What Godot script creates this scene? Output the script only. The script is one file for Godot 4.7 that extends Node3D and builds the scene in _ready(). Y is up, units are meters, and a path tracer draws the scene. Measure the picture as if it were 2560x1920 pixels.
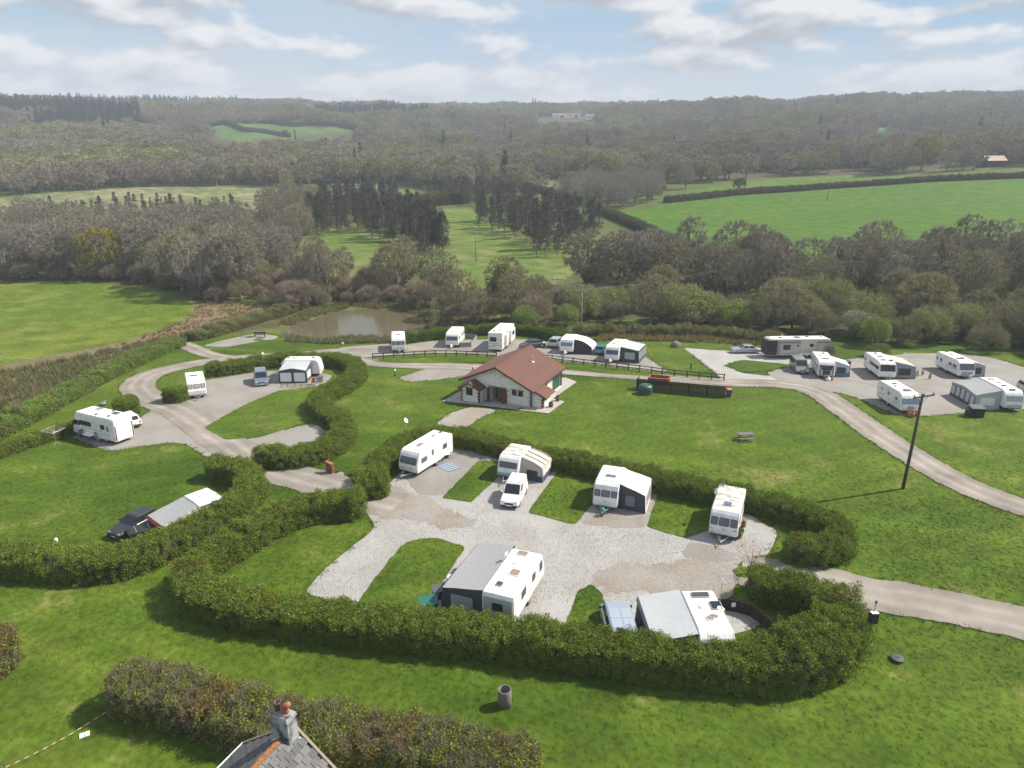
extends Node3D
# A caravan site in a wooded valley, seen from a drone about 32 m above the lawn.
# World: x right, y up, -z away from the camera; metres. The lawn below the drone is y = 0.

const FOC := 1775.0
const EYE := 32.0
const TILT := 0.34906585
const POND := Vector2(-30.8, -139.5)
const POND_Y := -5.8
const BO := Vector3(-1.97, -1.5, -85.17)

var rng := RandomNumberGenerator.new()
var taken := {}
var M := {}
var n_big := FastNoiseLite.new()
var n_mid := FastNoiseLite.new()
var n_small := FastNoiseLite.new()
var n_hill := FastNoiseLite.new()
var row_d := PackedFloat32Array()
var row_h := PackedFloat32Array()
var col_u := PackedFloat32Array([-0.75, -0.35, 0.0, 0.35, 0.75])
var zones := []
var hard := []
var soft := []

func _ready() -> void:
	rng.seed = 20240
	setup_camera_and_light()
	setup_terrain_table()
	setup_materials()
	setup_zones()
	build_ground()
	build_sheets()
	build_pond()
	build_clubhouse()
	build_cottage()
	build_hedges()
	build_trees()
	build_woods()
	build_caravans()
	build_cars()
	build_furniture()
	build_rough_growth()
	build_turf()
	build_stones()

func setup_camera_and_light() -> void:
	var cam := Camera3D.new()
	cam.name = "camera"
	add_child(cam)
	cam.position = Vector3(0, EYE, 0)
	cam.rotation = Vector3(-TILT, 0, 0)
	cam.fov = rad_to_deg(2.0 * atan(960.0 / FOC))
	cam.near = 0.5
	cam.far = 6000.0
	cam.current = true
	var we := WorldEnvironment.new()
	we.name = "environment"
	var e := Environment.new()
	e.background_mode = Environment.BG_SKY
	e.tonemap_mode = Environment.TONE_MAPPER_LINEAR
	e.tonemap_exposure = 1.55
	e.sdfgi_enabled = true
	e.ssao_enabled = true
	e.ssil_enabled = true
	e.fog_enabled = true
	e.fog_density = 0.00029
	e.fog_light_color = Color(0.80, 0.84, 0.90)
	var pano := PanoramaSkyMaterial.new()
	pano.panorama = ImageTexture.create_from_image(sky_image())
	var sky := Sky.new()
	sky.sky_material = pano
	e.sky = sky
	we.environment = e
	add_child(we)
	var sun := DirectionalLight3D.new()
	sun.name = "sun"
	sun.light_color = Color(1.0, 0.965, 0.90)
	sun.light_energy = 1.6
	sun.light_angular_distance = 0.55
	sun.shadow_enabled = true
	add_child(sun)
	var el := deg_to_rad(45.0)
	sun.look_at_from_position(Vector3.ZERO, Vector3(-0.96 * cos(el), -sin(el), 0.28 * cos(el)))

# ---- the sky: hazy spring blue with broken cumulus, the same all the way round
func sky_color(az: float, el: float, cn: FastNoiseLite, wn: FastNoiseLite) -> Vector3:
	var up := maxf(el, 0.0)
	var s := sin(up)
	var air := Vector3(0.40, 0.45, 0.505).lerp(Vector3(0.255, 0.372, 0.488), smoothstep(0.02, 0.13, s))
	air = air.lerp(Vector3(0.06, 0.13, 0.30), smoothstep(0.12, 0.75, s))
	var dir := Vector3(sin(az) * cos(up), s * 3.0, -cos(az) * cos(up))
	var w := wn.get_noise_3d(dir.x * 120.0, dir.y * 120.0, dir.z * 120.0) * 0.02
	var d := cn.get_noise_3d((dir.x + w) * 100.0, (dir.y + w) * 100.0, dir.z * 100.0)
	var dir2 := dir + Vector3(0.02 * cos(az), 0.05, 0.02 * sin(az))
	var d2 := cn.get_noise_3d((dir2.x + w) * 100.0, (dir2.y + w) * 100.0, dir2.z * 100.0)
	var cover := smoothstep(-0.14, 0.24, d + 0.10)
	var veil := smoothstep(-0.35, 0.35, wn.get_noise_3d(dir.x * 25.0, dir.y * 60.0, dir.z * 25.0)) * 0.4
	var lit := clampf(0.52 + (d - d2) * 1.9, 0.0, 1.0)
	var cloud := Vector3(0.31, 0.335, 0.375).lerp(Vector3(0.55, 0.56, 0.575), lit)
	var low := 1.0 - smoothstep(0.0, 0.10, s)
	cloud = cloud.lerp(Vector3(0.42, 0.45, 0.49), low * 0.45)
	air = air.lerp(Vector3(0.45, 0.47, 0.50), veil)
	return air.lerp(cloud, cover * (1.0 - low * 0.25))

func sky_image() -> Image:
	var cn := FastNoiseLite.new()
	cn.seed = 11
	cn.noise_type = FastNoiseLite.TYPE_SIMPLEX_SMOOTH
	cn.fractal_type = FastNoiseLite.FRACTAL_FBM
	cn.fractal_octaves = 6
	cn.fractal_gain = 0.56
	cn.frequency = 0.052
	var wn := FastNoiseLite.new()
	wn.seed = 5
	wn.frequency = 0.03
	var lw := 512
	var lh := 256
	var low := PackedFloat32Array()
	low.resize(lw * lh * 3)
	for j in lh:
		for i in lw:
			var c := sky_color(TAU * (i + 0.5) / lw, PI * (0.5 - (j + 0.5) / lh), cn, wn)
			var k := (j * lw + i) * 3
			low[k] = c.x
			low[k + 1] = c.y
			low[k + 2] = c.z
	var im := Image.create_from_data(lw, lh, false, Image.FORMAT_RGBF, low.to_byte_array())
	var w := 3072
	var h := 1536
	im.resize(w, h, Image.INTERPOLATE_BILINEAR)
	var j0 := int(h * 0.5 - h * 24.0 / 180.0)
	var j1 := h / 2 + 2
	for j in range(j0, j1):
		for i in w:
			var c := sky_color(TAU * (i + 0.5) / w, PI * (0.5 - (j + 0.5) / h), cn, wn)
			im.set_pixel(i, j, Color(c.x, c.y, c.z))
	return im

# ---- the lie of the land
func setup_terrain_table() -> void:
	n_big.seed = 3
	n_big.frequency = 0.018
	n_big.fractal_octaves = 3
	n_mid.seed = 8
	n_mid.frequency = 0.11
	n_mid.fractal_octaves = 3
	n_small.seed = 15
	n_small.frequency = 0.7
	n_small.fractal_octaves = 2
	n_hill.seed = 21
	n_hill.frequency = 0.0042
	n_hill.fractal_octaves = 3
	var t := [
		[-60, .5, .5, .5, .5, .5], [20, .3, .3, .3, .3, .3], [50, 0, 0, 0, 0, 0], [80, -1.2, -1.2, -1.2, -1.2, -1.2], [100, -2.6, -2.6, -2.6, -2.6, -2.6],
		[130, -5, -5, -5, -5, -5], [150, -6, -6, -6, -6, -6], [200, -6.5, -6.5, -6.5, -6.2, -5], [260, -6.5, -6.5, -6.3, -5.8, -3], [340, -5, -5.5, -6, -4.5, 1.5],
		[400, -4.5, -5, -5.5, -2, 6], [470, -3.5, -4, -4.5, 0, 9.5], [560, 1, -1, -2, 4, 13], [700, 12, 6, 3, 11, 19], [850, 28, 15.5, 9, 20, 28],
		[1050, 50, 35, 22, 38, 48], [1250, 60, 46, 36, 56, 68], [1500, 66, 58, 50, 62, 72], [1750, 70, 74, 62, 60, 68], [2300, 62, 66, 56, 50, 55], [3200, 40, 40, 40, 36, 36]]
	for r in t:
		row_d.append(r[0])
		for k in 5:
			row_h.append(r[k + 1])

func ht(x: float, z: float) -> float:
	var d := clampf(-z, -59.0, 3199.0)
	var u := clampf(x / maxf(d, 40.0), -0.7499, 0.7499)
	var i := 0
	while row_d[i + 1] <= d:
		i += 1
	var j := 0
	while col_u[j + 1] <= u:
		j += 1
	var s := (u - col_u[j]) / (col_u[j + 1] - col_u[j])
	s = s * s * (3.0 - 2.0 * s)
	var span := row_d[i + 1] - row_d[i]
	var t := (d - row_d[i]) / span
	var b := lerpf(row_h[i * 5 + j], row_h[i * 5 + j + 1], s)
	var c := lerpf(row_h[i * 5 + 5 + j], row_h[i * 5 + 6 + j], s)
	var m0 := c - b
	if i > 0:
		m0 = (c - lerpf(row_h[i * 5 - 5 + j], row_h[i * 5 - 4 + j], s)) / (row_d[i + 1] - row_d[i - 1]) * span
	var k := mini(i + 2, row_d.size() - 1)
	var m1 := (lerpf(row_h[k * 5 + j], row_h[k * 5 + j + 1], s) - b) / (row_d[k] - row_d[i]) * span
	var t2 := t * t
	var t3 := t2 * t
	var h := (2 * t3 - 3 * t2 + 1) * b + (t3 - 2 * t2 + t) * m0 + (3 * t2 - 2 * t3) * c + (t3 - t2) * m1
	if d > 480.0:
		h += n_hill.get_noise_2d(x, z) * 15.0 * smoothstep(480.0, 800.0, d)
	if d > 110.0 and d < 170.0 and x < 0.0:
		var q := pond_r(x, z)
		if q < 1.6:
			h = lerpf(h, POND_Y + 0.14, smoothstep(1.6, 1.06, q))
			h -= smoothstep(1.04, 0.8, q) * 0.9
	return h

func pond_r(x: float, z: float) -> float:
	var p := Vector2((x - POND.x) / 12.0, (z - POND.y) / 12.5)
	var a := p.angle()
	return p.length() / (1.0 + 0.12 * sin(2.0 * a + 2.2) + 0.09 * sin(3.0 * a + 0.4) + 0.04 * sin(7.0 * a))

# Where the sight line through a point of the 2560 x 1920 photograph meets the land.
func g(px: float, py: float) -> Vector3:
	var cy := py - 960.0
	var fw := FOC * cos(TILT) - cy * sin(TILT)
	var rx := (px - 1280.0) / fw
	var sl := (FOC * sin(TILT) + cy * cos(TILT)) / fw
	var d := 15.0
	var step := 0.8
	while EYE - d * sl > ht(rx * d, -d) and d < 2600.0:
		d += step
		step *= 1.015
	var lo := d - step
	var hi := d
	for i in 22:
		var m := (lo + hi) * 0.5
		if EYE - m * sl > ht(rx * m, -m):
			lo = m
		else:
			hi = m
	return Vector3(rx * hi, ht(rx * hi, -hi), -hi)

const OV := 1.157323
func o(x: float, y: float) -> Vector3:
	return g(x * OV, y * OV)

func ring(pts: Array) -> PackedVector2Array:
	var out := PackedVector2Array()
	for k in range(0, pts.size(), 2):
		var p := o(pts[k], pts[k + 1])
		out.append(Vector2(p.x, p.z))
	return out

func on(x: float, z: float, up := 0.0) -> Vector3:
	return Vector3(x, ht(x, z) + up, z)

# ---- naming and adding
func numbered(n: String) -> String:
	var k: int = taken.get(n, 0)
	taken[n] = k + 1
	return n if k == 0 else "%s_%03d" % [n, k]

func tag(n: Node3D, label: String, category: String, group := "") -> void:
	n.set_meta("label", label)
	n.set_meta("category", category)
	if group != "":
		n.set_meta("group", group)

func thing(called: String, label: String, category: String, xf := Transform3D(), group := "") -> Node3D:
	var n := Node3D.new()
	n.name = numbered(called)
	add_child(n)
	n.transform = xf
	tag(n, label, category, group)
	return n

func part(parent: Node, called: String, st, m: Material, at := Vector3.ZERO) -> MeshInstance3D:
	var mi := MeshInstance3D.new()
	mi.name = called if parent != self else numbered(called)
	if st is SurfaceTool:
		st.generate_normals()
		mi.mesh = st.commit()
	else:
		mi.mesh = st
	mi.material_override = m
	parent.add_child(mi, true)
	mi.position = at
	return mi

func struct(called: String, st, m: Material) -> MeshInstance3D:
	var mi := part(self, called, st, m)
	mi.set_meta("kind", "structure")
	return mi

func dup(src: Node3D, xf: Transform3D, label: String, group := "") -> Node3D:
	var c: Node3D = src.duplicate()
	var base := String(src.name)
	if base.length() > 4 and base[base.length() - 4] == "_" and base.right(3).is_valid_int():
		base = base.left(base.length() - 4)
	c.name = numbered(base)
	add_child(c)
	c.transform = xf
	c.set_meta("label", label)
	if group != "":
		c.set_meta("group", group)
	return c

# Standing on the land at (x, z), turned to heading (direction of local +x in plan), tilted with the slope.
func stand(x: float, z: float, dir: Vector2, tilt := 1.0) -> Transform3D:
	dir = dir.normalized()
	var e := 1.2
	var fx := Vector3(dir.x, (ht(x + dir.x * e, z + dir.y * e) - ht(x - dir.x * e, z - dir.y * e)) / (2 * e) * tilt, dir.y).normalized()
	var sd := Vector2(-dir.y, dir.x)
	var fz := Vector3(sd.x, (ht(x + sd.x * e, z + sd.y * e) - ht(x - sd.x * e, z - sd.y * e)) / (2 * e) * tilt, sd.y).normalized()
	var up := fz.cross(fx).normalized()
	return Transform3D(Basis(fx, up, fx.cross(up)), on(x, z))

func upright(p: Vector3, turn := 0.0, s := 1.0) -> Transform3D:
	return Transform3D(Basis(Vector3.UP, turn).scaled(Vector3(s, s, s)), p)

# ---- shapes
func ST(smooth := false) -> SurfaceTool:
	var st := SurfaceTool.new()
	st.begin(Mesh.PRIMITIVE_TRIANGLES)
	st.set_smooth_group(0 if smooth else -1)
	return st

func tri(st: SurfaceTool, a: Vector3, b: Vector3, c: Vector3) -> void:
	st.add_vertex(a)
	st.add_vertex(b)
	st.add_vertex(c)

func quad(st: SurfaceTool, a: Vector3, b: Vector3, c: Vector3, d: Vector3) -> void:
	tri(st, a, b, c)
	tri(st, a, c, d)

func box(st: SurfaceTool, c: Vector3, s: Vector3, b := Basis.IDENTITY) -> void:
	var x := b.x * s.x * 0.5
	var y := b.y * s.y * 0.5
	var z := b.z * s.z * 0.5
	quad(st, c - x + y - z, c + x + y - z, c + x + y + z, c - x + y + z)
	quad(st, c - x - y + z, c + x - y + z, c + x - y - z, c - x - y - z)
	quad(st, c - x + y + z, c + x + y + z, c + x - y + z, c - x - y + z)
	quad(st, c + x + y - z, c - x + y - z, c - x - y - z, c + x - y - z)
	quad(st, c + x + y + z, c + x + y - z, c + x - y - z, c + x - y + z)
	quad(st, c - x + y - z, c - x + y + z, c - x - y + z, c - x - y - z)

func frame_of(d: Vector3) -> Basis:
	var z := d.normalized()
	var x := (Vector3.UP if absf(z.y) < 0.95 else Vector3.RIGHT).cross(z).normalized()
	return Basis(x, z.cross(x), z)

func tube(st: SurfaceTool, pts: Array, radii: Array, sides := 8, cap := true) -> void:
	var rings := []
	for i in pts.size():
		var d: Vector3 = pts[mini(i + 1, pts.size() - 1)] - pts[maxi(i - 1, 0)]
		var f := frame_of(d)
		var r := PackedVector3Array()
		for k in sides:
			var a := TAU * k / sides
			r.append(pts[i] + (f.x * cos(a) + f.y * sin(a)) * float(radii[i]))
		rings.append(r)
	loft(st, rings, cap)

func loft(st: SurfaceTool, rings: Array, cap := true) -> void:
	for i in rings.size() - 1:
		var a: PackedVector3Array = rings[i]
		var b: PackedVector3Array = rings[i + 1]
		var n := a.size()
		for k in n:
			quad(st, a[k], a[(k + 1) % n], b[(k + 1) % n], b[k])
	if cap:
		for e in 2:
			var r: PackedVector3Array = rings[0] if e == 0 else rings[rings.size() - 1]
			var c := Vector3.ZERO
			for p in r:
				c += p
			c /= r.size()
			for k in r.size():
				if e == 0:
					tri(st, c, r[(k + 1) % r.size()], r[k])
				else:
					tri(st, c, r[k], r[(k + 1) % r.size()])

func lathe(st: SurfaceTool, prof: Array, sides := 16, c := Vector3.ZERO) -> void:
	var rings := []
	for p in prof:
		var r := PackedVector3Array()
		for k in sides:
			var a := TAU * k / sides
			r.append(c + Vector3(cos(a) * p.x, p.y, sin(a) * p.x))
		rings.append(r)
	loft(st, rings, true)

# A profile in x-y drawn out along z, its long edges bevelled by b.
func extrude(st: SurfaceTool, prof: PackedVector2Array, half: float, b := 0.0, z0 := 0.0) -> void:
	var n := prof.size()
	var c := Vector2.ZERO
	for p in prof:
		c += p
	c /= n
	var ins := PackedVector2Array()
	for i in n:
		var e0 := (prof[i] - prof[(i + n - 1) % n]).normalized()
		var e1 := (prof[(i + 1) % n] - prof[i]).normalized()
		var nn := (Vector2(-e0.y, e0.x) + Vector2(-e1.y, e1.x)).normalized()
		if nn.dot(c - prof[i]) < 0.0:
			nn = -nn
		ins.append(prof[i] + nn * b)
	var rings := []
	for lv in [[-half, true], [-half + b, false], [half - b, false], [half, true]]:
		if b == 0.0 and lv[1] == false:
			continue
		var r := PackedVector3Array()
		var src := ins if lv[1] else prof
		for p in src:
			r.append(Vector3(p.x, p.y, z0 + lv[0]))
		rings.append(r)
	loft(st, rings, false)
	var idx := Geometry2D.triangulate_polygon(ins)
	for k in range(0, idx.size(), 3):
		for s in [-1.0, 1.0]:
			tri(st, Vector3(ins[idx[k]].x, ins[idx[k]].y, z0 + half * s), Vector3(ins[idx[k + 1]].x, ins[idx[k + 1]].y, z0 + half * s), Vector3(ins[idx[k + 2]].x, ins[idx[k + 2]].y, z0 + half * s))

# A rounded plate, w x h, standing t proud of the plane through c along u and v.
func panel(st: SurfaceTool, c: Vector3, u: Vector3, v: Vector3, w: float, h: float, r := 0.06, t := 0.02) -> void:
	u = u.normalized()
	v = v.normalized()
	var n := u.cross(v).normalized() * t
	var out := PackedVector3Array()
	r = minf(r, minf(w, h) * 0.49)
	for q in [[1, 1, 0.0], [-1, 1, 0.5], [-1, -1, 1.0], [1, -1, 1.5]]:
		for k in 3:
			var a: float = PI * q[2] + PI * 0.25 * k
			out.append(c + u * (q[0] * (w * 0.5 - r) + cos(a) * r) + v * (q[1] * (h * 0.5 - r) + sin(a) * r))
	var top := PackedVector3Array()
	var bot := PackedVector3Array()
	for p in out:
		bot.append(p - n)
		top.append(p + n)
	loft(st, [bot, top], true)

# A sheet of points, rows x columns.
func sheet(st: SurfaceTool, rows: Array) -> void:
	for i in rows.size() - 1:
		for k in rows[i].size() - 1:
			quad(st, rows[i][k], rows[i][k + 1], rows[i + 1][k + 1], rows[i + 1][k])

func wheel(parent: Node, at: Vector3, r: float, w: float, side: float) -> void:
	var st := ST(true)
	var pr := [Vector2(r * 0.6, -w * 0.5), Vector2(r * 0.92, -w * 0.5), Vector2(r, -w * 0.3), Vector2(r, w * 0.3), Vector2(r * 0.92, w * 0.5), Vector2(r * 0.6, w * 0.5)]
	lathe(st, pr, 14)
	var t := part(parent, "wheel", st, M.tyre, at)
	t.rotation = Vector3(PI / 2, 0, 0)
	var s2 := ST(true)
	lathe(s2, [Vector2(r * 0.62, w * 0.35), Vector2(r * 0.58, w * 0.53), Vector2(r * 0.2, w * 0.50), Vector2(r * 0.15, w * 0.58), Vector2(0.01, w * 0.58)], 12)
	var h := part(t, "rim", s2, M.alloy)
	if side < 0:
		h.rotation = Vector3(PI, 0, 0)

# ---- materials
func lin(r: float, gg: float, b: float) -> Color:
	return Color(r, gg, b).linear_to_srgb()

func mat(c: Color, rough := 0.7, metal := 0.0) -> StandardMaterial3D:
	var m := StandardMaterial3D.new()
	m.albedo_color = c
	m.roughness = rough
	m.metallic = metal
	return m

func noise_tex(cols: Array, stops: Array, freq := 0.02, oct := 4, seed_ := 1, size := 256) -> NoiseTexture2D:
	var n := FastNoiseLite.new()
	n.seed = seed_
	n.frequency = freq
	n.fractal_octaves = oct
	n.noise_type = FastNoiseLite.TYPE_SIMPLEX_SMOOTH
	var t := NoiseTexture2D.new()
	t.width = size
	t.height = size
	t.seamless = true
	t.noise = n
	var gr := Gradient.new()
	gr.offsets = PackedFloat32Array(stops)
	gr.colors = PackedColorArray(cols)
	t.color_ramp = gr
	return t

func grey(v: float) -> Color:
	return Color(v, v, v).linear_to_srgb()

# a material mottled between colours; tile is the size in metres after which it repeats
func mottled(cols: Array, stops: Array, tile: float, rough := 0.85, freq := 0.02, oct := 4, seed_ := 1, world := false) -> StandardMaterial3D:
	var m := mat(Color.WHITE, rough)
	m.albedo_texture = noise_tex(cols, stops, freq, oct, seed_)
	m.uv1_triplanar = true
	m.uv1_world_triplanar = world
	m.uv1_scale = Vector3.ONE / tile
	return m

func detail(m: StandardMaterial3D, lo: float, tile: float, seed_: int, freq := 0.015, warm := Color(0, 0, 0, 0)) -> void:
	m.detail_enabled = true
	m.detail_blend_mode = BaseMaterial3D.BLEND_MODE_MUL
	m.detail_uv_layer = BaseMaterial3D.DETAIL_UV_2
	m.detail_albedo = noise_tex([warm if warm.a > 0.0 else grey(lo), grey(1.0)], [0.25, 0.75], freq, 4, seed_)
	m.uv2_triplanar = true
	m.uv2_world_triplanar = true
	m.uv2_scale = Vector3.ONE / tile

func relief(m: StandardMaterial3D, cm: float, freq: float, seed_: int) -> void:
	m.heightmap_enabled = true
	m.heightmap_texture = noise_tex([Color.BLACK, Color.WHITE], [0.2, 0.8], freq, 4, seed_)
	m.heightmap_scale = cm

func setup_materials() -> void:
	# grass: the hue comes from the sheet's vertex colours, the grain from these
	var gr := mottled([grey(0.62), grey(0.84), grey(1.0)], [0.2, 0.5, 0.8], 6.0, 0.9, 0.035, 5, 4, true)
	gr.vertex_color_use_as_albedo = true
	gr.metallic_specular = 0.25
	detail(gr, 0.80, 43.0, 9, 0.03)
	relief(gr, 1.6, 0.05, 6)
	M.ground = gr
	var gv := mottled([lin(.15, .144, .137), lin(.25, .242, .232), lin(.33, .32, .31)], [0.2, 0.5, 0.85], 1.5, 0.95, 0.07, 5, 21, true)
	detail(gv, 0.72, 31.0, 22, 0.02, lin(.88, .84, .78))
	relief(gv, 0.7, 0.12, 23)
	M.gravel = gv
	var gw := mottled([lin(.21, .207, .204), lin(.36, .356, .351), lin(.48, .475, .47)], [0.2, 0.5, 0.85], 1.5, 0.95, 0.07, 5, 31, true)
	detail(gw, 0.80, 27.0, 32, 0.02, lin(.88, .86, .83))
	relief(gw, 0.7, 0.12, 33)
	M.gravel_new = gw
	var gb := mottled([lin(.18, .168, .155), lin(.285, .27, .252), lin(.36, .345, .326)], [0.2, 0.5, 0.85], 1.6, 0.95, 0.07, 5, 41, true)
	detail(gb, 0.74, 24.0, 42, 0.02, lin(.90, .82, .73))
	relief(gb, 0.7, 0.1, 43)
	M.dirt = gb
	var rd := mottled([grey(.66), grey(.86), grey(1.0)], [0.2, 0.5, 0.8], 1.6, 0.95, 0.07, 5, 51, true)
	rd.vertex_color_use_as_albedo = true
	detail(rd, 0.76, 29.0, 52)
	relief(rd, 0.7, 0.1, 53)
	M.road = rd
	var pv := mottled([lin(.28, .26, .24), lin(.35, .33, .31), lin(.40, .38, .36)], [0.2, 0.5, 0.85], 5.0, 0.9, 0.03, 4, 61, true)
	M.paving = pv
	M.pond = mat(lin(.095, .083, .046), 0.12)
	M.pond.metallic_specular = 0.5
	# foliage: colours in the vertices
	for k in ["leaf", "bark", "twig"]:
		var m := mat(Color.WHITE, 0.75)
		m.vertex_color_use_as_albedo = true
		m.metallic_specular = 0.3
		if k == "leaf":
			m.backlight_enabled = true
			m.backlight = Color(0.5, 0.55, 0.35)
		M[k] = m
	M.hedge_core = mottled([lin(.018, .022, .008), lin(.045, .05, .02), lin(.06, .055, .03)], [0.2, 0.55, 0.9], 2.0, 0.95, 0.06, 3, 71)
	# vehicles
	M.shell = mottled([lin(.62, .62, .61), lin(.74, .74, .73), lin(.78, .78, .77)], [0.1, 0.45, 0.8], 4.0, 0.32, 0.02, 3, 81)
	M.roof_white = mottled([lin(.66, .65, .62), lin(.80, .795, .78), lin(.83, .83, .82)], [0.15, 0.5, 0.8], 3.0, 0.5, 0.03, 4, 82)
	M.roof_stained = mottled([lin(.33, .30, .27), lin(.54, .51, .47), lin(.66, .64, .61)], [0.2, 0.5, 0.85], 3.6, 0.6, 0.014, 4, 83)
	M.roof_rusty = mottled([lin(.62, .53, .42), lin(.76, .73, .68), lin(.80, .79, .77)], [0.2, 0.5, 0.8], 2.6, 0.6, 0.03, 4, 84)
	M.glass = mat(lin(.022, .026, .032), 0.06)
	M.glass_grey = mat(lin(.10, .11, .13), 0.10)
	M.glass_pale = mat(lin(.30, .33, .36), 0.18)
	M.glass_blue = mat(lin(.16, .24, .38), 0.12)
	M.window_frame = mat(lin(.05, .05, .055), 0.5)
	M.white_plastic = mat(lin(.78, .78, .77), 0.45)
	M.grey_plastic = mat(lin(.33, .33, .34), 0.55)
	M.dark_plastic = mat(lin(.035, .036, .038), 0.6)
	M.tyre = mat(lin(.022, .022, .022), 0.9)
	M.alloy = mat(lin(.42, .42, .44), 0.35, 0.7)
	M.chassis = mat(lin(.045, .045, .048), 0.7)
	M.galv = mat(lin(.38, .39, .40), 0.5, 0.6)
	M.hatch_tint = mat(lin(.26, .20, .16), 0.18)
	M.hatch_dark = mat(lin(.06, .062, .07), 0.12)
	M.hatch_blue = mat(lin(.10, .14, .24), 0.12)
	M.solar = mat(lin(.020, .024, .045), 0.12)
	M.stripe_grey = mat(lin(.16, .18, .21), 0.4)
	M.stripe_blue = mat(lin(.08, .14, .30), 0.4)
	M.teal_band = mat(lin(.16, .42, .50), 0.4)
	M.red_lamp = mat(lin(.45, .03, .02), 0.25)
	M.lamp_lens = mat(lin(.55, .57, .60), 0.1, 0.3)
	M.amber = mat(lin(.6, .2, .02), 0.3)
	M.plate_white = mat(lin(.7, .7, .68), 0.5)
	M.plate_yellow = mat(lin(.65, .48, .05), 0.5)
	M.chrome = mat(lin(.6, .6, .62), 0.12, 1.0)
	M.fabric_light = mottled([lin(0.376, 0.400, 0.424), lin(0.408, 0.432, 0.456)], [0.2, 0.8], 2.0, 0.8, 0.02, 4, 91)
	M.fabric_grey = mottled([lin(0.222, 0.238, 0.258), lin(0.250, 0.266, 0.286)], [0.2, 0.8], 2.0, 0.8, 0.02, 4, 92)
	M.fabric_mid = mottled([lin(0.264, 0.272, 0.288), lin(0.296, 0.304, 0.320)], [0.2, 0.8], 2.0, 0.8, 0.02, 4, 97)
	M.fabric_dark = mottled([lin(0.048, 0.058, 0.066), lin(0.060, 0.070, 0.080)], [0.2, 0.8], 2.0, 0.8, 0.02, 4, 93)
	M.fabric_white = mottled([lin(0.690, 0.690, 0.690), lin(0.730, 0.730, 0.730)], [0.2, 0.8], 2.0, 0.75, 0.02, 4, 94)
	M.fabric_cream = mottled([lin(0.413, 0.389, 0.362), lin(0.451, 0.427, 0.398)], [0.2, 0.8], 2.0, 0.75, 0.02, 4, 95)
	M.fabric_blue = mat(lin(.036, .060, .136), 0.8)
	M.fabric_red = mat(lin(.496, .104, .072), 0.75)
	M.clear_sheet = mat(lin(.336, .360, .384), 0.22)
	M.mesh_dark = mat(lin(.04, .042, .045), 0.7)
	# building
	M.render_white = mottled([lin(.66, .64, .59), lin(.75, .73, .68), lin(.78, .765, .72)], [0.15, 0.5, 0.85], 5.0, 0.85, 0.02, 4, 101)
	for k in 4:
		M["roof_tile%d" % k] = mottled([lin(.104 + .004 * k, .047 + .002 * k, .038), lin(.126 + .005 * k, .058 + .002 * k, .047), lin(.144 + .005 * k, .069 + .002 * k, .056)], [0.2, 0.5, 0.85], 2.2, 0.85, 0.03, 4, 110 + k, true)
	M.fascia = mat(lin(.085, .045, .032), 0.6)
	M.brick = mottled([lin(.160, .044, .028), lin(.240, .076, .048)], [0.3, 0.7], 0.8, 0.9, 0.05, 3, 121)
	M.brick_b = mottled([lin(.208, .080, .056), lin(.288, .120, .080)], [0.3, 0.7], 0.8, 0.9, 0.05, 3, 122)
	M.stone_trim = mottled([lin(.176, .184, .176), lin(.272, .280, .272)], [0.3, 0.7], 1.0, 0.9, 0.04, 3, 123)
	M.wood_door = mottled([lin(.120, .052, .020), lin(.192, .088, .036)], [0.3, 0.7], 0.7, 0.6, 0.04, 3, 124)
	M.wood_dark = mottled([lin(.016, .014, .012), lin(.032, .027, .023)], [0.3, 0.7], 1.1, 0.85, 0.04, 3, 125)
	M.wood_fence = mottled([lin(.044, .034, .027), lin(.084, .066, .054)], [0.3, 0.7], 1.3, 0.85, 0.04, 3, 126)
	M.wood_grey = mottled([lin(.104, .100, .100), lin(.184, .176, .172)], [0.3, 0.7], 1.1, 0.85, 0.04, 3, 127)
	M.pole_wood = mottled([lin(.060, .050, .036), lin(.104, .088, .066)], [0.3, 0.7], 1.6, 0.9, 0.04, 3, 128)
	M.pole_pale = mottled([lin(.17, .16, .135), lin(.27, .255, .225)], [0.3, 0.7], 1.6, 0.9, 0.04, 3, 129)
	M.green_door = mat(lin(.025, .085, .055), 0.5)
	M.tank_green = mat(lin(.028, .075, .065), 0.45)
	M.pipe = mat(lin(.05, .05, .055), 0.5)
	M.slate_w = []
	for k in 5:
		var a := 0.085 + 0.018 * k
		M.slate_w.append(mottled([lin(a * .6, a * .62, a * .68), lin(a, a * 1.02, a * 1.08), lin(a * 1.5, a * 1.45, a * 1.45)], [0.2, 0.55, 0.9], 0.9, 0.75, 0.05, 4, 130 + k, true))
	M.slate_lichen = mottled([lin(.12, .12, .125), lin(.17, .15, .11), lin(.30, .18, .035)], [0.45, 0.7, 0.9], 0.7, 0.85, 0.06, 4, 137, true)
	M.ridge_tile = mottled([lin(.14, .058, .03), lin(.24, .10, .04), lin(.33, .17, .035)], [0.25, 0.55, 0.85], 1.2, 0.85, 0.04, 4, 138, true)
	M.chimney = mottled([lin(.028, .030, .032), lin(.136, .144, .152), lin(.288, .308, .328), lin(.368, .384, .400)], [0.20, 0.36, 0.52, 0.9], 3.2, 0.85, 0.02, 5, 139, true)
	M.mortar_top = mottled([lin(.072, .068, .060), lin(.288, .280, .256), lin(.400, .192, .048)], [0.25, 0.55, 0.9], 0.7, 0.9, 0.05, 5, 140, true)
	M.lead = mat(lin(.66, .67, .68), 0.5)
	M.pot = mottled([lin(.22, .07, .045), lin(.42, .16, .11)], [0.3, 0.7], 0.5, 0.85, 0.05, 3, 141)
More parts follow.
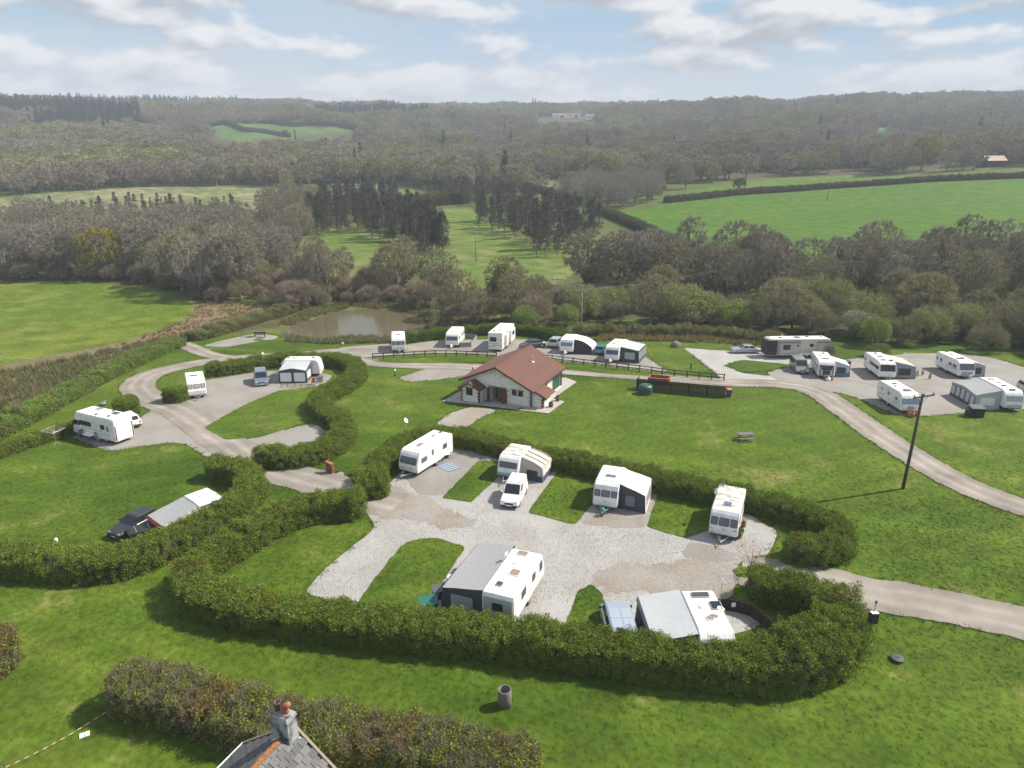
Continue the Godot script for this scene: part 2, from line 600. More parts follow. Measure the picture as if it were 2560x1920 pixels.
	M.pot_dark = mottled([lin(.07, .045, .04), lin(.16, .09, .075)], [0.3, 0.7], 0.5, 0.85, 0.05, 3, 142)
	M.soot = mat(lin(.012, .012, .012), 0.95)
	# small things
	M.concrete = mottled([lin(.104, .096, .084), lin(.192, .180, .160), lin(.264, .248, .224)], [0.2, 0.5, 0.85], 1.2, 0.92, 0.05, 4, 151)
	M.boulder = mottled([lin(.104, .092, .080), lin(.208, .192, .172)], [0.25, 0.75], 0.9, 0.92, 0.05, 4, 152)
	M.rubber = mat(lin(.055, .058, .065), 0.7)
	M.red = mat(lin(.55, .06, .03), 0.5)
	M.orange = mat(lin(.70, .17, .03), 0.5)
	M.terracotta = mottled([lin(.264, .096, .060), lin(.360, .152, .096)], [0.3, 0.7], 0.8, 0.85, 0.05, 3, 153)
	M.bin_blue = mat(lin(.06, .06, .22), 0.45)
	M.bin_lid = mat(lin(.55, .10, .13), 0.45)
	M.hook_green = mat(lin(.035, .22, .17), 0.5)
	M.shed_green = mat(lin(.015, .115, .095), 0.55)
	M.shed_black = mat(lin(.02, .021, .022), 0.6)
	M.shed_grey = mat(lin(.075, .085, .09), 0.6)
	M.tape_white = mat(lin(.75, .75, .75), 0.5)
	M.tape_red = mat(lin(.55, .07, .03), 0.5)
	M.iron = mottled([lin(.17, .06, .04), lin(.27, .18, .15), lin(.34, .34, .34)], [0.25, 0.5, 0.8], 3.0, 0.7, 0.03, 3, 155)
	M.insulator = mat(lin(.35, .38, .38), 0.2)
	M.wire = mat(lin(.16, .16, .16), 0.6)
	M.carpet_blue = mat(lin(.10, .16, .26), 0.9)
	M.carpet_grey = mat(lin(.30, .33, .36), 0.9)
	M.turf_mat = mat(lin(.04, .14, .035), 0.95)
	M.aqua = mat(lin(.30, .60, .56), 0.5)

func paint(r: float, gg: float, b: float, metal := 0.3) -> StandardMaterial3D:
	var m := mat(lin(r, gg, b), 0.32, metal)
	m.clearcoat_enabled = true
	m.clearcoat = 0.7
	m.clearcoat_roughness = 0.06
	return m

# ---- land use: what grows where
func zone(pts: Array, col: Vector3, alt: Vector3, open := true) -> void:
	var p := ring(pts)
	var bb := Rect2(p[0], Vector2.ZERO)
	for q in p:
		bb = bb.expand(q)
	zones.append({"p": p, "bb": bb, "c": col, "a": alt, "open": open})

func zone_at(x: float, z: float) -> int:
	var q := Vector2(x, z)
	for k in range(zones.size() - 1, -1, -1):
		if zones[k].bb.has_point(q) and Geometry2D.is_point_in_polygon(q, zones[k].p):
			return k
	return -1

func setup_zones() -> void:
	var green := Vector3(.060, .138, .010)
	var green2 := Vector3(.115, .165, .035)
	# pasture on the right, and the strip above its top hedge
	zone([1330, 463, 1435, 440, 1592, 423, 1795, 409, 1998, 395, 2212, 386, 2450, 372, 2450, 650, 1900, 622, 1560, 600, 1500, 540, 1420, 505], green, Vector3(.080, .152, .014))
	zone([1440, 431, 1500, 410, 1600, 394, 1700, 384, 1850, 377, 1950, 378, 1950, 386, 1795, 399, 1592, 413, 1445, 433], green2, green)
	zone([1095, 391, 1180, 388, 1258, 388, 1262, 405, 1250, 418, 1190, 418, 1130, 408], Vector3(.125, .16, .05), green2)
	# meadows among the plantation
	zone([560, 425, 700, 396, 860, 397, 1000, 418, 1000, 440, 880, 446, 700, 450, 560, 470], Vector3(.115, .155, .042), Vector3(.17, .17, .08))
	zone([640, 520, 690, 470, 900, 452, 1010, 450, 1150, 470, 1300, 500, 1290, 560, 1210, 610, 1100, 640, 980, 620, 930, 560, 760, 600, 660, 590], Vector3(.105, .165, .028), Vector3(.165, .18, .07))
	zone([-120, 440, 0, 428, 100, 417, 300, 404, 600, 402, 640, 415, 620, 440, 560, 470, 400, 490, 200, 495, 0, 490, -120, 485], Vector3(.125, .155, .055), Vector3(.27, .245, .145))
	zone([555, 425, 620, 408, 640, 420, 590, 460, 520, 470], Vector3(.20, .16, .12), Vector3(.145, .14, .08))
	# far fields on the hillside
	zone([455, 271, 530, 267, 640, 270, 765, 280, 740, 286, 660, 291, 640, 296, 560, 300, 505, 304, 470, 290], Vector3(.085, .15, .035), Vector3(.095, .155, .045))
	zone([905, 269, 980, 265, 1040, 268, 1010, 274, 930, 275], Vector3(.085, .15, .035), Vector3(.1, .16, .05))
	zone([1890, 275, 1926, 273, 1922, 296, 1890, 292], Vector3(.085, .15, .035), Vector3(.1, .16, .05))
	zone([1530, 244, 1600, 240, 1680, 241, 1670, 246, 1560, 248], Vector3(.085, .14, .04), Vector3(.1, .16, .05))
	zone([2050, 263, 2120, 262, 2120, 268, 2060, 268], Vector3(.085, .15, .035), Vector3(.1, .16, .05))
	# the left field, the cleared brown earth, the rough ditch
	zone([-250, 622, 0, 613, 160, 608, 300, 617, 380, 632, 430, 656, 400, 690, 300, 725, 180, 752, 60, 772, -250, 800], Vector3(.094, .148, .014), Vector3(.140, .172, .026))
	zone([425, 656, 500, 652, 575, 658, 585, 668, 520, 690, 440, 706, 400, 722, 340, 738, 250, 752, 120, 780, 0, 800, 0, 790, 110, 768, 250, 741, 340, 716, 405, 690], Vector3(.215, .155, .108), Vector3(.16, .14, .075))
	zone([-250, 810, 0, 800, 120, 780, 260, 750, 405, 720, 400, 742, 280, 800, 160, 868, 60, 915, 0, 945, -250, 1050], Vector3(.105, .105, .05), Vector3(.18, .16, .11))

func mow(x: float, z: float) -> float:
	# passes of the mower, along the slope on the middle lawn and across it elsewhere
	var t := x * 0.35 + z * 0.94
	if z > -52.0:
		t = x * 0.30 + z * 0.95
	return sin(t * 2.4 + n_mid.get_noise_2d(x * .25, z * .25) * 2.2)

func ground_color(x: float, z: float) -> Color:
	var d := -z
	var nb := n_big.get_noise_2d(x, z)
	var nm := n_mid.get_noise_2d(x, z)
	var ns := n_small.get_noise_2d(x, z)
	var c: Vector3
	var k := zone_at(x + nm * 0.6, z + ns * 0.6) if d < 1400.0 else -1
	if k >= 0:
		c = zones[k].c.lerp(zones[k].a, smoothstep(-.25, .45, nb * .6 + nm * .8 + ns * .15))
		c *= 1.0 + 0.14 * nm + 0.10 * ns
	elif d > 131.0 + nm * 3.0:
		# scrub and woodland floor
		c = Vector3(.085, .072, .045).lerp(Vector3(.085, .105, .032), smoothstep(-.2, .35, nb + nm * .5))
		if d > 190.0 and d < 480.0:
			c = c.lerp(Vector3(.095, .13, .032), .75)
		if d < 175.0:
			c = c.lerp(Vector3(.105, .13, .035), smoothstep(.0, .3, nm + .12))
	else:
		# mown lawn, with clover-dark and dry straw patches
		c = Vector3(.074, .121, .012)
		c = c.lerp(Vector3(.053, .096, .009), smoothstep(-.05, .5, -nb - nm * .5))
		c = c.lerp(Vector3(.100, .140, .018), smoothstep(.15, .7, nm * .9 + nb * .5) * .7)
		c = c.lerp(Vector3(.195, .182, .065), smoothstep(.38, .64, nm * .75 + ns * .35 + nb * .25) * .6)
		var st := n_mid.get_noise_2d((x * .95 + z * .3) * .16, (z * .95 - x * .3) * 1.5)
		c = c.lerp(Vector3(.112, .146, .019), smoothstep(.15, .6, st) * .5)
		c *= 1.0 + 0.055 * mow(x, z) + 0.07 * ns + 0.10 * nb + 0.16 * st
	c *= 1.18
	return Color(c.x, c.y, c.z)

func build_ground() -> void:
	var ds := PackedFloat32Array()
	var d := -58.0
	while d < 3000.0:
		ds.append(d)
		d += 6.0 if d < 14.0 else maxf(0.42, d * 0.0085)
	var nu := 361
	var v := PackedVector3Array()
	var nn := PackedVector3Array()
	var c := PackedColorArray()
	for dd in ds:
		for i in nu:
			var u := (float(i) / (nu - 1) * 2.0 - 1.0)
			var x := u * 1.12 * maxf(dd, 58.0)
			var y := ht(x, -dd)
			v.append(Vector3(x, y, -dd))
			c.append(ground_color(x, -dd))
			nn.append(Vector3(ht(x - .5, -dd) - ht(x + .5, -dd), 1.0, ht(x, -dd - .5) - ht(x, -dd + .5)).normalized())
	var idx := PackedInt32Array()
	for j in ds.size() - 1:
		for i in nu - 1:
			var a := j * nu + i
			idx.append_array([a, a + nu, a + 1, a + 1, a + nu, a + nu + 1])
	var arr := []
	arr.resize(Mesh.ARRAY_MAX)
	arr[Mesh.ARRAY_VERTEX] = v
	arr[Mesh.ARRAY_NORMAL] = nn
	arr[Mesh.ARRAY_COLOR] = c
	arr[Mesh.ARRAY_INDEX] = idx
	var me := ArrayMesh.new()
	me.add_surface_from_arrays(Mesh.PRIMITIVE_TRIANGLES, arr)
	struct("ground", me, M.ground)

# An outline made finer and a little ragged, as a grass edge is.
func ragged(p: PackedVector2Array, amt: float, step := 0.8) -> PackedVector2Array:
	if amt > .5:
		step = 0.3
	var out := PackedVector2Array()
	for i in p.size():
		var a := p[i]
		var b := p[(i + 1) % p.size()]
		var n := maxi(1, int(a.distance_to(b) / step))
		for k in n:
			var q := a.lerp(b, float(k) / n)
			out.append(q + Vector2(n_small.get_noise_2d(q.x * 1.6, q.y * 1.6 + 70.0), n_small.get_noise_2d(q.x * 1.6 + 31.0, q.y * 1.6)) * amt * .7 + Vector2(n_small.get_noise_2d(q.x * 6.0, q.y * 6.0 + 9.0), n_small.get_noise_2d(q.x * 6.0 + 5.0, q.y * 6.0)) * (amt * .5 if amt > .5 else amt * .2))
	return out

func rounded(p: PackedVector2Array, r := 1.2) -> PackedVector2Array:
	if r <= 0.0:
		return p
	var out := PackedVector2Array()
	var n := p.size()
	for i in n:
		var a := p[(i + n - 1) % n]
		var b := p[i]
		var c := p[(i + 1) % n]
		var s0 := b + (a - b).limit_length(minf(r, a.distance_to(b) * 0.4))
		var s1 := b + (c - b).limit_length(minf(r, c.distance_to(b) * 0.4))
		for k in 5:
			var t := k / 4.0
			out.append(s0.lerp(b, t).lerp(b.lerp(s1, t), t))
	return out

# Lays a polygon (plan, metres) over the land, lift above it.
func drape(p: PackedVector2Array, lift: float, cell := 2.5, colored := false) -> ArrayMesh:
	var bb := Rect2(p[0], Vector2.ZERO)
	for q in p:
		bb = bb.expand(q)
	var v := PackedVector3Array()
	var nn := PackedVector3Array()
	var cc := PackedColorArray()
	for i in range(int(floor(bb.position.x / cell)), int(ceil(bb.end.x / cell))):
		for j in range(int(floor(bb.position.y / cell)), int(ceil(bb.end.y / cell))):
			var sq := PackedVector2Array([Vector2(i, j) * cell, Vector2(i + 1, j) * cell, Vector2(i + 1, j + 1) * cell, Vector2(i, j + 1) * cell])
			for piece in Geometry2D.intersect_polygons(p, sq):
				var id := Geometry2D.triangulate_polygon(piece)
				for k in id:
					var q: Vector2 = piece[k]
					v.append(on(q.x, q.y, lift))
					nn.append(Vector3(ht(q.x - .5, q.y) - ht(q.x + .5, q.y), 1.0, ht(q.x, q.y - .5) - ht(q.x, q.y + .5)).normalized())
					if colored:
						cc.append(ground_color(q.x, q.y))
	# up-facing winding
	for k in range(0, v.size(), 3):
		if (v[k + 1] - v[k]).cross(v[k + 2] - v[k]).y > 0.0:
			var t := v[k + 1]
			v[k + 1] = v[k + 2]
			v[k + 2] = t
			if colored:
				var tc := cc[k + 1]
				cc[k + 1] = cc[k + 2]
				cc[k + 2] = tc
	var arr := []
	arr.resize(Mesh.ARRAY_MAX)
	arr[Mesh.ARRAY_VERTEX] = v
	arr[Mesh.ARRAY_NORMAL] = nn
	if colored:
		arr[Mesh.ARRAY_COLOR] = cc
	var me := ArrayMesh.new()
	me.add_surface_from_arrays(Mesh.PRIMITIVE_TRIANGLES, arr)
	return me

func area(called: String, pts: Array, lift: float, m: Material, smooth := 1.2, rag := 0.22) -> void:
	var p := ragged(rounded(ring(pts), smooth), rag)
	hard.append(p)
	struct(called, drape(p, lift), m)

func grass_plot(pts: Array, lift := 0.05, smooth := .45) -> void:
	var p := ragged(rounded(ring(pts), smooth), 0.15, 0.6)
	soft.append([p, lift])
	struct("grass_plot", drape(p, lift, 0.6, true), M.ground)

func smooth_line(pts: Array, step := 0.6) -> PackedVector2Array:
	var p := ring(pts)
	var cv := Curve2D.new()
	for i in p.size():
		var t := (p[mini(i + 1, p.size() - 1)] - p[maxi(i - 1, 0)]) * 0.17
		cv.add_point(p[i], -t, t)
	cv.bake_interval = step
	return cv.get_baked_points()

# A track with worn wheel lines: width w0 to w1 along it.
func track(called: String, pts: Array, w0: float, w1: float, lift: float, base: Vector3, worn: Vector3, wear := 1.0) -> void:
	var p := smooth_line(pts, 0.7)
	var n := p.size()
	var v := PackedVector3Array()
	var cc := PackedColorArray()
	var nn := PackedVector3Array()
	var cols := 15
	var side0 := PackedVector2Array()
	var side1 := PackedVector2Array()
	for i in n:
		var t := (p[mini(i + 1, n - 1)] - p[maxi(i - 1, 0)]).normalized()
		var sd := Vector2(-t.y, t.x)
		var w := lerpf(w0, w1, float(i) / n)
		side0.append(p[i] + sd * w * .52)
		side1.append(p[i] - sd * w * .52)
		for k in cols:
			var s := float(k) / (cols - 1) * 2.0 - 1.0
			var off := s * w * 0.5
			if k == 0 or k == cols - 1:
				off += n_small.get_noise_2d(i * .5, k * 9.0) * 0.22
			var q := p[i] + sd * off
			v.append(on(q.x, q.y, lift))
			nn.append(Vector3.UP)
			var dw := absf(absf(off + n_mid.get_noise_1d(i * 1.2) * .3) - 0.78)
			var f := smoothstep(0.5, 0.12, dw) * wear * (0.75 + 0.5 * n_mid.get_noise_2d(q.x * 2.0, q.y * 2.0))
			var c := base.lerp(worn, clampf(f, 0.0, 1.0)) * (1.0 + 0.18 * n_mid.get_noise_2d(q.x * 1.5, q.y * 1.5) + 0.12 * n_small.get_noise_2d(q.x, q.y))
			c *= 1.0
			cc.append(Color(c.x, c.y, c.z))
	var idx := PackedInt32Array()
	for i in n - 1:
		for k in cols - 1:
			var a := i * cols + k
			idx.append_array([a, a + cols, a + 1, a + 1, a + cols, a + cols + 1])
	var arr := []
	arr.resize(Mesh.ARRAY_MAX)
	arr[Mesh.ARRAY_VERTEX] = v
	arr[Mesh.ARRAY_NORMAL] = nn
	arr[Mesh.ARRAY_COLOR] = cc
	arr[Mesh.ARRAY_INDEX] = idx
	var me := ArrayMesh.new()
	me.add_surface_from_arrays(Mesh.PRIMITIVE_TRIANGLES, arr)
	side1.reverse()
	side0.append_array(side1)
	hard.append(side0)
	struct(called, me, M.road)

func build_sheets() -> void:
	var beige := Vector3(.295, .262, .228)
	var grey_ := Vector3(.33, .32, .31)
	var pale := Vector3(.40, .375, .345)
	# pitches of compacted stone
	area("gravel_pitch", [140, 938, 190, 958, 238, 976, 345, 958, 395, 957, 452, 990, 470, 960, 400, 895, 335, 880, 300, 905, 250, 920, 190, 922], 0.028, M.gravel)
	area("gravel_pitch", [338, 862, 372, 882, 408, 862, 418, 838, 440, 822, 560, 803, 610, 800, 690, 802, 722, 812, 690, 836, 600, 845, 520, 880, 445, 925, 478, 957, 520, 953, 600, 932, 680, 914, 704, 934, 690, 952, 640, 967, 560, 978, 525, 995, 440, 950, 380, 895], 0.030, M.gravel)
	area("gravel_pitch", [690, 770, 740, 750, 860, 741, 960, 736, 1060, 733, 1130, 733, 1220, 742, 1300, 757, 1390, 764, 1412, 782, 1445, 804, 1400, 801, 1300, 789, 1200, 778, 1080, 770, 1000, 765, 900, 765, 800, 772, 730, 778], 0.032, M.gravel)
	area("gravel_pitch", [858, 817, 884, 826, 950, 820, 1012, 812, 1020, 796, 930, 793], 0.034, M.gravel)
	area("gravel_pitch", [1476, 751, 1530, 756, 1580, 759, 1660, 758, 1720, 772, 1800, 775, 1800, 786, 1690, 789, 1600, 778, 1566, 788, 1600, 806, 1690, 815, 1700, 832, 1600, 832, 1560, 822, 1545, 806], 0.036, M.gravel_new)
	area("gravel_pitch", [1655, 806, 1700, 792, 1760, 783, 1850, 774, 1960, 764, 2080, 764, 2150, 774, 2260, 810, 2260, 885, 2150, 886, 2090, 892, 1990, 900, 1940, 896, 1890, 878, 1852, 860, 1800, 846, 1700, 836], 0.038, M.gravel)
	area("gravel_court", [775, 1048, 840, 1046, 866, 1020, 880, 985, 960, 960, 1060, 985, 1200, 1010, 1290, 1034, 1420, 1060, 1530, 1085, 1620, 1112, 1682, 1150, 1664, 1196, 1596, 1212, 1588, 1250, 1572, 1300, 1650, 1352, 1520, 1388, 1350, 1390, 1215, 1372, 1000, 1352, 760, 1312, 655, 1282, 700, 1232, 760, 1182, 812, 1140, 790, 1105], 0.030, M.gravel_new, .8, .2)
	area("worn_gravel", [775, 1050, 850, 1045, 872, 1058, 936, 1075, 962, 1102, 1040, 1126, 1010, 1140, 950, 1142, 880, 1118, 836, 1124, 806, 1100], 0.040, M.dirt, 2.0, .9)
	area("worn_gravel", [866, 1022, 885, 985, 960, 962, 1046, 985, 958, 1072, 900, 1066], 0.044, M.gravel, .8, .3)
	area("worn_gravel", [1262, 1102, 1285, 1040, 1425, 1066, 1396, 1141, 1330, 1140, 1252, 1132], 0.042, M.dirt, .8, .3)
	area("worn_gravel", [1276, 1238, 1330, 1224, 1440, 1220, 1500, 1208, 1592, 1214, 1602, 1246, 1580, 1290, 1520, 1300, 1440, 1290, 1360, 1276, 1300, 1290], 0.044, M.dirt, 2.0, 1.0)
	area("worn_gravel", [1484, 1166, 1540, 1176, 1600, 1200, 1590, 1218, 1500, 1212, 1462, 1204], 0.046, M.gravel, 2.0, .8)
	area("footpath", [938, 918, 972, 893, 1020, 878, 1078, 886, 1040, 902, 1006, 926], 0.036, M.dirt)
	area("footpath", [436, 748, 470, 738, 520, 727, 560, 721, 604, 726, 590, 734, 545, 740, 490, 750], 0.034, M.gravel)
	area("hardstanding", [700, 1058, 716, 1030, 742, 1016, 748, 1044, 770, 1052, 760, 1068], 0.034, M.gravel)
	# the site road, its branches and the lane to the right
	track("road", [860, 1092, 800, 1080, 740, 1060, 680, 1040, 610, 1022, 545, 992, 480, 952, 430, 915, 385, 886, 335, 866, 302, 846, 300, 828, 330, 808, 400, 790, 470, 779, 560, 771, 650, 768, 740, 776, 830, 786, 950, 791, 1080, 796, 1240, 803, 1400, 815, 1560, 826, 1680, 830, 1760, 846, 1830, 890, 1900, 940, 2000, 1003, 2110, 1060, 2260, 1112], 4.6, 3.9, 0.055, beige, pale)
	track("road", [640, 769, 720, 760, 800, 759, 880, 757, 980, 757, 1080, 760, 1180, 768], 4.6, 4.2, 0.048, beige, pale, 0.7)
	track("farm_track", [392, 742, 415, 752, 445, 764, 480, 772, 530, 777, 580, 776], 3.0, 3.4, 0.045, Vector3(.30, .25, .20), pale)
	track("road", [1600, 1230, 1640, 1238, 1720, 1250, 1800, 1263, 1880, 1283, 2000, 1302, 2120, 1326, 2290, 1366], 4.4, 4.0, 0.062, beige, pale, 0.8)
	# lawns between the pitches
	grass_plot([955, 1076, 1034, 996, 1092, 998, 1076, 1032, 1018, 1086], 0.075)
	grass_plot([1140, 1108, 1206, 1017, 1285, 1034, 1284, 1085, 1242, 1134], 0.075)
	grass_plot([1397, 1140, 1422, 1066, 1545, 1088, 1536, 1145, 1482, 1163], 0.075)
	grass_plot([762, 1318, 800, 1264, 850, 1201, 872, 1176, 898, 1166, 945, 1163, 1006, 1183, 985, 1215, 942, 1280, 915, 1350], 0.075)
	grass_plot([1212, 1378, 1250, 1276, 1277, 1263, 1304, 1290, 1308, 1350, 1290, 1392], 0.075)
	grass_plot([440, 925, 520, 880, 600, 845, 690, 834, 735, 838, 735, 880, 690, 906, 640, 920, 560, 946, 488, 951], 0.07)
	grass_plot([1562, 790, 1604, 778, 1690, 786, 1712, 790, 1658, 802, 1604, 805], 0.07)
	grass_plot([800, 781, 860, 775, 960, 771, 1060, 772, 1060, 783, 960, 785, 860, 785], 0.07)
	grass_plot([1215, 786, 1300, 797, 1420, 810, 1430, 815, 1320, 808, 1215, 799], 0.07)
	grass_plot([1590, 1246, 1580, 1232, 1600, 1224, 1660, 1234, 1700, 1246, 1660, 1256], 0.08)

func build_pond() -> void:
	var st := ST(true)
	var n := 72
	for k in n:
		var p := []
		for e in [k, k + 1]:
			var a: float = TAU * e / n
			var dir := Vector2(cos(a), sin(a))
			var r := 1.03 * (1.0 + 0.12 * sin(2.0 * a + 2.2) + 0.09 * sin(3.0 * a + 0.4) + 0.04 * sin(7.0 * a))
			p.append(Vector3(POND.x + dir.x * r * 12.0, POND_Y, POND.y + dir.y * r * 12.5))
		tri(st, Vector3(POND.x, POND_Y, POND.y), p[0], p[1])
	M.pond.normal_enabled = true
	var nt := noise_tex([Color.BLACK, Color.WHITE], [0.0, 1.0], 0.02, 3, 77)
	nt.as_normal_map = true
	nt.bump_strength = 1.2
	nt.color_ramp = null
	M.pond.normal_texture = nt
	M.pond.normal_scale = 0.25
	M.pond.uv1_triplanar = true
	M.pond.uv1_world_triplanar = true
	M.pond.uv1_scale = Vector3.ONE / 4.0
	struct("pond", st, M.pond)

# ---- foliage meshes: leaves and twigs are single small faces with their own colours
class Fo:
	var v := PackedVector3Array()
	var n := PackedVector3Array()
	var c := PackedColorArray()
	func leaf(p: Vector3, u: Vector3, w: Vector3, col: Color) -> void:
		var nn := u.cross(w).normalized()
		v.append_array([p - u, p + w, p + u, p - u, p + u, p - w])
		n.append_array([nn, nn, nn, nn, nn, nn])
		c.append_array([col, col, col, col, col, col])
	func twig(a: Vector3, b: Vector3, wide: Vector3, col: Color) -> void:
		var nn := wide.cross(b - a).normalized()
		v.append_array([a - wide, b, a + wide])
		n.append_array([nn, nn, nn])
		c.append_array([col, col, col])
	func mesh() -> ArrayMesh:
		var arr := []
		arr.resize(Mesh.ARRAY_MAX)
		arr[Mesh.ARRAY_VERTEX] = v
		arr[Mesh.ARRAY_NORMAL] = n
		arr[Mesh.ARRAY_COLOR] = c
		var me := ArrayMesh.new()
		me.add_surface_from_arrays(Mesh.PRIMITIVE_TRIANGLES, arr)
		return me

func rdir() -> Vector3:
	var z := rng.randf_range(-1, 1)
	var a := rng.randf() * TAU
	var r := sqrt(1.0 - z * z)
	return Vector3(cos(a) * r, z, sin(a) * r)

func rball() -> Vector3:
	return rdir() * pow(rng.randf(), 0.3333)

func vary(c: Vector3, amt: float) -> Color:
	var k := 1.0 + rng.randf_range(-amt, amt)
	var h := rng.randf_range(-amt, amt) * 0.4
	return Color(maxf(0.004, c.x * k * (1.0 + h)), maxf(0.004, c.y * k), maxf(0.003, c.z * k * (1.0 - h)))

func cone(fo: Fo, a: Vector3, b: Vector3, r0: float, r1: float, sides: int, col: Vector3) -> void:
	var f := frame_of(b - a)
	for k in sides:
		var a0 := TAU * k / sides
		var a1 := TAU * (k + 1) / sides
		var d0 := f.x * cos(a0) + f.y * sin(a0)
		var d1 := f.x * cos(a1) + f.y * sin(a1)
		var cc := vary(col, 0.16)
		fo.v.append_array([a + d0 * r0, b + d0 * r1, b + d1 * r1, a + d0 * r0, b + d1 * r1, a + d1 * r0])
		fo.n.append_array([d0, d0, d1, d0, d1, d1])
		fo.c.append_array([cc, cc, cc, cc, cc, cc])

func limb(fo: Fo, a: Vector3, b: Vector3, r0: float, r1: float, sides: int, bend: float, col: Vector3, segs: int) -> Array:
	var pts := [a]
	var m := rdir() * bend * a.distance_to(b)
	for k in segs:
		var t := float(k + 1) / segs
		pts.append(a.lerp(b, t) + m * sin(t * PI) + Vector3(0, sin(t * PI) * bend * 0.3 * a.distance_to(b), 0))
	for k in segs:
		cone(fo, pts[k], pts[k + 1], lerpf(r0, r1, float(k) / segs), lerpf(r0, r1, float(k + 1) / segs), sides, col)
	return pts

# A broadleaved tree: trunk, limbs, branches and twigs out to an uneven round crown; leaf > 0 adds leaves.
func broadleaf(o_: Dictionary) -> Dictionary:
	rng.seed = o_.seed
	var wood := Fo.new()
	var crown := Fo.new()
	var h: float = o_.h
	var cr: float = o_.r
	var cb: float = o_.get("base", 0.13) * h
	var bark: Vector3 = o_.get("bark", Vector3(.19, .17, .14))
	var twigc: Vector3 = o_.get("twig", Vector3(.262, .24, .195))
	var cen := Vector3(rng.randf_range(-.1, .1) * cr, (cb + h) * 0.5, rng.randf_range(-.1, .1) * cr)
	var rad := Vector3(cr, (h - cb) * 0.5, cr)
	var lobes := []
	for k in 9:
		lobes.append([rdir(), rng.randf_range(0.70, 1.12)])
	var shell := func(d: Vector3) -> float:
		var s := 0.0
		var w := 0.0
		for l in lobes:
			var q: float = exp((d.dot(l[0]) - 1.0) * 5.0)
			s += q * l[1]
			w += q
		return s / w
	var stems: int = o_.get("stems", 1)
	var tr: float = o_.get("trunk", 0.028) * h
	var l1 := []
	var fork := Vector3(0, cb * rng.randf_range(0.75, 1.0), 0)
	for s in stems:
		var foot := Vector3.ZERO if stems == 1 else Vector3(rng.randf_range(-1, 1), 0, rng.randf_range(-1, 1)) * cr * 0.16
		var top := fork + Vector3(rng.randf_range(-1, 1), 0, rng.randf_range(-1, 1)) * cr * (0.08 if stems == 1 else 0.4)
		cone(wood, foot - Vector3(0, 0.4, 0), foot + Vector3(0, 0.5, 0), tr * 1.45, tr * 1.05, 7, bark)
		limb(wood, foot + Vector3(0, 0.5, 0), top, tr * 1.05, tr * 0.72, 7, 0.05, bark, 4)
		var nl: int = o_.get("limbs", 7) / stems + 1
		for k in nl:
			var d := (Vector3(cos(TAU * k / nl + s), rng.randf_range(-.1, 1.3), sin(TAU * k / nl + s)) + rdir() * 0.35).normalized()
			var end: Vector3 = cen + d * rad * 0.55 * float(shell.call(d))
			l1 += limb(wood, top, end, tr * 0.5, tr * 0.17, 5, 0.12, bark, 4).slice(1)
		l1 += limb(wood, top, cen + Vector3(0, rad.y * 0.5, 0), tr * 0.6, tr * 0.2, 5, 0.06, bark, 4).slice(1)
	var l2 := []
	for k in int(o_.get("n2", 46)):
		var d := rdir()
		if d.y < -0.45:
			d.y *= 0.4
		d = d.normalized()
		var end: Vector3 = cen + d * rad * float(shell.call(d)) * rng.randf_range(0.55, 0.86)
		var from: Vector3 = l1[0]
		for q in l1:
			if q.distance_squared_to(end) < from.distance_squared_to(end):
				from = q
		l2 += limb(wood, from, end, tr * 0.15, tr * 0.05, 4, 0.12, bark, 2).slice(1)
	var tw: float = o_.get("twig_w", 0.022)
	var ntw: int = o_.get("n4", 26)
	var leaf: float = o_.get("leaf", 0.0)
	var lsz: float = o_.get("leaf_size", 0.13)
	for k in int(o_.get("n3", 230)):
		var d := rdir()
		if d.y < -0.5:
			d.y *= 0.5
		d = d.normalized()
		var end: Vector3 = cen + d * rad * float(shell.call(d)) * (1.0 - 0.35 * pow(rng.randf(), 2.0))
		var from: Vector3 = l2[0]
		for q in l2:
			if q.distance_squared_to(end) < from.distance_squared_to(end):
				from = q
		var pts := limb(wood, from, end, tr * 0.05, tr * 0.022, 3, 0.14, twigc, 2)
		var grow := (end - from).normalized() * 0.5 + (end - cen).normalized() * 0.5 + Vector3(0, 0.15, 0)
		var tone := rng.randf_range(-.18, .18)
		for t in ntw:
			var a: Vector3 = pts[1].lerp(pts[2], rng.randf_range(0.0, 1.0))
			var dd := (grow + rdir() * 0.85).normalized()
			var len := rng.randf_range(0.35, 1.0) * float(o_.get("twig_l", 1.0))
			var b := a + dd * len
			crown.twig(a, b, dd.cross(rdir()).normalized() * tw, vary(twigc * (1.0 + tone), 0.2))
			if leaf > 0.0 and rng.randf() < leaf:
				var lc: Vector3 = o_.leaf_a.lerp(o_.leaf_b, rng.randf())
				for q in int(o_.get("per", 2)):
					var u := rdir() * lsz * rng.randf_range(.6, 1.2)
					crown.leaf(a.lerp(b, rng.randf_range(.2, 1.0)) + rdir() * .12, u, u.cross(rdir()).normalized() * lsz * 0.55, vary(lc, 0.25))
	return {"wood": wood.mesh(), "crown": crown.mesh(), "leafy": leaf > 0.3}

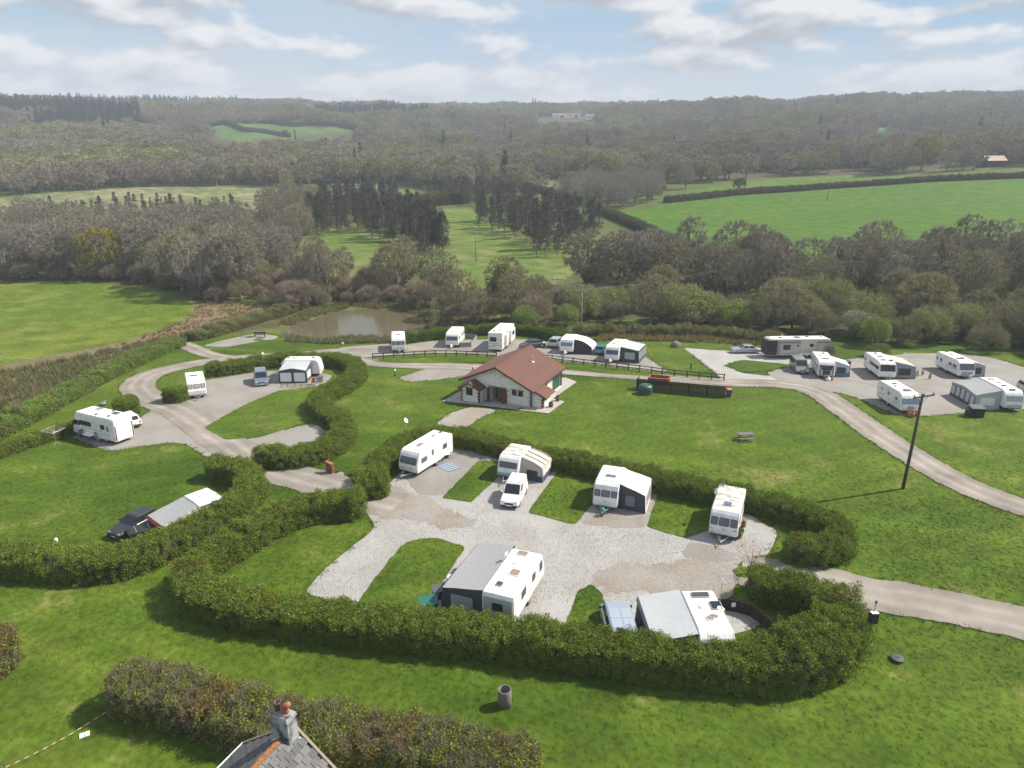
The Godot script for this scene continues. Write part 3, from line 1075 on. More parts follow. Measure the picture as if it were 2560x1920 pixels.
# A plant made of leaf clumps round a few stems: bushes, willows, eucalyptus (cone > 0), conifers.
func leafy(o_: Dictionary) -> Dictionary:
	rng.seed = o_.seed
	var wood := Fo.new()
	var crown := Fo.new()
	var h: float = o_.h
	var cr: float = o_.r
	var base: float = o_.get("base", 0.05) * h
	var cone_: float = o_.get("cone", 0.0)
	var bark: Vector3 = o_.get("bark", Vector3(.10, .085, .065))
	var lsz: float = o_.get("leaf_size", 0.12)
	var hang: float = o_.get("hang", 0.0)
	var lobes := []
	for k in 10:
		lobes.append([rdir(), rng.randf_range(0.68, 1.15)])
	if cone_ > 0.0:
		var top := Vector3(rng.randf_range(-.3, .3), h, rng.randf_range(-.3, .3))
		limb(wood, Vector3(0, -.3, 0), top, h * 0.016, 0.02, 6, 0.02, bark, 6)
	else:
		for k in int(o_.get("stems", 5)):
			var d := Vector3(cos(k * 2.4), rng.randf_range(.6, 1.6), sin(k * 2.4)).normalized()
			limb(wood, Vector3(d.x * .2, -.2, d.z * .2), Vector3(0, h * .45, 0) + Vector3(d.x * cr * .6, d.y * h * .25, d.z * cr * .6), h * 0.016 + 0.02, 0.02, 5, 0.1, bark, 4)
	for k in int(o_.get("clumps", 130)):
		var c: Vector3
		var out: Vector3
		if cone_ > 0.0:
			var t := pow(rng.randf(), 1.15)
			var a := rng.randf() * TAU
			var prof := (1.0 - t) * cone_ + (1.0 - cone_) * sqrt(maxf(0.0, 1.0 - pow(absf(t * 2.0 - 0.8) / 1.2, 2.0)))
			var rr := cr * (prof + 0.06) * (0.75 + 0.35 * sin(a * 3.0 + t * 9.0 + o_.seed)) * sqrt(rng.randf_range(0.15, 1.0))
			c = Vector3(cos(a) * rr, base + t * (h - base), sin(a) * rr)
			out = Vector3(cos(a), 0.2, sin(a))
			if k % 3 == 0:
				limb(wood, Vector3(0, maxf(0.2, c.y - rr * 0.3), 0), c, 0.035, 0.012, 3, 0.06, bark, 1)
		else:
			var d := rdir()
			if d.y < -0.3:
				d.y *= -0.5
			d = d.normalized()
			var s := 0.0
			var w := 0.0
			for l in lobes:
				var q: float = exp((d.dot(l[0]) - 1.0) * 5.0)
				s += q * l[1]
				w += q
			var rr := s / w * (1.0 - 0.45 * pow(rng.randf(), 2.2))
			c = Vector3(d.x * cr * rr, base + (h - base) * 0.42 + d.y * (h - base) * 0.58 * rr, d.z * cr * rr)
			c.y = maxf(c.y, 0.1)
			out = d
		var tone := rng.randf_range(-.22, .22)
		var mixc := clampf(rng.randf() + o_.get("mix", 0.0), 0.0, 1.0)
		var cs: float = o_.get("clump", 0.55) * rng.randf_range(.7, 1.25)
		for q in int(o_.get("per", 44)):
			var p := c + rball() * cs
			p.y = maxf(p.y, 0.03)
			var u := (rdir() + Vector3(0, -hang, 0) + out * 0.3).normalized() * lsz * rng.randf_range(.6, 1.25)
			var lc: Vector3 = o_.leaf_a.lerp(o_.leaf_b, clampf(mixc + rng.randf_range(-.3, .3), 0, 1)) * (1.0 + tone)
			crown.leaf(p, u, u.cross(rdir()).normalized() * lsz * rng.randf_range(.3, .55), vary(lc, 0.22))
		for q in int(o_.get("bare", 0)):
			var p := c + rball() * cs * 0.6
			var dd := (out + rdir() * 0.8).normalized()
			crown.twig(p, p + dd * rng.randf_range(.3, .8) * float(o_.get("bare_l", 1.0)), dd.cross(rdir()).normalized() * 0.014, vary(o_.get("twig", Vector3(.24, .205, .165)), 0.25))
	return {"wood": wood.mesh(), "crown": crown.mesh(), "leafy": true}

func setup_tree_kinds() -> Dictionary:
	var K := {}
	var olive_a := Vector3(.135, .155, .03)
	var olive_b := Vector3(.19, .165, .03)
	K.bare1 = broadleaf({"seed": 101, "h": 15.0, "r": 6.4, "n2": 60, "n3": 400, "n4": 40})
	K.bare2 = broadleaf({"seed": 102, "h": 15.0, "r": 5.2, "base": .16, "n2": 52, "n3": 360, "n4": 40, "twig": Vector3(.25, .228, .178)})
	K.bare3 = broadleaf({"seed": 103, "h": 15.0, "r": 7.2, "base": .12, "n2": 64, "n3": 430, "n4": 40, "twig": Vector3(.28, .26, .225), "bark": Vector3(.27, .26, .23)})
	K.tall1 = broadleaf({"seed": 104, "h": 16.0, "r": 3.7, "base": .18, "n2": 44, "n3": 280, "n4": 36, "stems": 2, "bark": Vector3(.12, .11, .085)})
	K.tall2 = broadleaf({"seed": 105, "h": 16.0, "r": 4.4, "base": .2, "n2": 44, "n3": 280, "n4": 36, "stems": 3, "bark": Vector3(.13, .12, .09), "twig": Vector3(.245, .225, .165)})
	K.bud1 = broadleaf({"seed": 106, "h": 14.0, "r": 5.8, "n2": 52, "n3": 330, "n4": 34, "leaf": .5, "per": 1, "leaf_size": .12, "leaf_a": Vector3(.21, .20, .07), "leaf_b": Vector3(.27, .24, .10)})
	K.bud2 = broadleaf({"seed": 107, "h": 12.0, "r": 5.0, "base": .15, "n2": 52, "n3": 330, "n4": 32, "leaf": .6, "per": 1, "leaf_size": .12, "leaf_a": Vector3(.20, .20, .06), "leaf_b": Vector3(.29, .23, .10)})
	K.gold = broadleaf({"seed": 108, "h": 15.0, "r": 6.6, "base": .18, "n2": 60, "n3": 320, "n4": 18, "leaf": .95, "per": 4, "leaf_size": .16, "leaf_a": Vector3(.30, .25, .03), "leaf_b": Vector3(.22, .215, .035)})
	K.lime = broadleaf({"seed": 109, "h": 10.0, "r": 3.2, "base": .15, "n2": 40, "n3": 190, "n4": 18, "leaf": .95, "per": 4, "leaf_size": .14, "leaf_a": Vector3(.24, .34, .04), "leaf_b": Vector3(.34, .38, .06)})
	K.willow1 = leafy({"seed": 110, "h": 7.0, "r": 4.2, "clumps": 210, "per": 46, "clump": .75, "leaf_size": .12, "leaf_a": Vector3(.20, .245, .075), "leaf_b": Vector3(.30, .335, .125), "bare": 14, "bare_l": 1.3})
	K.willow2 = leafy({"seed": 111, "h": 7.0, "r": 3.6, "clumps": 190, "per": 46, "clump": .7, "leaf_size": .12, "leaf_a": Vector3(.19, .265, .05), "leaf_b": Vector3(.28, .345, .085), "bare": 10, "bare_l": 1.3})
	K.sallow = leafy({"seed": 112, "h": 7.0, "r": 4.6, "clumps": 210, "per": 40, "clump": .8, "leaf_size": .12, "leaf_a": Vector3(.26, .30, .20), "leaf_b": Vector3(.38, .41, .29), "bare": 12, "bare_l": 1.4})
	K.scrub = leafy({"seed": 113, "h": 5.0, "r": 3.2, "clumps": 150, "per": 16, "clump": .7, "leaf_size": .10, "leaf_a": Vector3(.18, .205, .07), "leaf_b": Vector3(.265, .25, .10), "bare": 40, "bare_l": 1.4, "twig": Vector3(.23, .20, .15)})
	K.thicket = leafy({"seed": 114, "h": 4.0, "r": 3.0, "clumps": 130, "per": 4, "clump": .7, "leaf_size": .09, "leaf_a": Vector3(.12, .10, .05), "leaf_b": Vector3(.16, .12, .08), "bare": 62, "bare_l": 1.5, "twig": Vector3(.28, .225, .18)})
	K.bramble = leafy({"seed": 115, "h": 1.7, "r": 2.0, "clumps": 110, "per": 40, "clump": .4, "leaf_size": .085, "leaf_a": Vector3(.055, .085, .022), "leaf_b": Vector3(.105, .125, .035), "bare": 8})
	K.gum1 = leafy({"seed": 116, "h": 12.0, "r": 2.2, "base": .2, "cone": .6, "clumps": 120, "per": 30, "clump": .55, "leaf_size": .14, "hang": 1.0, "leaf_a": Vector3(.046, .056, .046), "leaf_b": Vector3(.108, .082, .074), "bark": Vector3(.22, .20, .17)})
	K.gum2 = leafy({"seed": 117, "h": 12.0, "r": 1.8, "base": .26, "cone": .7, "clumps": 100, "per": 30, "clump": .5, "leaf_size": .14, "hang": 1.0, "leaf_a": Vector3(.050, .061, .052), "leaf_b": Vector3(.122, .090, .082), "bark": Vector3(.24, .22, .19)})
	K.gum3 = leafy({"seed": 118, "h": 12.0, "r": 2.6, "base": .16, "cone": .55, "clumps": 130, "per": 30, "clump": .6, "leaf_size": .14, "hang": 1.0, "leaf_a": Vector3(.043, .052, .043), "leaf_b": Vector3(.095, .078, .070), "bark": Vector3(.20, .18, .155)})
	K.conifer = leafy({"seed": 119, "h": 16.0, "r": 2.8, "base": .06, "cone": .95, "clumps": 200, "per": 30, "clump": .55, "leaf_size": .16, "hang": .5, "leaf_a": Vector3(.014, .026, .016), "leaf_b": Vector3(.030, .046, .026), "bark": Vector3(.06, .05, .04)})
	K.holly = leafy({"seed": 120, "h": 5.0, "r": 2.4, "clumps": 130, "per": 46, "clump": .5, "leaf_size": .10, "leaf_a": Vector3(.020, .032, .014), "leaf_b": Vector3(.045, .060, .026)})
	K.hawthorn = leafy({"seed": 121, "h": 4.0, "r": 2.2, "clumps": 130, "per": 44, "clump": .42, "leaf_size": .085, "leaf_a": Vector3(.085, .135, .022), "leaf_b": Vector3(.14, .18, .035), "bare": 8})
	K.birch = leafy({"seed": 122, "h": 6.5, "r": 1.9, "base": .12, "cone": .35, "clumps": 100, "per": 26, "clump": .45, "leaf_size": .075, "hang": .6, "leaf_a": Vector3(.15, .19, .045), "leaf_b": Vector3(.20, .23, .08), "bark": Vector3(.30, .29, .26), "bare": 12})
	K.sapling = broadleaf({"seed": 123, "h": 3.0, "r": 1.3, "base": .35, "limbs": 4, "n2": 12, "n3": 40, "n4": 5, "twig_w": .008, "twig_l": .45, "trunk": .014, "twig": Vector3(.16, .125, .10), "bark": Vector3(.13, .10, .08)})
	return K

var kinds := {}
var protos := {}

const TREE_NAME := {"bare1": "bare_tree", "bare2": "bare_tree", "bare3": "bare_tree", "tall1": "slender_tree", "tall2": "slender_tree", "bud1": "budding_tree", "bud2": "budding_tree", "gold": "oak_tree", "lime": "lime_tree", "willow1": "willow_tree", "willow2": "willow_tree", "sallow": "sallow_tree", "scrub": "scrub_bush", "thicket": "twiggy_bush", "bramble": "bramble_bush", "gum1": "eucalyptus_tree", "gum2": "eucalyptus_tree", "gum3": "eucalyptus_tree", "conifer": "conifer_tree", "holly": "evergreen_bush", "hawthorn": "hawthorn_bush", "birch": "birch_tree", "sapling": "sapling_tree"}

func plant(kind: String, x: float, z: float, h: float, label: String, group := "", wide := 1.0) -> Node3D:
	var base_h: float = {"bare1": 15.0, "bare2": 15.0, "bare3": 15.0, "tall1": 16.0, "tall2": 16.0, "bud1": 14.0, "bud2": 12.0, "gold": 15.0, "lime": 10.0, "willow1": 7.0, "willow2": 7.0, "sallow": 7.0, "scrub": 5.0, "thicket": 4.0, "bramble": 1.7, "gum1": 12.0, "gum2": 12.0, "gum3": 12.0, "conifer": 16.0, "holly": 5.0, "hawthorn": 4.0, "birch": 6.5, "sapling": 3.0}[kind]
	var s := h / base_h
	var xf := Transform3D(Basis(Vector3.UP, rng.randf() * TAU).scaled(Vector3(s * wide, s, s * wide)), on(x, z, -0.05))
	if protos.has(kind):
		return dup(protos[kind], xf, label, group)
	var bush: bool = kind in ["scrub", "thicket", "bramble", "holly", "hawthorn"]
	var t := thing(TREE_NAME[kind], label, "bush" if bush else "tree", xf, group)
	part(t, "stems" if bush else "trunk", kinds[kind].wood, M.bark)
	part(t, "foliage" if bush else "crown", kinds[kind].crown, M.leaf if kinds[kind].leafy else M.twig)
	protos[kind] = t
	return t

# ---- hedges: a woody core and leaf clumps over it
var clumps := []

func clump_mesh(seed_: int, a: Vector3, b: Vector3, n: int, size: float, r: float, twigs: int) -> ArrayMesh:
	rng.seed = seed_
	var fo := Fo.new()
	for k in n:
		var p := rball() * r
		var u := (rdir() + Vector3(0, .3, 0)).normalized() * size * rng.randf_range(.6, 1.2)
		fo.leaf(p, u, u.cross(rdir()).normalized() * size * rng.randf_range(.35, .6), vary(a.lerp(b, rng.randf()), .25))
	for k in twigs:
		var d := (rdir() + Vector3(0, .7, 0)).normalized()
		var p := rball() * r * .5
		fo.twig(p, p + d * rng.randf_range(.2, .55), d.cross(rdir()).normalized() * .009, vary(Vector3(.22, .19, .145), .25))
	return fo.mesh()

func hedge(called: String, label: String, pts: Array, w: float, h: float, look: Dictionary, closed_px := false) -> Node3D:
	var line := smooth_line(pts, 0.5)
	return hedge_line(called, label, line, w, h, look)

func hedge_line(called: String, label: String, line: PackedVector2Array, w: float, h: float, look: Dictionary) -> Node3D:
	var n := line.size()
	var mid := line[n / 2]
	var at := on(mid.x, mid.y)
	var t := thing(called, label, look.get("cat", "hedge"), Transform3D(Basis.IDENTITY, at))
	var st := ST(true)
	var rings := []
	var rag: float = look.get("rag", 0.12)
	var sw: Array = look.get("swell", [0.0, .1, .9, 1.0, 0.0])
	for i in n:
		var d := (line[mini(i + 1, n - 1)] - line[maxi(i - 1, 0)]).normalized()
		var sd := Vector3(-d.y, 0, d.x)
		var end := minf(1.0, minf(i, n - 1 - i) * 0.5 / maxf(w * 0.5, .3))
		end = sqrt(clampf(1.0 - (1.0 - end) * (1.0 - end), 0.12, 1.0))
		var hh := h * (0.80 + rag * n_mid.get_noise_2d(line[i].x * 3.0, line[i].y * 3.0)) * lerpf(.7, 1.0, end)
		var big := 1.0 + float(sw[4]) * (smoothstep(sw[0], sw[1], float(i) / n) - smoothstep(sw[2], sw[3], float(i) / n))
		hh *= big
		var ww := w * 0.40 * end * big
		var r := PackedVector3Array()
		var p := on(line[i].x, line[i].y, -0.1) - at
		for q in [[-.82, 0.0], [-1.0, .35], [-.98, .7], [-.72, .94], [0.0, 1.0], [.72, .94], [.98, .7], [1.0, .35], [.82, 0.0]]:
			r.append(p + sd * ww * float(q[0]) + Vector3(0, hh * float(q[1]), 0))
		rings.append(r)
	loft(st, rings, true)
	part(t, "stems", st, M.hedge_core)
	var xs := []
	var cs := PackedColorArray()
	var per: float = look.get("per", 90.0)
	var s0: float = look.get("size", 1.0)
	var len := 0.0
	for i in n - 1:
		len += line[i].distance_to(line[i + 1])
	var brown: float = look.get("brown", 0.02)
	var tint: Vector3 = look.get("tint", Vector3.ONE)
	for k in int(len * per):
		var f := rng.randf() * (n - 1)
		var i := mini(int(f), n - 2)
		var p2 := line[i].lerp(line[i + 1], f - i)
		var d := (line[i + 1] - line[i]).normalized()
		var sd := Vector3(-d.y, 0, d.x)
		var e := minf(1.0, minf(f, n - 1 - f) * 0.5 / maxf(w * 0.5, .3))
		e = sqrt(clampf(1.0 - (1.0 - e) * (1.0 - e), 0.05, 1.0))
		var wob := 1.0 + 0.16 * n_mid.get_noise_2d(p2.x * 4.0, p2.y * 4.0)
		var hh := h * (1.0 + rag * 1.3 * n_mid.get_noise_2d(p2.x * 3.0, p2.y * 3.0) + rag * .7 * n_small.get_noise_2d(p2.x, p2.y)) * lerpf(.72, 1.0, e)
		var big := 1.0 + float(sw[4]) * (smoothstep(sw[0], sw[1], f / n) - smoothstep(sw[2], sw[3], f / n))
		hh *= big
		var ww := w * 0.5 * e * wob * big
		# a point on the outline of the section, walked from foot to foot
		var a := rng.randf() * PI
		var cx := -cos(a)
		var sy := sin(a)
		var m := maxf(absf(cx), sy)
		var sq := Vector2(cx, sy) * lerpf(1.0, 1.0 / m, 0.82)
		var dep := 1.0 - 0.28 * rng.randf() * rng.randf()
		if rng.randf() < .05:
			dep = rng.randf_range(1.0, 1.12)
		var pos := on(p2.x, p2.y) - at + sd * (sq.x * ww * dep) + Vector3(0, clampf(sq.y, .04, 1.2) * hh * dep, 0)
		var s := s0 * rng.randf_range(.7, 1.25)
		xs.append(Transform3D(Basis.from_euler(Vector3(rng.randf() * .8, rng.randf() * TAU, rng.randf() * .8)).scaled(Vector3(s, s, s)), pos))
		var nb := n_mid.get_noise_3d(p2.x * 2.6, pos.y * 9.0, p2.y * 2.6) + n_small.get_noise_2d(p2.x * .5, p2.y * .5) * .4
		var c := tint.lerp(tint * Vector3(1.12, .86, .80), smoothstep(.35 - brown, .75 - brown, nb)) * rng.randf_range(.82, 1.18)
		c = c.lerp(tint * Vector3(1.35, 1.3, 1.0), smoothstep(.05, .55, -nb) * .55)
		cs.append(Color(c.x, c.y, c.z))
	for part_k in 2:
		var mm := MultiMesh.new()
		mm.transform_format = MultiMesh.TRANSFORM_3D
		mm.use_colors = true
		mm.mesh = look.mesh[part_k]
		var ids := range(part_k, xs.size(), 2)
		mm.instance_count = ids.size()
		for q in ids.size():
			mm.set_instance_transform(q, xs[ids[q]])
			mm.set_instance_color(q, cs[ids[q]])
		var mi := MultiMeshInstance3D.new()
		mi.name = "foliage"
		mi.multimesh = mm
		mi.material_override = M.leaf
		mi.set_meta("kind", "stuff")
		t.add_child(mi, true)
	return t

func build_hedges() -> void:
	var la := Vector3(.070, .125, .012)
	var lb := Vector3(.215, .275, .032)
	var near := [clump_mesh(201, la, lb, 64, .058, .27, 3), clump_mesh(202, la * .9, lb * .95, 64, .055, .27, 4)]
	var mixed := [clump_mesh(203, Vector3(.09, .115, .03), Vector3(.15, .15, .05), 22, .065, .32, 30), clump_mesh(204, Vector3(.11, .15, .02), Vector3(.20, .23, .03), 40, .075, .30, 6)]
	var wild := [clump_mesh(205, Vector3(.075, .095, .03), Vector3(.125, .13, .05), 30, .08, .34, 16), clump_mesh(206, Vector3(.10, .095, .05), Vector3(.15, .125, .075), 14, .08, .34, 30)]
	var far := [clump_mesh(207, Vector3(.045, .065, .018), Vector3(.095, .105, .032), 40, .12, .5, 8), clump_mesh(208, Vector3(.06, .065, .028), Vector3(.105, .10, .045), 30, .12, .5, 22)]
	var H := {"mesh": near, "per": 120.0, "rag": .17}
	var A := H.duplicate()
	A.per = 100.0
	hedge("clipped_hedge", "tall thick clipped hedge curving round the near side of the gravel court", [1612, 1284, 1690, 1296, 1756, 1318, 1800, 1352, 1808, 1396, 1770, 1436, 1710, 1458, 1628, 1468, 1540, 1466, 1454, 1458, 1370, 1446, 1280, 1432, 1200, 1422, 1106, 1409, 990, 1397, 871, 1385, 740, 1370, 610, 1353, 520, 1339, 448, 1318, 420, 1290, 424, 1258, 454, 1232, 516, 1196, 590, 1152, 655, 1124, 730, 1112, 788, 1114], 2.4, 2.0, {"mesh": near, "per": 135.0, "rag": .2, "swell": [.05, .10, .15, .27, .46]})
	hedge("clipped_hedge", "long clipped hedge behind the row of four court caravans", [800, 1062, 806, 1036, 840, 1000, 880, 972, 940, 960, 1000, 962, 1100, 986, 1220, 1012, 1340, 1038, 1460, 1066, 1580, 1090, 1680, 1112, 1760, 1142, 1806, 1172, 1812, 1196, 1780, 1210, 1730, 1210, 1690, 1202], 2.3, 1.75, A)
	hedge("clipped_hedge", "clipped hedge running behind the black car and red trimmed awning", [-60, 1222, 0, 1226, 100, 1238, 200, 1244, 290, 1230, 370, 1196, 456, 1150, 524, 1102, 550, 1066, 532, 1044, 492, 1032, 452, 1030], 2.5, 2.0, A)
	hedge("clipped_hedge", "curling clipped hedge round the blue people carrier pitch", [446, 812, 500, 806, 560, 796, 620, 790, 700, 788, 752, 796, 774, 812, 760, 834, 720, 858, 690, 880, 706, 906, 738, 926, 744, 952, 716, 980, 660, 1000, 600, 1006, 556, 1000], 2.5, 1.75, A)
	hedge("clipped_hedge", "dark low hedge behind the far row of white caravans", [862, 744, 900, 738, 980, 728, 1060, 722, 1140, 724, 1200, 734, 1240, 744], 1.9, 1.7, {"mesh": near, "per": 70.0, "size": 1.15, "tint": Vector3(.72, .85, .75), "brown": .1})
	hedge("low_hedge", "low hedge beside the white motorhome and the washing line", [-60, 1008, 0, 986, 60, 964, 120, 946, 180, 930, 230, 914], 1.8, 1.2, {"mesh": near, "per": 80.0, "brown": .35})
	hedge("garden_hedge", "overgrown twiggy garden hedge beside the slate cottage", [255, 1512, 320, 1520, 400, 1540, 480, 1562, 560, 1586, 640, 1604, 720, 1616, 820, 1634, 920, 1652, 1040, 1672, 1160, 1694], 2.9, 2.0, {"mesh": mixed, "per": 135.0, "rag": .22, "brown": .25})
	hedge("rough_hedgerow", "rough hedgerow of bramble and thorn along the left boundary", [-60, 968, 0, 938, 60, 906, 140, 864, 220, 820, 300, 782, 388, 744], 3.2, 1.35, {"mesh": [wild[0], near[1]], "per": 80.0, "size": 1.2, "rag": .4, "brown": .2, "tint": Vector3(1.2, 1.4, 1.0)})
	hedge("rough_hedgerow", "bramble bank beside the brown gate leading to the pond", [410, 736, 450, 728, 500, 712, 560, 694, 620, 676, 660, 662], 3.2, 1.7, {"mesh": [wild[0], wild[1]], "per": 70.0, "size": 1.3, "rag": .4, "brown": .3, "tint": Vector3(1.2, 1.3, 1.0)})
	hedge("rough_hedgerow", "reedy bank of scrub behind the far caravans and boulder", [1240, 724, 1330, 722, 1420, 724, 1520, 726, 1620, 736, 1700, 742], 3.0, 1.4, {"mesh": wild, "per": 60.0, "size": 1.3, "rag": .45, "brown": .3, "tint": Vector3(1.2, 1.35, 1.0)})
	# field hedges in the distance
	var FH := {"mesh": far, "per": 24.0, "size": 1.5, "rag": .2, "brown": .35}
	hedge("field_hedge", "dark field hedge along the top of the bright green pasture", [1436, 438, 1520, 429, 1592, 421, 1700, 414, 1795, 407, 1900, 400, 1998, 393, 2110, 388, 2212, 384, 2330, 378], 4.0, 2.6, FH)
	hedge("field_hedge", "double field hedge running down the left side of the pasture", [1276, 454, 1310, 466, 1350, 482, 1390, 500, 1440, 528, 1490, 556], 4.0, 2.8, FH)
	hedge("field_hedge", "field hedge beside the lane at the valley bottom", [1060, 388, 1100, 398, 1150, 410, 1200, 424, 1250, 442], 4.5, 2.8, FH)
	hedge("field_hedge", "bushy hedge between the two plantation blocks", [880, 452, 920, 446, 960, 442, 1010, 438], 6.0, 5.0, {"mesh": far, "per": 60.0, "size": 1.8, "rag": .25, "brown": .5})
	hedge("field_hedge", "thin hedge dividing the distant hillside field", [458, 273, 520, 280, 570, 287, 628, 296], 5.0, 4.0, {"mesh": far, "per": 14.0, "size": 2.4, "rag": .2, "tint": Vector3(.8, .85, .8)})
	hedge("field_hedge", "hedge along the upper edge of the distant hillside field", [530, 266, 600, 267, 680, 270, 770, 279], 5.0, 4.0, {"mesh": far, "per": 14.0, "size": 2.4, "rag": .2, "tint": Vector3(.8, .85, .8)})
	# single clipped bushes
	var B := {"mesh": near, "per": 190.0, "rag": .1, "cat": "bush"}
	hedge("clipped_bush", "rounded clipped bush beside the small white caravan", [368, 872, 380, 866, 392, 860], 2.6, 1.8, B)
	hedge("clipped_bush", "rounded clipped bush behind the white motorhome", [250, 896, 276, 892, 302, 888], 2.6, 1.9, B)
	hedge("clipped_bush", "block of clipped hedge standing by the hardstanding gap", [768, 1068, 800, 1066, 838, 1060], 3.0, 2.1, B)
	hedge("clipped_bush", "round clipped shrub cut by the left edge of the picture", [-24, 1440, 8, 1436, 40, 1432], 3.0, 2.4, {"mesh": mixed, "per": 230.0, "rag": .2, "brown": .3, "cat": "bush"})

# Scatter trees over an area (outline in overview points): mix is [kind, weight, lowest, highest, label].
func fill(pts: Array, gap: float, mix: Array, group: String, seed_: int) -> void:
	rng.seed = seed_
	var p := ring(pts)
	var bb := Rect2(p[0], Vector2.ZERO)
	for q in p:
		bb = bb.expand(q)
	var total := 0.0
	for m in mix:
		total += m[1]
	var i := bb.position.x
	while i < bb.end.x:
		var j := bb.position.y
		while j < bb.end.y:
			var q := Vector2(i, j) + Vector2(rng.randf(), rng.randf()) * gap * 0.95
			j += gap
			if not Geometry2D.is_point_in_polygon(q, p) or pond_r(q.x, q.y) < 1.2:
				continue
			var r := rng.randf() * total
			for m in mix:
				r -= m[1]
				if r <= 0.0:
					plant(m[0], q.x, q.y, rng.randf_range(m[2], m[3]), m[4], "%s, %s" % [group, TREE_NAME[m[0]].replace("_", " ")], rng.randf_range(.88, 1.12))
					break
		i += gap

func at_px(kind: String, ox: float, oy: float, h: float, label: String, group := "", wide := 1.0) -> void:
	var p := o(ox, oy)
	plant(kind, p.x, p.z, h, label, group, wide)

func build_trees() -> void:
	kinds = setup_tree_kinds()
	rng.seed = 500
	# single trees one can name
	at_px("gold", 236, 600, 14.0, "golden olive oak in early leaf at the edge of the left field")
	at_px("bare3", 432, 642, 15.0, "pale grey bare tree leaning over the cleared brown earth", "", .95)
	at_px("bare1", 505, 618, 17.5, "largest bare tree, with a broad dome, left of the pond")
	at_px("tall2", 655, 648, 13.5, "tall bare tree with ivy dark stems left of the pond")
	at_px("bud2", 860, 640, 13.0, "wide brown budding tree standing just behind the pond", "", 1.1)
	at_px("bud1", 950, 640, 12.0, "rusty budding tree with low limbs right of the pond")
	at_px("lime", 1086, 660, 9.5, "bright lime green young tree on the bank right of the pond")
	at_px("bare2", 1270, 640, 17.0, "tall bare tree left of the big clump behind the power poles", "", 1.25)
	at_px("bare1", 1330, 640, 17.5, "broad bare tree in the middle of the clump behind the power poles")
	at_px("bare3", 1400, 636, 16.0, "bare tree on the right of the clump behind the power poles")
	at_px("willow2", 1222, 706, 5.0, "fresh green willow behind the left power pole")
	at_px("willow2", 1130, 712, 5.2, "pale green willow bush behind the American trailer")
	at_px("birch", 940, 708, 6.0, "slim pale green birch at the right end of the pond")
	at_px("willow1", 1470, 704, 8.5, "big round willow with pale leaves behind the far caravans", "", 1.15)
	at_px("willow2", 1585, 712, 6.6, "dome shaped light green willow behind the silver saloon", "", 1.15)
	at_px("tall1", 1500, 640, 15.0, "dark stemmed ivy clad tree beside the yellow green tree")
	at_px("lime", 1625, 618, 13.0, "yellow green tree rising against the pasture")
	at_px("bare1", 1890, 612, 17.5, "tall round bare tree rising over the pasture on the right")
	at_px("sallow", 1930, 642, 11.0, "silvery grey green sallow in the middle of the right wood", "", .9)
	at_px("bud2", 1985, 716, 11.5, "large rounded brown budding tree above the white caravans", "", 1.25)
	at_px("bare3", 2140, 622, 17.0, "wide bare tree near the right edge against the pasture")
	at_px("hawthorn", 1896, 772, 2.4, "low spreading yellow green bush behind the awning caravan", "", 1.5)
	at_px("thicket", 1792, 776, 2.2, "thin bare bush right of the long beige trailer", "", .5)
	at_px("holly", 1596, 413, 7.5, "lone dark round bush on the strip above the pasture")
	at_px("bud1", 1480, 408, 14.0, "yellowish tree at the corner above the pasture")
	at_px("gold", 1990, 368, 22.0, "large yellow green tree at the edge of the far wood on the right")
	at_px("holly", 616, 296, 9.0, "small dark tree in the distant hillside field")
	at_px("conifer", 640, 318, 17.0, "dark conifer standing over the bare wood, the left one")
	at_px("sapling", 1618, 1240, 2.8, "small leafless sapling on the gravel by the court exit")
	# woods round the stream, nearest first
	fill([-120, 608, 0, 604, 160, 602, 300, 610, 380, 624, 440, 650, 540, 652, 600, 640, 600, 580, 400, 562, 200, 555, 0, 558, -120, 560], 7.6, [
		["bare1", 3, 13.8, 18.88, "bare grey brown tree in the belt along the left field"], ["bare2", 3, 13.8, 17.7, "bare grey brown tree in the belt along the left field"],
		["tall2", 2, 13.8, 17.7, "slender bare tree in the belt along the left field"], ["bud1", 3.0, 11.5, 16.25, "budding tree in the belt along the left field"], ["scrub", 4, 4, 6, "scrubby bush under the trees along the left field"]], "left belt", 601)
	fill([-120, 556, 200, 550, 400, 558, 540, 574, 560, 520, 400, 504, 200, 508, -120, 505], 9.5, [
		["bare1", 3, 12.65, 16.52, "bare tree between the left belt and the marshy meadow"], ["bare2", 3, 12.65, 16.52, "bare tree between the left belt and the marshy meadow"], ["bud1", 1.5, 10.35, 15, "budding tree between the left belt and the marshy meadow"], ["thicket", 2, 4, 5.5, "twiggy bush between the left belt and the marshy meadow"]], "behind left belt", 602)
	fill([560, 655, 640, 664, 700, 664, 740, 650, 820, 656, 900, 668, 980, 672, 1010, 650, 960, 622, 880, 610, 760, 612, 640, 596, 600, 606], 7.8, [
		["bare2", 2, 10.35, 14.16, "bare tree in the thicket behind the pond"], ["bud2", 2.2, 8.05, 12.5, "budding tree in the thicket behind the pond"], ["tall2", 1.5, 11.5, 15.34, "slender bare tree in the thicket behind the pond"], ["thicket", 3, 4, 6, "twiggy reddish bush in the thicket behind the pond"], ["scrub", 3, 4, 6, "olive scrub bush in the thicket behind the pond"]], "behind pond", 603)
	fill([960, 690, 1060, 706, 1180, 708, 1250, 706, 1230, 660, 1160, 640, 1060, 660, 1000, 668], 6.2, [
		["scrub", 3, 4, 6, "olive scrub bush on the bank right of the pond"], ["thicket", 3, 3.5, 5.5, "twiggy brown bush on the bank right of the pond"], ["willow1", 1.2, 4.6, 7.5, "grey green willow bush on the bank right of the pond"], ["bud2", 1, 6.9, 11.25, "budding tree on the bank right of the pond"]], "right of pond", 604)
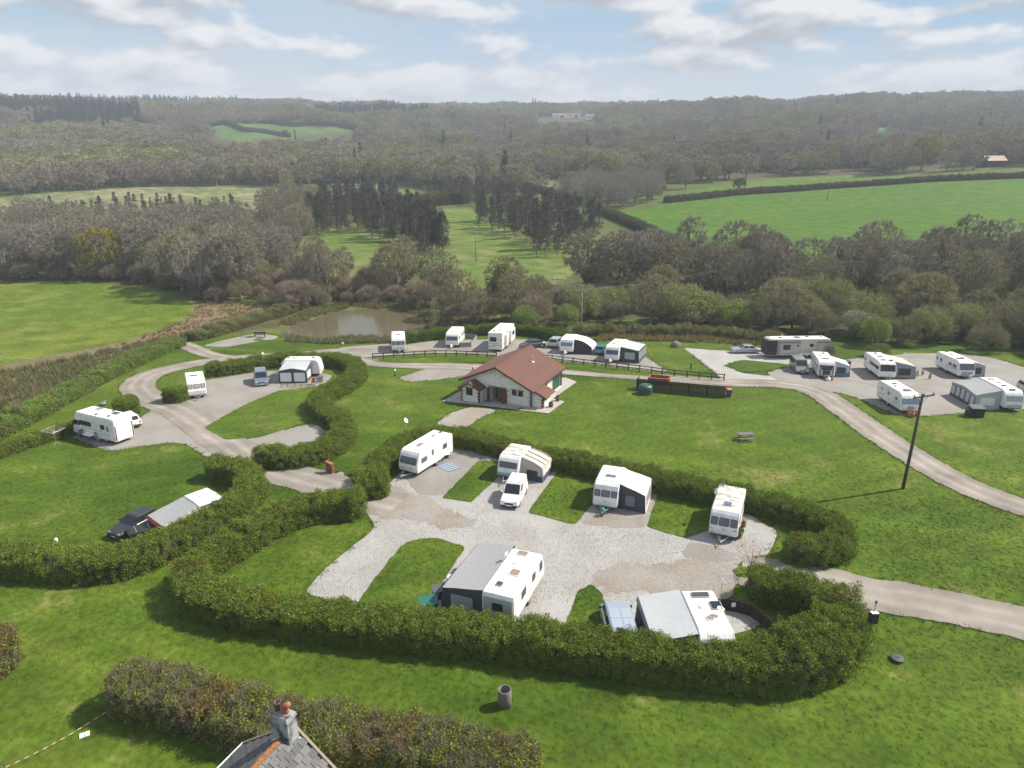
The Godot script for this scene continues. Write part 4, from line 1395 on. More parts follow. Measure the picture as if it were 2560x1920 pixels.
	fill([1240, 700, 1360, 706, 1500, 706, 1620, 716, 1700, 726, 1690, 690, 1500, 668, 1360, 664, 1250, 668], 6.4, [
		["scrub", 3, 4, 6, "olive scrub bush behind the far row of caravans"], ["willow1", 2, 5.75, 8.75, "willow bush behind the far row of caravans"], ["thicket", 2, 4, 6, "twiggy bush behind the far row of caravans"], ["bud2", 1.4, 9.2, 12.5, "budding tree behind the far row of caravans"]], "middle wood front", 605)
	fill([1200, 660, 1360, 660, 1500, 664, 1700, 680, 1700, 612, 1500, 606, 1400, 590, 1250, 606], 8.2, [
		["bare1", 2, 13.8, 17.7, "bare tree in the wood behind the power poles"], ["bare2", 3, 13.8, 17.7, "bare tree in the wood behind the power poles"], ["tall1", 2, 13.8, 17.7, "slender dark tree in the wood behind the power poles"], ["bud1", 2, 10.35, 15, "budding tree in the wood behind the power poles"], ["scrub", 2, 4, 6, "scrub bush in the wood behind the power poles"]], "middle wood", 606)
	fill([1700, 730, 1800, 742, 1900, 752, 2050, 752, 2212, 770, 2330, 780, 2330, 700, 2150, 690, 1900, 690, 1700, 690], 6.4, [
		["bud2", 3, 7.475, 11.875, "budding tree in the wood behind the right hand caravans"], ["willow1", 2.4, 5.75, 9.375, "willow in the wood behind the right hand caravans"], ["scrub", 3, 4, 6, "scrub bush in the wood behind the right hand caravans"], ["willow2", 1.6, 5, 8, "bright willow in the wood behind the right hand caravans"], ["sallow", 1.2, 5, 8, "silvery sallow in the wood behind the right hand caravans"], ["hawthorn", 1.2, 3, 4.5, "green hawthorn in the wood behind the right hand caravans"], ["thicket", 1.2, 4, 6, "twiggy bush in the wood behind the right hand caravans"]], "right wood front", 607)
	fill([1700, 688, 1900, 686, 2150, 688, 2330, 696, 2330, 600, 2100, 592, 1900, 604, 1760, 612, 1700, 616], 8.0, [
		["bare1", 2.4, 13.8, 17.7, "bare tree below the pasture on the right"], ["bare2", 2.4, 13.8, 17.7, "bare tree below the pasture on the right"], ["tall2", 2.2, 13.8, 18.88, "slender bare tree below the pasture on the right"], ["tall1", 1.2, 13.8, 17.7, "dark slender tree below the pasture on the right"], ["bud1", 4.0, 10.35, 15, "budding tree below the pasture on the right"], ["willow1", 2.0, 6.9, 10, "willow below the pasture on the right"], ["sallow", .6, 7, 9, "silvery sallow below the pasture on the right"]], "right wood", 608)
	fill([560, 470, 640, 440, 690, 460, 650, 560, 620, 592, 560, 580], 8.5, [
		["bare2", 2, 11.5, 15.34, "bare tree between the meadow and the plantation"], ["bud1", 2, 10.35, 15, "budding tree between the meadow and the plantation"], ["scrub", 2, 5, 7, "scrub bush between the meadow and the plantation"]], "meadow edge", 609)
	fill([1180, 438, 1270, 408, 1440, 404, 1448, 432, 1340, 452, 1270, 448], 10.0, [
		["bare1", 2, 12.65, 16.52, "bare tree at the lane corner above the pasture"], ["bare3", 2, 11, 14, "bare tree at the lane corner above the pasture"], ["bud1", 1, 10.35, 15, "budding tree at the lane corner above the pasture"], ["scrub", 1, 5, 7, "scrub bush at the lane corner above the pasture"]], "lane corner", 610)
	# undergrowth
	var ug := [["scrub", 3, 3, 5, "low olive scrub under the trees of the left belt"], ["thicket", 3, 2.6, 4.2, "low twiggy undergrowth in the left belt"], ["bramble", 2, 1.4, 2.2, "bramble mound at the foot of the left belt"]]
	fill([-120, 610, 0, 607, 160, 604, 300, 612, 390, 628, 440, 652, 540, 655, 600, 645, 600, 622, 440, 622, 300, 590, 0, 588, -120, 590], 4.6, ug, "left undergrowth", 621)
	fill([540, 652, 640, 668, 720, 660, 830, 660, 900, 672, 960, 684, 1010, 672, 960, 640, 820, 636, 640, 630], 5.2, [["scrub", 3, 2.6, 4.5, "low olive scrub round the back of the pond"], ["thicket", 4, 2.6, 4.5, "low twiggy undergrowth round the back of the pond"]], "pond undergrowth", 622)
	fill([1250, 690, 1500, 700, 1700, 722, 1900, 748, 2100, 752, 2330, 775, 2330, 740, 2100, 715, 1900, 712, 1700, 690, 1500, 670, 1250, 664], 6.0, [["willow1", 2, 4.6, 7.5, "leafy willow filling the front of the stream wood"], ["scrub", 3, 3, 5.5, "olive scrub filling the front of the stream wood"], ["hawthorn", 2, 2.6, 4.5, "green hawthorn filling the front of the stream wood"], ["willow2", 1, 3.5, 5.5, "bright willow filling the front of the stream wood"]], "stream wood undergrowth", 623)
	# the eucalyptus plantation
	var gum := "dark narrow eucalyptus in the plantation block left of the meadow"
	fill([636, 500, 690, 470, 800, 466, 880, 496, 956, 545, 930, 566, 860, 530, 760, 506, 690, 516], 5.9, [["gum1", 1, 8, 15, gum], ["gum2", 1, 7, 15, gum], ["gum3", 1, 9, 15, gum]], "left plantation", 611)
	fill([690, 440, 760, 430, 850, 430, 880, 452, 780, 466, 690, 468], 7.4, [["gum1", 1, 11, 14, gum], ["gum3", 1, 11, 14, gum]], "left plantation", 612)
	fill([830, 468, 900, 478, 962, 546, 930, 568, 870, 530], 5.2, [["gum1", 1, 9, 14, gum], ["gum2", 1, 8, 14, gum], ["gum3", 1, 10, 15, gum]], "left plantation", 616)
	var gum2 := "dark narrow eucalyptus in the plantation block right of the meadow"
	fill([1012, 476, 1100, 470, 1200, 478, 1296, 502, 1276, 536, 1206, 560, 1160, 556, 1120, 520, 1030, 494], 6.0, [["gum1", 1, 8, 15, gum2], ["gum2", 1, 7, 15, gum2], ["gum3", 1, 8, 14, gum2]], "right plantation", 613)
	var gum3 := "dark eucalyptus in the far row before the lane"
	fill([925, 424, 1010, 420, 1120, 436, 1200, 456, 1180, 462, 1010, 446, 930, 436], 7.0, [["gum1", 1, 9, 12, gum3], ["gum3", 1, 9, 12, gum3]], "far plantation row", 614)
	var gum4 := "small dark eucalyptus in the broken row on the marshy meadow"
	fill([108, 474, 200, 462, 330, 456, 500, 462, 560, 470, 500, 484, 300, 482, 130, 490], 7.6, [["gum1", 1, 7.5, 10.5, gum4], ["gum2", 1, 6, 9, gum4], ["gum3", 1, 7, 10, gum4]], "marsh row", 615)

# a tree here would stand in the sight line to one of the open far fields
func hides_field(x: float, z: float, h: float) -> bool:
	if -z < 440.0:
		return false
	var y := ht(x, z)
	for t in [.15, .55, 1.0]:
		var v := y + h * float(t) - EYE
		var fw := -z * cos(TILT) - v * sin(TILT)
		var p := Vector2(1280.0 + FOC * x / fw, 960.0 - FOC * (-z * sin(TILT) + v * cos(TILT)) / fw) / OV
		if -z > 520.0 and -z < 1000.0 and p.y < 306.0 and p.y > 262.0 and ((p.x > 452.0 and p.x < 772.0 and p.y < 306.0 - (p.x - 452.0) * .06) or (p.x > 900.0 and p.x < 1045.0 and p.y < 277.0) or (p.x > 1888.0 and p.x < 1930.0 and p.y < 297.0)):
			return true
		# the barn and the ridge farm stand in clearings of their own
		if -z < far_barn + 10.0 and p.x > 2112.0 and p.x < 2172.0 and p.y > 338.0 and p.y < 362.0:
			return true
		if -z < far_farm + 14.0 and p.x > 1154.0 and p.x < 1292.0 and p.y > 243.0 and p.y < 260.0:
			return true
	return false

# ---- the woods on the hillsides, too many to count
var far_barn := 0.0
var far_farm := 0.0

func build_woods() -> void:
	far_barn = -g(2478, 416).z
	far_farm = -g(1420, 295).z
	var far := []
	far.append(broadleaf({"seed": 301, "h": 12.0, "r": 5.4, "base": .15, "n2": 26, "n3": 150, "n4": 28, "twig_w": .075, "twig_l": 1.25, "limbs": 6}))
	far.append(broadleaf({"seed": 302, "h": 12.0, "r": 4.6, "base": .2, "n2": 26, "n3": 150, "n4": 28, "twig_w": .075, "twig_l": 1.25, "limbs": 6}))
	far.append(broadleaf({"seed": 303, "h": 12.0, "r": 6.2, "base": .12, "n2": 26, "n3": 160, "n4": 28, "twig_w": .075, "twig_l": 1.25, "limbs": 6}))
	far.append(broadleaf({"seed": 304, "h": 12.0, "r": 5.0, "base": .12, "n2": 22, "n3": 140, "n4": 18, "twig_w": .045, "twig_l": 1.2, "leaf": .9, "per": 1, "leaf_size": .30, "leaf_a": Vector3(.125, .145, .04), "leaf_b": Vector3(.18, .18, .05)}))
	far.append(leafy({"seed": 305, "h": 16.0, "r": 2.9, "base": .05, "cone": .9, "clumps": 90, "per": 22, "clump": .8, "leaf_size": .30, "leaf_a": Vector3(.020, .034, .024), "leaf_b": Vector3(.038, .055, .034), "hang": .4}))
	var lists := [[], [], [], [], []]
	var tints := [[], [], [], [], []]
	rng.seed = 700
	var d := 405.0
	while d < 1820.0:
		var gap := 9.5 if d < 700.0 else 11.5
		var x := -0.80 * d
		while x < 0.80 * d:
			var px := x + rng.randf() * gap
			var pz := -d - rng.randf() * gap
			x += gap
			var u := px / -pz
			if zone_at(px, pz) >= 0:
				continue
			var dd := -pz
			if dd < 455.0 and u > 0.06:
				continue
			if dd < 430.0 and u > -0.25:
				continue
			if dd < 520.0 and u > 0.2 and u < 0.62 and n_big.get_noise_2d(px, pz) < .0:
				continue
			# the lane
			if absf(u + 0.045) < 0.012 and dd < 640.0:
				continue
			var big := n_big.get_noise_2d(px * .55, pz * .55)
			var patch := n_big.get_noise_2d(px * .25 + 500.0, pz * .25)
			var k := rng.randi() % 3
			var h := rng.randf_range(12.0, 18.0) * (1.0 + .15 * big)
			if u < -0.49 and dd > 900.0 + big * 120.0 and dd < 1250.0:
				k = 4
			elif u > -0.54 and u < -0.36 and dd > 1560.0:
				k = 4
			elif u > -0.26 and u < -0.11 and dd > 1230.0 and dd < 1400.0 and big > -.2:
				k = 4
			elif u > -0.15 and u < 0.02 and dd > 1400.0 and dd < 1600.0 and big > -.1:
				k = 3
			elif rng.randf() < 0.13 + smoothstep(.0, .5, patch) * 0.38:
				k = 3
			elif rng.randf() < 0.008:
				k = 4
			if k == 4:
				h = rng.randf_range(16.0, 23.0)
			var tone := 1.0 + rng.randf_range(-.16, .16) + patch * .2
			var tint := Vector3(1.02, 0.97, 0.91).lerp(Vector3(1.02, 1.10, .66), smoothstep(-.1, .5, patch + rng.randf_range(-.2, .2))) * tone * 1.06
			if k == 3 and rng.randf() < .14:
				tint = Vector3(1.5, 1.55, .9)
			var base_h := 16.0 if k == 4 else 12.0
			var s := h / base_h
			var w := s * rng.randf_range(.95, 1.3)
			if hides_field(px, pz, h):
				continue
			lists[k].append(Transform3D(Basis(Vector3.UP, rng.randf() * TAU).scaled(Vector3(w, s, w)), on(px, pz, -0.6)))
			tints[k].append(Color(tint.x, tint.y, tint.z))
		d += gap
	var t := Node3D.new()
	t.name = "woodland"
	add_child(t)
	tag(t, "grey brown leafless woodland covering the far hillsides", "woodland")
	t.set_meta("kind", "stuff")
	for k in 5:
		for part_ in ["wood", "crown"]:
			var mm := MultiMesh.new()
			mm.transform_format = MultiMesh.TRANSFORM_3D
			mm.use_colors = true
			mm.mesh = far[k][part_]
			mm.instance_count = lists[k].size()
			for q in lists[k].size():
				mm.set_instance_transform(q, lists[k][q])
				mm.set_instance_color(q, tints[k][q])
			var mi := MultiMeshInstance3D.new()
			mi.name = "trunks" if part_ == "wood" else "crowns"
			mi.multimesh = mm
			mi.material_override = M.leaf if part_ == "crown" and k >= 3 else M.twig
			mi.set_meta("kind", "stuff")
			t.add_child(mi, true)

# ---- reeds, rough grass and dead stalks
func build_rough_growth() -> void:
	rng.seed = 900
	var tuft := Fo.new()
	for k in 26:
		var a := rball() * .28
		a.y = 0.0
		var d := (rdir() * .45 + Vector3(0, 1, 0)).normalized()
		tuft.twig(a, a + d * rng.randf_range(.3, .75), Vector3(d.z, 0, -d.x).normalized() * .025 + rdir() * .008, vary(Vector3(.20, .19, .10), .3))
	var me := tuft.mesh()
	var sets := [
		["rough_grass", "tussocks of rough grass and dead stalks along the left ditch", [-80, 840, 0, 806, 120, 784, 260, 752, 405, 722, 396, 742, 280, 800, 160, 862, 60, 912, 0, 940, -80, 975], 2600, .8, 1.7, Vector3(.62, .75, .50), Vector3(1.15, 1.05, 1.05)],
		["reed_bed", "grey green reeds along the near edge of the pond", [610, 738, 640, 722, 690, 731, 760, 727, 830, 730, 860, 742, 780, 742, 700, 744], 900, .8, 1.5, Vector3(.8, .95, .95), Vector3(1.1, 1.15, 1.1)],
		["dead_grass", "pale dead grass on the stream bank behind the far caravans", [1240, 742, 1320, 722, 1440, 726, 1560, 730, 1650, 742, 1650, 752, 1560, 742, 1440, 738, 1330, 736], 900, .9, 1.6, Vector3(1.15, 1.0, .85), Vector3(1.5, 1.25, 1.1)],
		["rough_grass_bank", "rough grass round the far side of the pond", [600, 700, 660, 672, 720, 656, 800, 650, 900, 664, 960, 690, 960, 712, 920, 720, 900, 690, 860, 668, 760, 664, 700, 680, 640, 712], 900, .8, 1.5, Vector3(.7, .85, .5), Vector3(1.2, 1.05, .9)],
		["field_stubble", "dead stalks over the cleared brown earth", [425, 656, 500, 652, 575, 660, 585, 668, 520, 690, 440, 706, 340, 738, 250, 748, 405, 690], 700, .5, 1.0, Vector3(1.0, .8, .65), Vector3(1.35, 1.05, .95)]]
	for s in sets:
		var p := ring(s[2])
		var bb := Rect2(p[0], Vector2.ZERO)
		for q in p:
			bb = bb.expand(q)
		var xs := []
		var cs := []
		var tries := 0
		while xs.size() < s[3] and tries < 40000:
			tries += 1
			var q := bb.position + Vector2(rng.randf(), rng.randf()) * bb.size
			if not Geometry2D.is_point_in_polygon(q, p) or pond_r(q.x, q.y) < 1.0:
				continue
			if n_mid.get_noise_2d(q.x * 2.0, q.y * 2.0) < rng.randf_range(-.5, .2):
				continue
			var sc := rng.randf_range(s[4], s[5])
			xs.append(Transform3D(Basis(Vector3.UP, rng.randf() * TAU).scaled(Vector3(sc, sc * rng.randf_range(.7, 1.3), sc)), on(q.x, q.y, -0.03)))
			var c: Vector3 = s[6].lerp(s[7], rng.randf())
			cs.append(Color(c.x, c.y, c.z))
		var mm := MultiMesh.new()
		mm.transform_format = MultiMesh.TRANSFORM_3D
		mm.use_colors = true
		mm.mesh = me
		mm.instance_count = xs.size()
		for q in xs.size():
			mm.set_instance_transform(q, xs[q])
			mm.set_instance_color(q, cs[q])
		var mi := MultiMeshInstance3D.new()
		mi.name = s[0]
		mi.multimesh = mm
		mi.material_override = M.leaf
		add_child(mi)
		tag(mi, s[1], "grass")
		mi.set_meta("kind", "stuff")

# ---- the turf itself, where it is near enough to show its blades: short tufts between the mower lines
func build_stones() -> void:
	# loose stones over the court and the lane, large enough to show singly but past counting
	rng.seed = 970
	var fo := Fo.new()
	var ring_ := [Vector3(1, 0, 0), Vector3(.2, 0, .9), Vector3(-.9, 0, .3), Vector3(-.3, 0, -.9), Vector3(.6, 0, -.7)]
	for k in 5:
		var a: Vector3 = ring_[k]
		var b: Vector3 = ring_[(k + 1) % 5]
		var top := Vector3(.1, .7, 0)
		var nn := (b - a).cross(top - a).normalized()
		if nn.y < 0.0:
			nn = -nn
			fo.v.append_array([a, top, b])
		else:
			fo.v.append_array([a, b, top])
		if (fo.v[fo.v.size() - 1] - fo.v[fo.v.size() - 3]).cross(fo.v[fo.v.size() - 2] - fo.v[fo.v.size() - 3]).dot(nn) < 0.0:
			var t := fo.v[fo.v.size() - 1]
			fo.v[fo.v.size() - 1] = fo.v[fo.v.size() - 2]
			fo.v[fo.v.size() - 2] = t
		fo.n.append_array([nn, nn, nn])
		fo.c.append_array([Color.WHITE, Color.WHITE, Color.WHITE])
	var xs := []
	var cs := []
	for k in 190000:
		var q := Vector2(rng.randf_range(-26.0, 34.0), -rng.randf_range(38.0, 70.0))
		var inside := false
		for p in hard:
			if Geometry2D.is_point_in_polygon(q, p):
				inside = true
				break
		if not inside:
			continue
		for s in soft:
			if Geometry2D.is_point_in_polygon(q, s[0]):
				inside = false
				break
		if not inside or n_mid.get_noise_2d(q.x * 1.3, q.y * 1.3) < rng.randf_range(-.9, .35):
			continue
		var sc := rng.randf_range(.014, .034)
		xs.append(Transform3D(Basis(Vector3.UP, rng.randf() * TAU).scaled(Vector3(sc, sc * rng.randf_range(.6, 1.1), sc)), on(q.x, q.y, .055)))
		var t := .31 * rng.randf_range(.65, 1.35)
		cs.append(Color(t * 1.02, t, t * .97))
	var mm := MultiMesh.new()
	mm.transform_format = MultiMesh.TRANSFORM_3D
	mm.use_colors = true
	mm.mesh = fo.mesh()
	mm.instance_count = xs.size()
	for q in xs.size():
		mm.set_instance_transform(q, xs[q])
		mm.set_instance_color(q, cs[q])
	var mi := MultiMeshInstance3D.new()
	mi.name = "loose_gravel"
	mi.multimesh = mm
	mi.material_override = M.bark
	add_child(mi)
	tag(mi, "loose grey stones scattered over the gravel court", "gravel")
	mi.set_meta("kind", "stuff")

func build_turf() -> void:
	rng.seed = 950
	var tuft := Fo.new()
	for k in 16:
		var a := rball() * .13
		a.y = 0.0
		var d := (rdir() * .75 + Vector3(0, 1, 0)).normalized()
		tuft.twig(a, a + d * rng.randf_range(.035, .085), Vector3(d.z, 0, -d.x).normalized() * .012 + rdir() * .003, vary(Vector3(.95, 1.0, .8), .16))
	var xs := []
	var cs := []
	var boxes := []
	for p in hard:
		var bb := Rect2(p[0], Vector2.ZERO)
		for q in p:
			bb = bb.expand(q)
		boxes.append(bb)
	for k in 150000:
		var d := 24.0 + 52.0 * sqrt(rng.randf())
		var x := rng.randf_range(-1.0, 1.0) * (d * .80 + 8.0)
		var q := Vector2(x, -d)
		if n_mid.get_noise_2d(x * 1.5, d * 1.5) * .5 + n_small.get_noise_2d(x, d) * .4 < rng.randf_range(-.7, .3) or rng.randf() < smoothstep(38.0, 75.0, d):
			continue
		var lift := 0.0
		var blocked := false
		for i in hard.size():
			if boxes[i].has_point(q) and Geometry2D.is_point_in_polygon(q, hard[i]):
				blocked = rng.randf() > .004
				break
		for s in soft:
			if Geometry2D.is_point_in_polygon(q, s[0]):
				blocked = false
				lift = s[1]
				break
		if blocked:
			continue
		var sc := rng.randf_range(.6, 1.3)
		xs.append(Transform3D(Basis(Vector3.UP, rng.randf() * TAU).scaled(Vector3(sc, sc * rng.randf_range(.6, 1.4), sc)), on(x, -d, lift)))
		var c := ground_color(x, -d)
		var t := rng.randf_range(1.05, 1.75)
		cs.append(Color(c.r * t, c.g * t, c.b * t))
	# grass creeping over the edges of the gravel
	for i in hard.size():
		var p: PackedVector2Array = hard[i]
		for e in p.size():
			var a := p[e]
			var b := p[(e + 1) % p.size()]
			for k in int(a.distance_to(b) * 7.0 + rng.randf()):
				var q := a.lerp(b, rng.randf()) + Vector2(rng.randf_range(-.28, .28), rng.randf_range(-.28, .28))
				if -q.y > 112.0 or n_small.get_noise_2d(q.x * .8, q.y * .8) < rng.randf_range(-.5, .2):
					continue
				var within := false
				for j in hard.size():
					if j != i and boxes[j].has_point(q) and Geometry2D.is_point_in_polygon(q, hard[j]):
						within = true
						break
				if within:
					continue
				var sc := rng.randf_range(1.0, 2.2)
				xs.append(Transform3D(Basis(Vector3.UP, rng.randf() * TAU).scaled(Vector3(sc, sc, sc)), on(q.x, q.y, .02)))
				var c := ground_color(q.x, q.y)
				var t := rng.randf_range(.9, 1.5)
				cs.append(Color(c.r * t, c.g * t, c.b * t))
	var mm := MultiMesh.new()
	mm.transform_format = MultiMesh.TRANSFORM_3D
	mm.use_colors = true
	mm.mesh = tuft.mesh()
	mm.instance_count = xs.size()
	for q in xs.size():
		mm.set_instance_transform(q, xs[q])
		mm.set_instance_color(q, cs[q])
	var mi := MultiMeshInstance3D.new()
	mi.name = "turf_grass"
	mi.multimesh = mm
	mi.material_override = M.leaf
	add_child(mi)
	tag(mi, "short mown grass tufts over the near lawns", "grass")
	mi.set_meta("kind", "stuff")

# ---- the white facilities building
func panel_part(parent: Node, called: String, m: Material, c: Vector3, u: Vector3, v: Vector3, w: float, h: float, r := 0.02, t := 0.02) -> MeshInstance3D:
	var st := ST()
	panel(st, c, u, v, w, h, r, t)
	return part(parent, called, st, m)

func box_part(parent: Node, called: String, m: Material, c: Vector3, s: Vector3, b := Basis.IDENTITY) -> MeshInstance3D:
	var st := ST()
	box(st, c, s, b)
	return part(parent, called, st, m)

# courses of tiles on a roof plane: a = eave start, along = eave direction * length, up = slope vector * length
func tile_courses(parent: Node, a: Vector3, along: Vector3, up: Vector3, n: int) -> void:
	var nor := along.cross(up).normalized()
	if nor.y < 0.0:
		nor = -nor
	for k in n:
		var p0 := a + up * (float(k) / n)
		var p1 := a + up * ((k + 1.06) / n)
		var st := ST()
		var t0 := nor * 0.055
		var t1 := nor * 0.018
		var lo := nor * -0.04
		quad(st, p0 + t0, p0 + along + t0, p1 + along + t1, p1 + t1)
		quad(st, p0 + lo, p0 + along + lo, p0 + along + t0, p0 + t0)
		quad(st, p0 + lo, p0 + t0, p1 + t1, p1 + lo)
		quad(st, p0 + along + lo, p1 + along + lo, p1 + along + t1, p0 + along + t0)
		part(parent, "tile_course", st, M["roof_tile%d" % (rng.randi() % 4)])

func window_unit(parent: Node, c: Vector3, u: Vector3, w: float, h: float, frame: Material, lintel := true) -> void:
	var n := u.cross(Vector3.UP).normalized()
	var f := panel_part(parent, "window", frame, c, u, Vector3.UP, w, h, .01, .03)
	panel_part(f, "pane", M.glass, c + n * .02 - u.normalized() * w * .24, u, Vector3.UP, w * .40, h * .80, .01, .016)
	panel_part(f, "pane", M.glass, c + n * .02 + u.normalized() * w * .24, u, Vector3.UP, w * .40, h * .80, .01, .016)
	if lintel:
		panel_part(f, "lintel", M.stone_trim, c + Vector3(0, h * .5 + .07, 0), u, Vector3.UP, w + .3, .13, .01, .05)

func quoins(parent: Node, x: float, z: float, y0: float, y1: float, sx: float, m: Material) -> void:
	var y := y0
	var k := 0
	while y < y1 - 0.1:
		var w := 0.34 if k % 2 == 0 else 0.20
		box_part(parent, "quoin", m, Vector3(x - sx * w * .5 + sx * .012, y + .105, z - .1), Vector3(w, .20, .24))
		y += 0.215
		k += 1

func build_clubhouse() -> void:
	rng.seed = 40
	var X := Vector3.RIGHT
	var xf := Transform3D(Basis(Vector3(.898, 0, .44).normalized(), Vector3.UP, Vector3(-.44, 0, .898).normalized()), BO)
	var b := thing("facilities_building", "white rendered building with a brown red tiled roof and open timber doors", "building", xf)
	var eave := 2.42
	var ridge := 4.85
	var half := 5.35
	var st := ST()
	extrude(st, PackedVector2Array([Vector2(-4.9, -1.2), Vector2(-1.0, -1.2), Vector2(-1.0, 2.05), Vector2(1.32, 2.05), Vector2(1.32, -1.2), Vector2(4.9, -1.2), Vector2(4.9, 2.54), Vector2(0, 4.76), Vector2(-4.9, 2.54)]), .15, 0.0, -.15)
	part(b, "gable_wall", st, M.render_white)
	st = ST()
	extrude(st, PackedVector2Array([Vector2(-4.9, -1.2), Vector2(4.9, -1.2), Vector2(4.9, 2.54), Vector2(0, 4.76), Vector2(-4.9, 2.54)]), .15, 0.0, -9.75)
	part(b, "gable_wall", st, M.render_white)
	for s in [-1.0, 1.0]:
		box_part(b, "side_wall", M.render_white, Vector3(4.75 * s, .62, -4.95), Vector3(.3, 3.64, 9.3))
	box_part(b, "floor", M.paving, Vector3(0, -.06, -4.95), Vector3(9.4, .1, 9.4))
	# entrance recess
	box_part(b, "recess_wall", M.render_white, Vector3(.16, 1.0, -1.75), Vector3(2.3, 2.1, .1))
	for s in [-1.06, 1.38]:
		box_part(b, "recess_wall", M.render_white, Vector3(s, 1.0, -1.0), Vector3(.1, 2.1, 1.4))
	box_part(b, "recess_wall", M.render_white, Vector3(.16, 2.12, -1.0), Vector3(2.5, .1, 1.4))
	for q in [[-1.02, .35, 0.55, .62], [.30, -.25, 0.0, .62], [1.22, .4, 0.5, .60]]:
		var d := box_part(b, "door", M.wood_door, Vector3(0, 1.0, 0), Vector3(q[3], 2.0, .06))
		d.position = Vector3(q[0], 0, q[1])
		d.rotation.y = PI * .5 * q[2] * 1.6
		box_part(d, "handle", M.galv, Vector3(q[3] * .35, 1.0, .05), Vector3(.04, .16, .06))
	for q in [-.55, .75]:
		var gd := box_part(b, "door", M.fascia, Vector3(q, 1.0, -1.66), Vector3(.95, 2.0, .06))
		panel_part(gd, "pane", M.glass, Vector3(q, 1.1, -1.62), X, Vector3.UP, .7, 1.6, .02, .012)
	panel_part(b, "lintel", M.stone_trim, Vector3(.16, 2.12, .0), X, Vector3.UP, 2.7, .14, .01, .05)
	for k in 9:
		box_part(b, "quoin", M.brick if k % 2 == 0 else M.brick_b, Vector3(1.42 if k % 2 == 0 else 1.38, .10 + k * .215, -.08), Vector3(.24 if k % 2 == 0 else .14, .2, .19))
	window_unit(b, Vector3(2.52, 1.72, 0), X, .66, .72, M.fascia)
	window_unit(b, Vector3(3.38, 1.72, 0), X, .66, .72, M.fascia)
	panel_part(b, "lamp", M.dark_plastic, Vector3(1.75, 1.9, 0), X, Vector3.UP, .12, .16, .02, .06)
	panel_part(b, "sign", M.dark_plastic, Vector3(2.95, 1.45, 0), X, Vector3.UP, .12, .12, .01, .02)
	for q in [[620, 690], [660, 668], [727, 650], [727, 712], [790, 690], [857, 672], [857, 733], [920, 715], [967, 752]]:
		var px: float = (q[0] - 490.0) / 152.0 - 1.8
		var py: float = (1215.0 + (px + 1.8) / 6.7 * 130.0 - q[1]) / 145.0
		panel_part(b, "vent_slot", M.soot, Vector3(px, py, 0), X, Vector3.UP, .09, .2, .01, .012)
	# roof
	tile_courses(b, Vector3(half, eave, .45), Vector3(0, 0, -10.75), Vector3(-half, ridge - eave, 0), 18)
	tile_courses(b, Vector3(-half, eave, .45), Vector3(0, 0, -10.75), Vector3(half, ridge - eave, 0), 18)
	for k in 24:
		var z := .45 - 10.75 * (k + .5) / 24.0
		st = ST(true)
		tube(st, [Vector3(0, ridge + .0, z + .21), Vector3(0, ridge + .01, z - .215)], [.13, .12], 8)
		part(b, "ridge_tile", st, M["roof_tile%d" % (rng.randi() % 4)])
	for s in [-1.0, 1.0]:
		var d := Vector3(-half * s, ridge - eave, 0)
		for z in [.46, -10.31]:
			box_part(b, "barge_board", M.fascia, Vector3(half * s, eave, z) + d * .5 - Vector3(0, .09, 0), Vector3(d.length(), .2, .05), Basis(d.normalized(), Vector3(0, 0, 1).cross(d.normalized()), Vector3(0, 0, 1)))
		box_part(b, "gutter", M.fascia, Vector3((half + .05) * s, eave - .07, -4.92), Vector3(.12, .11, 10.7))
		box_part(b, "soffit", M.fascia, Vector3(5.1 * s, eave - .02, -4.92), Vector3(.42, .05, 10.6))
	st = ST(true)
	tube(st, [Vector3(2.15, 3.7, -6.3), Vector3(2.15, 4.75, -6.3)], [.06, .06], 10)
	part(b, "flue", st, M.galv)
	box_part(b, "flue_base", M.lead, Vector3(2.2, 3.95, -6.3), Vector3(.4, .1, .36), Basis(Vector3(0, 0, 1), -.42))
	for q in [[4.96, .12], [5.0, -9.7]]:
		st = ST(true)
		tube(st, [Vector3(q[0], -.05, q[1]), Vector3(q[0], eave - .1, q[1])], [.045, .045], 8)
		part(b, "downpipe", st, M.pipe)
	quoins(b, 4.9, .02, 0.0, 2.4, 1.0, M.stone_trim)
	# right flank
	var V := Vector3(0, 0, -1)
	window_unit(b, Vector3(4.9, 1.75, -4.6), V, .55, .6, M.fascia, false)
	panel_part(b, "roller_door", M.green_door, Vector3(4.9, 1.05, -8.0), V, Vector3.UP, 2.5, 2.1, .02, .04)
	panel_part(b, "door_post", M.fascia, Vector3(4.92, 1.1, -9.62), V, Vector3.UP, .34, 2.3, .02, .05)
	panel_part(b, "door_post", M.white_plastic, Vector3(4.92, 1.1, -6.5), V, Vector3.UP, .2, 2.3, .02, .03)
	# low store against the right flank
	var sl := (ridge - eave) / half
	var x1 := 6.45
	st = ST()
	extrude(st, PackedVector2Array([Vector2(4.9, -1.2), Vector2(x1, -1.2), Vector2(x1, 2.3 - sl * (x1 - 4.9)), Vector2(4.9, 2.3)]), .12, 0.0, -.3)
	part(b, "store_wall", st, M.render_white)
	st = ST()
	extrude(st, PackedVector2Array([Vector2(4.9, -1.2), Vector2(x1, -1.2), Vector2(x1, 2.3 - sl * (x1 - 4.9)), Vector2(4.9, 2.3)]), .12, 0.0, -2.5)
	part(b, "store_wall", st, M.render_white)
	box_part(b, "store_wall", M.render_white, Vector3(x1 - .1, .2, -1.4), Vector3(.2, 2.8, 2.2))
	tile_courses(b, Vector3(6.95, eave - sl * 1.6 - .03, .05), Vector3(0, 0, -2.95), Vector3(-1.75, sl * 1.75, 0), 5)
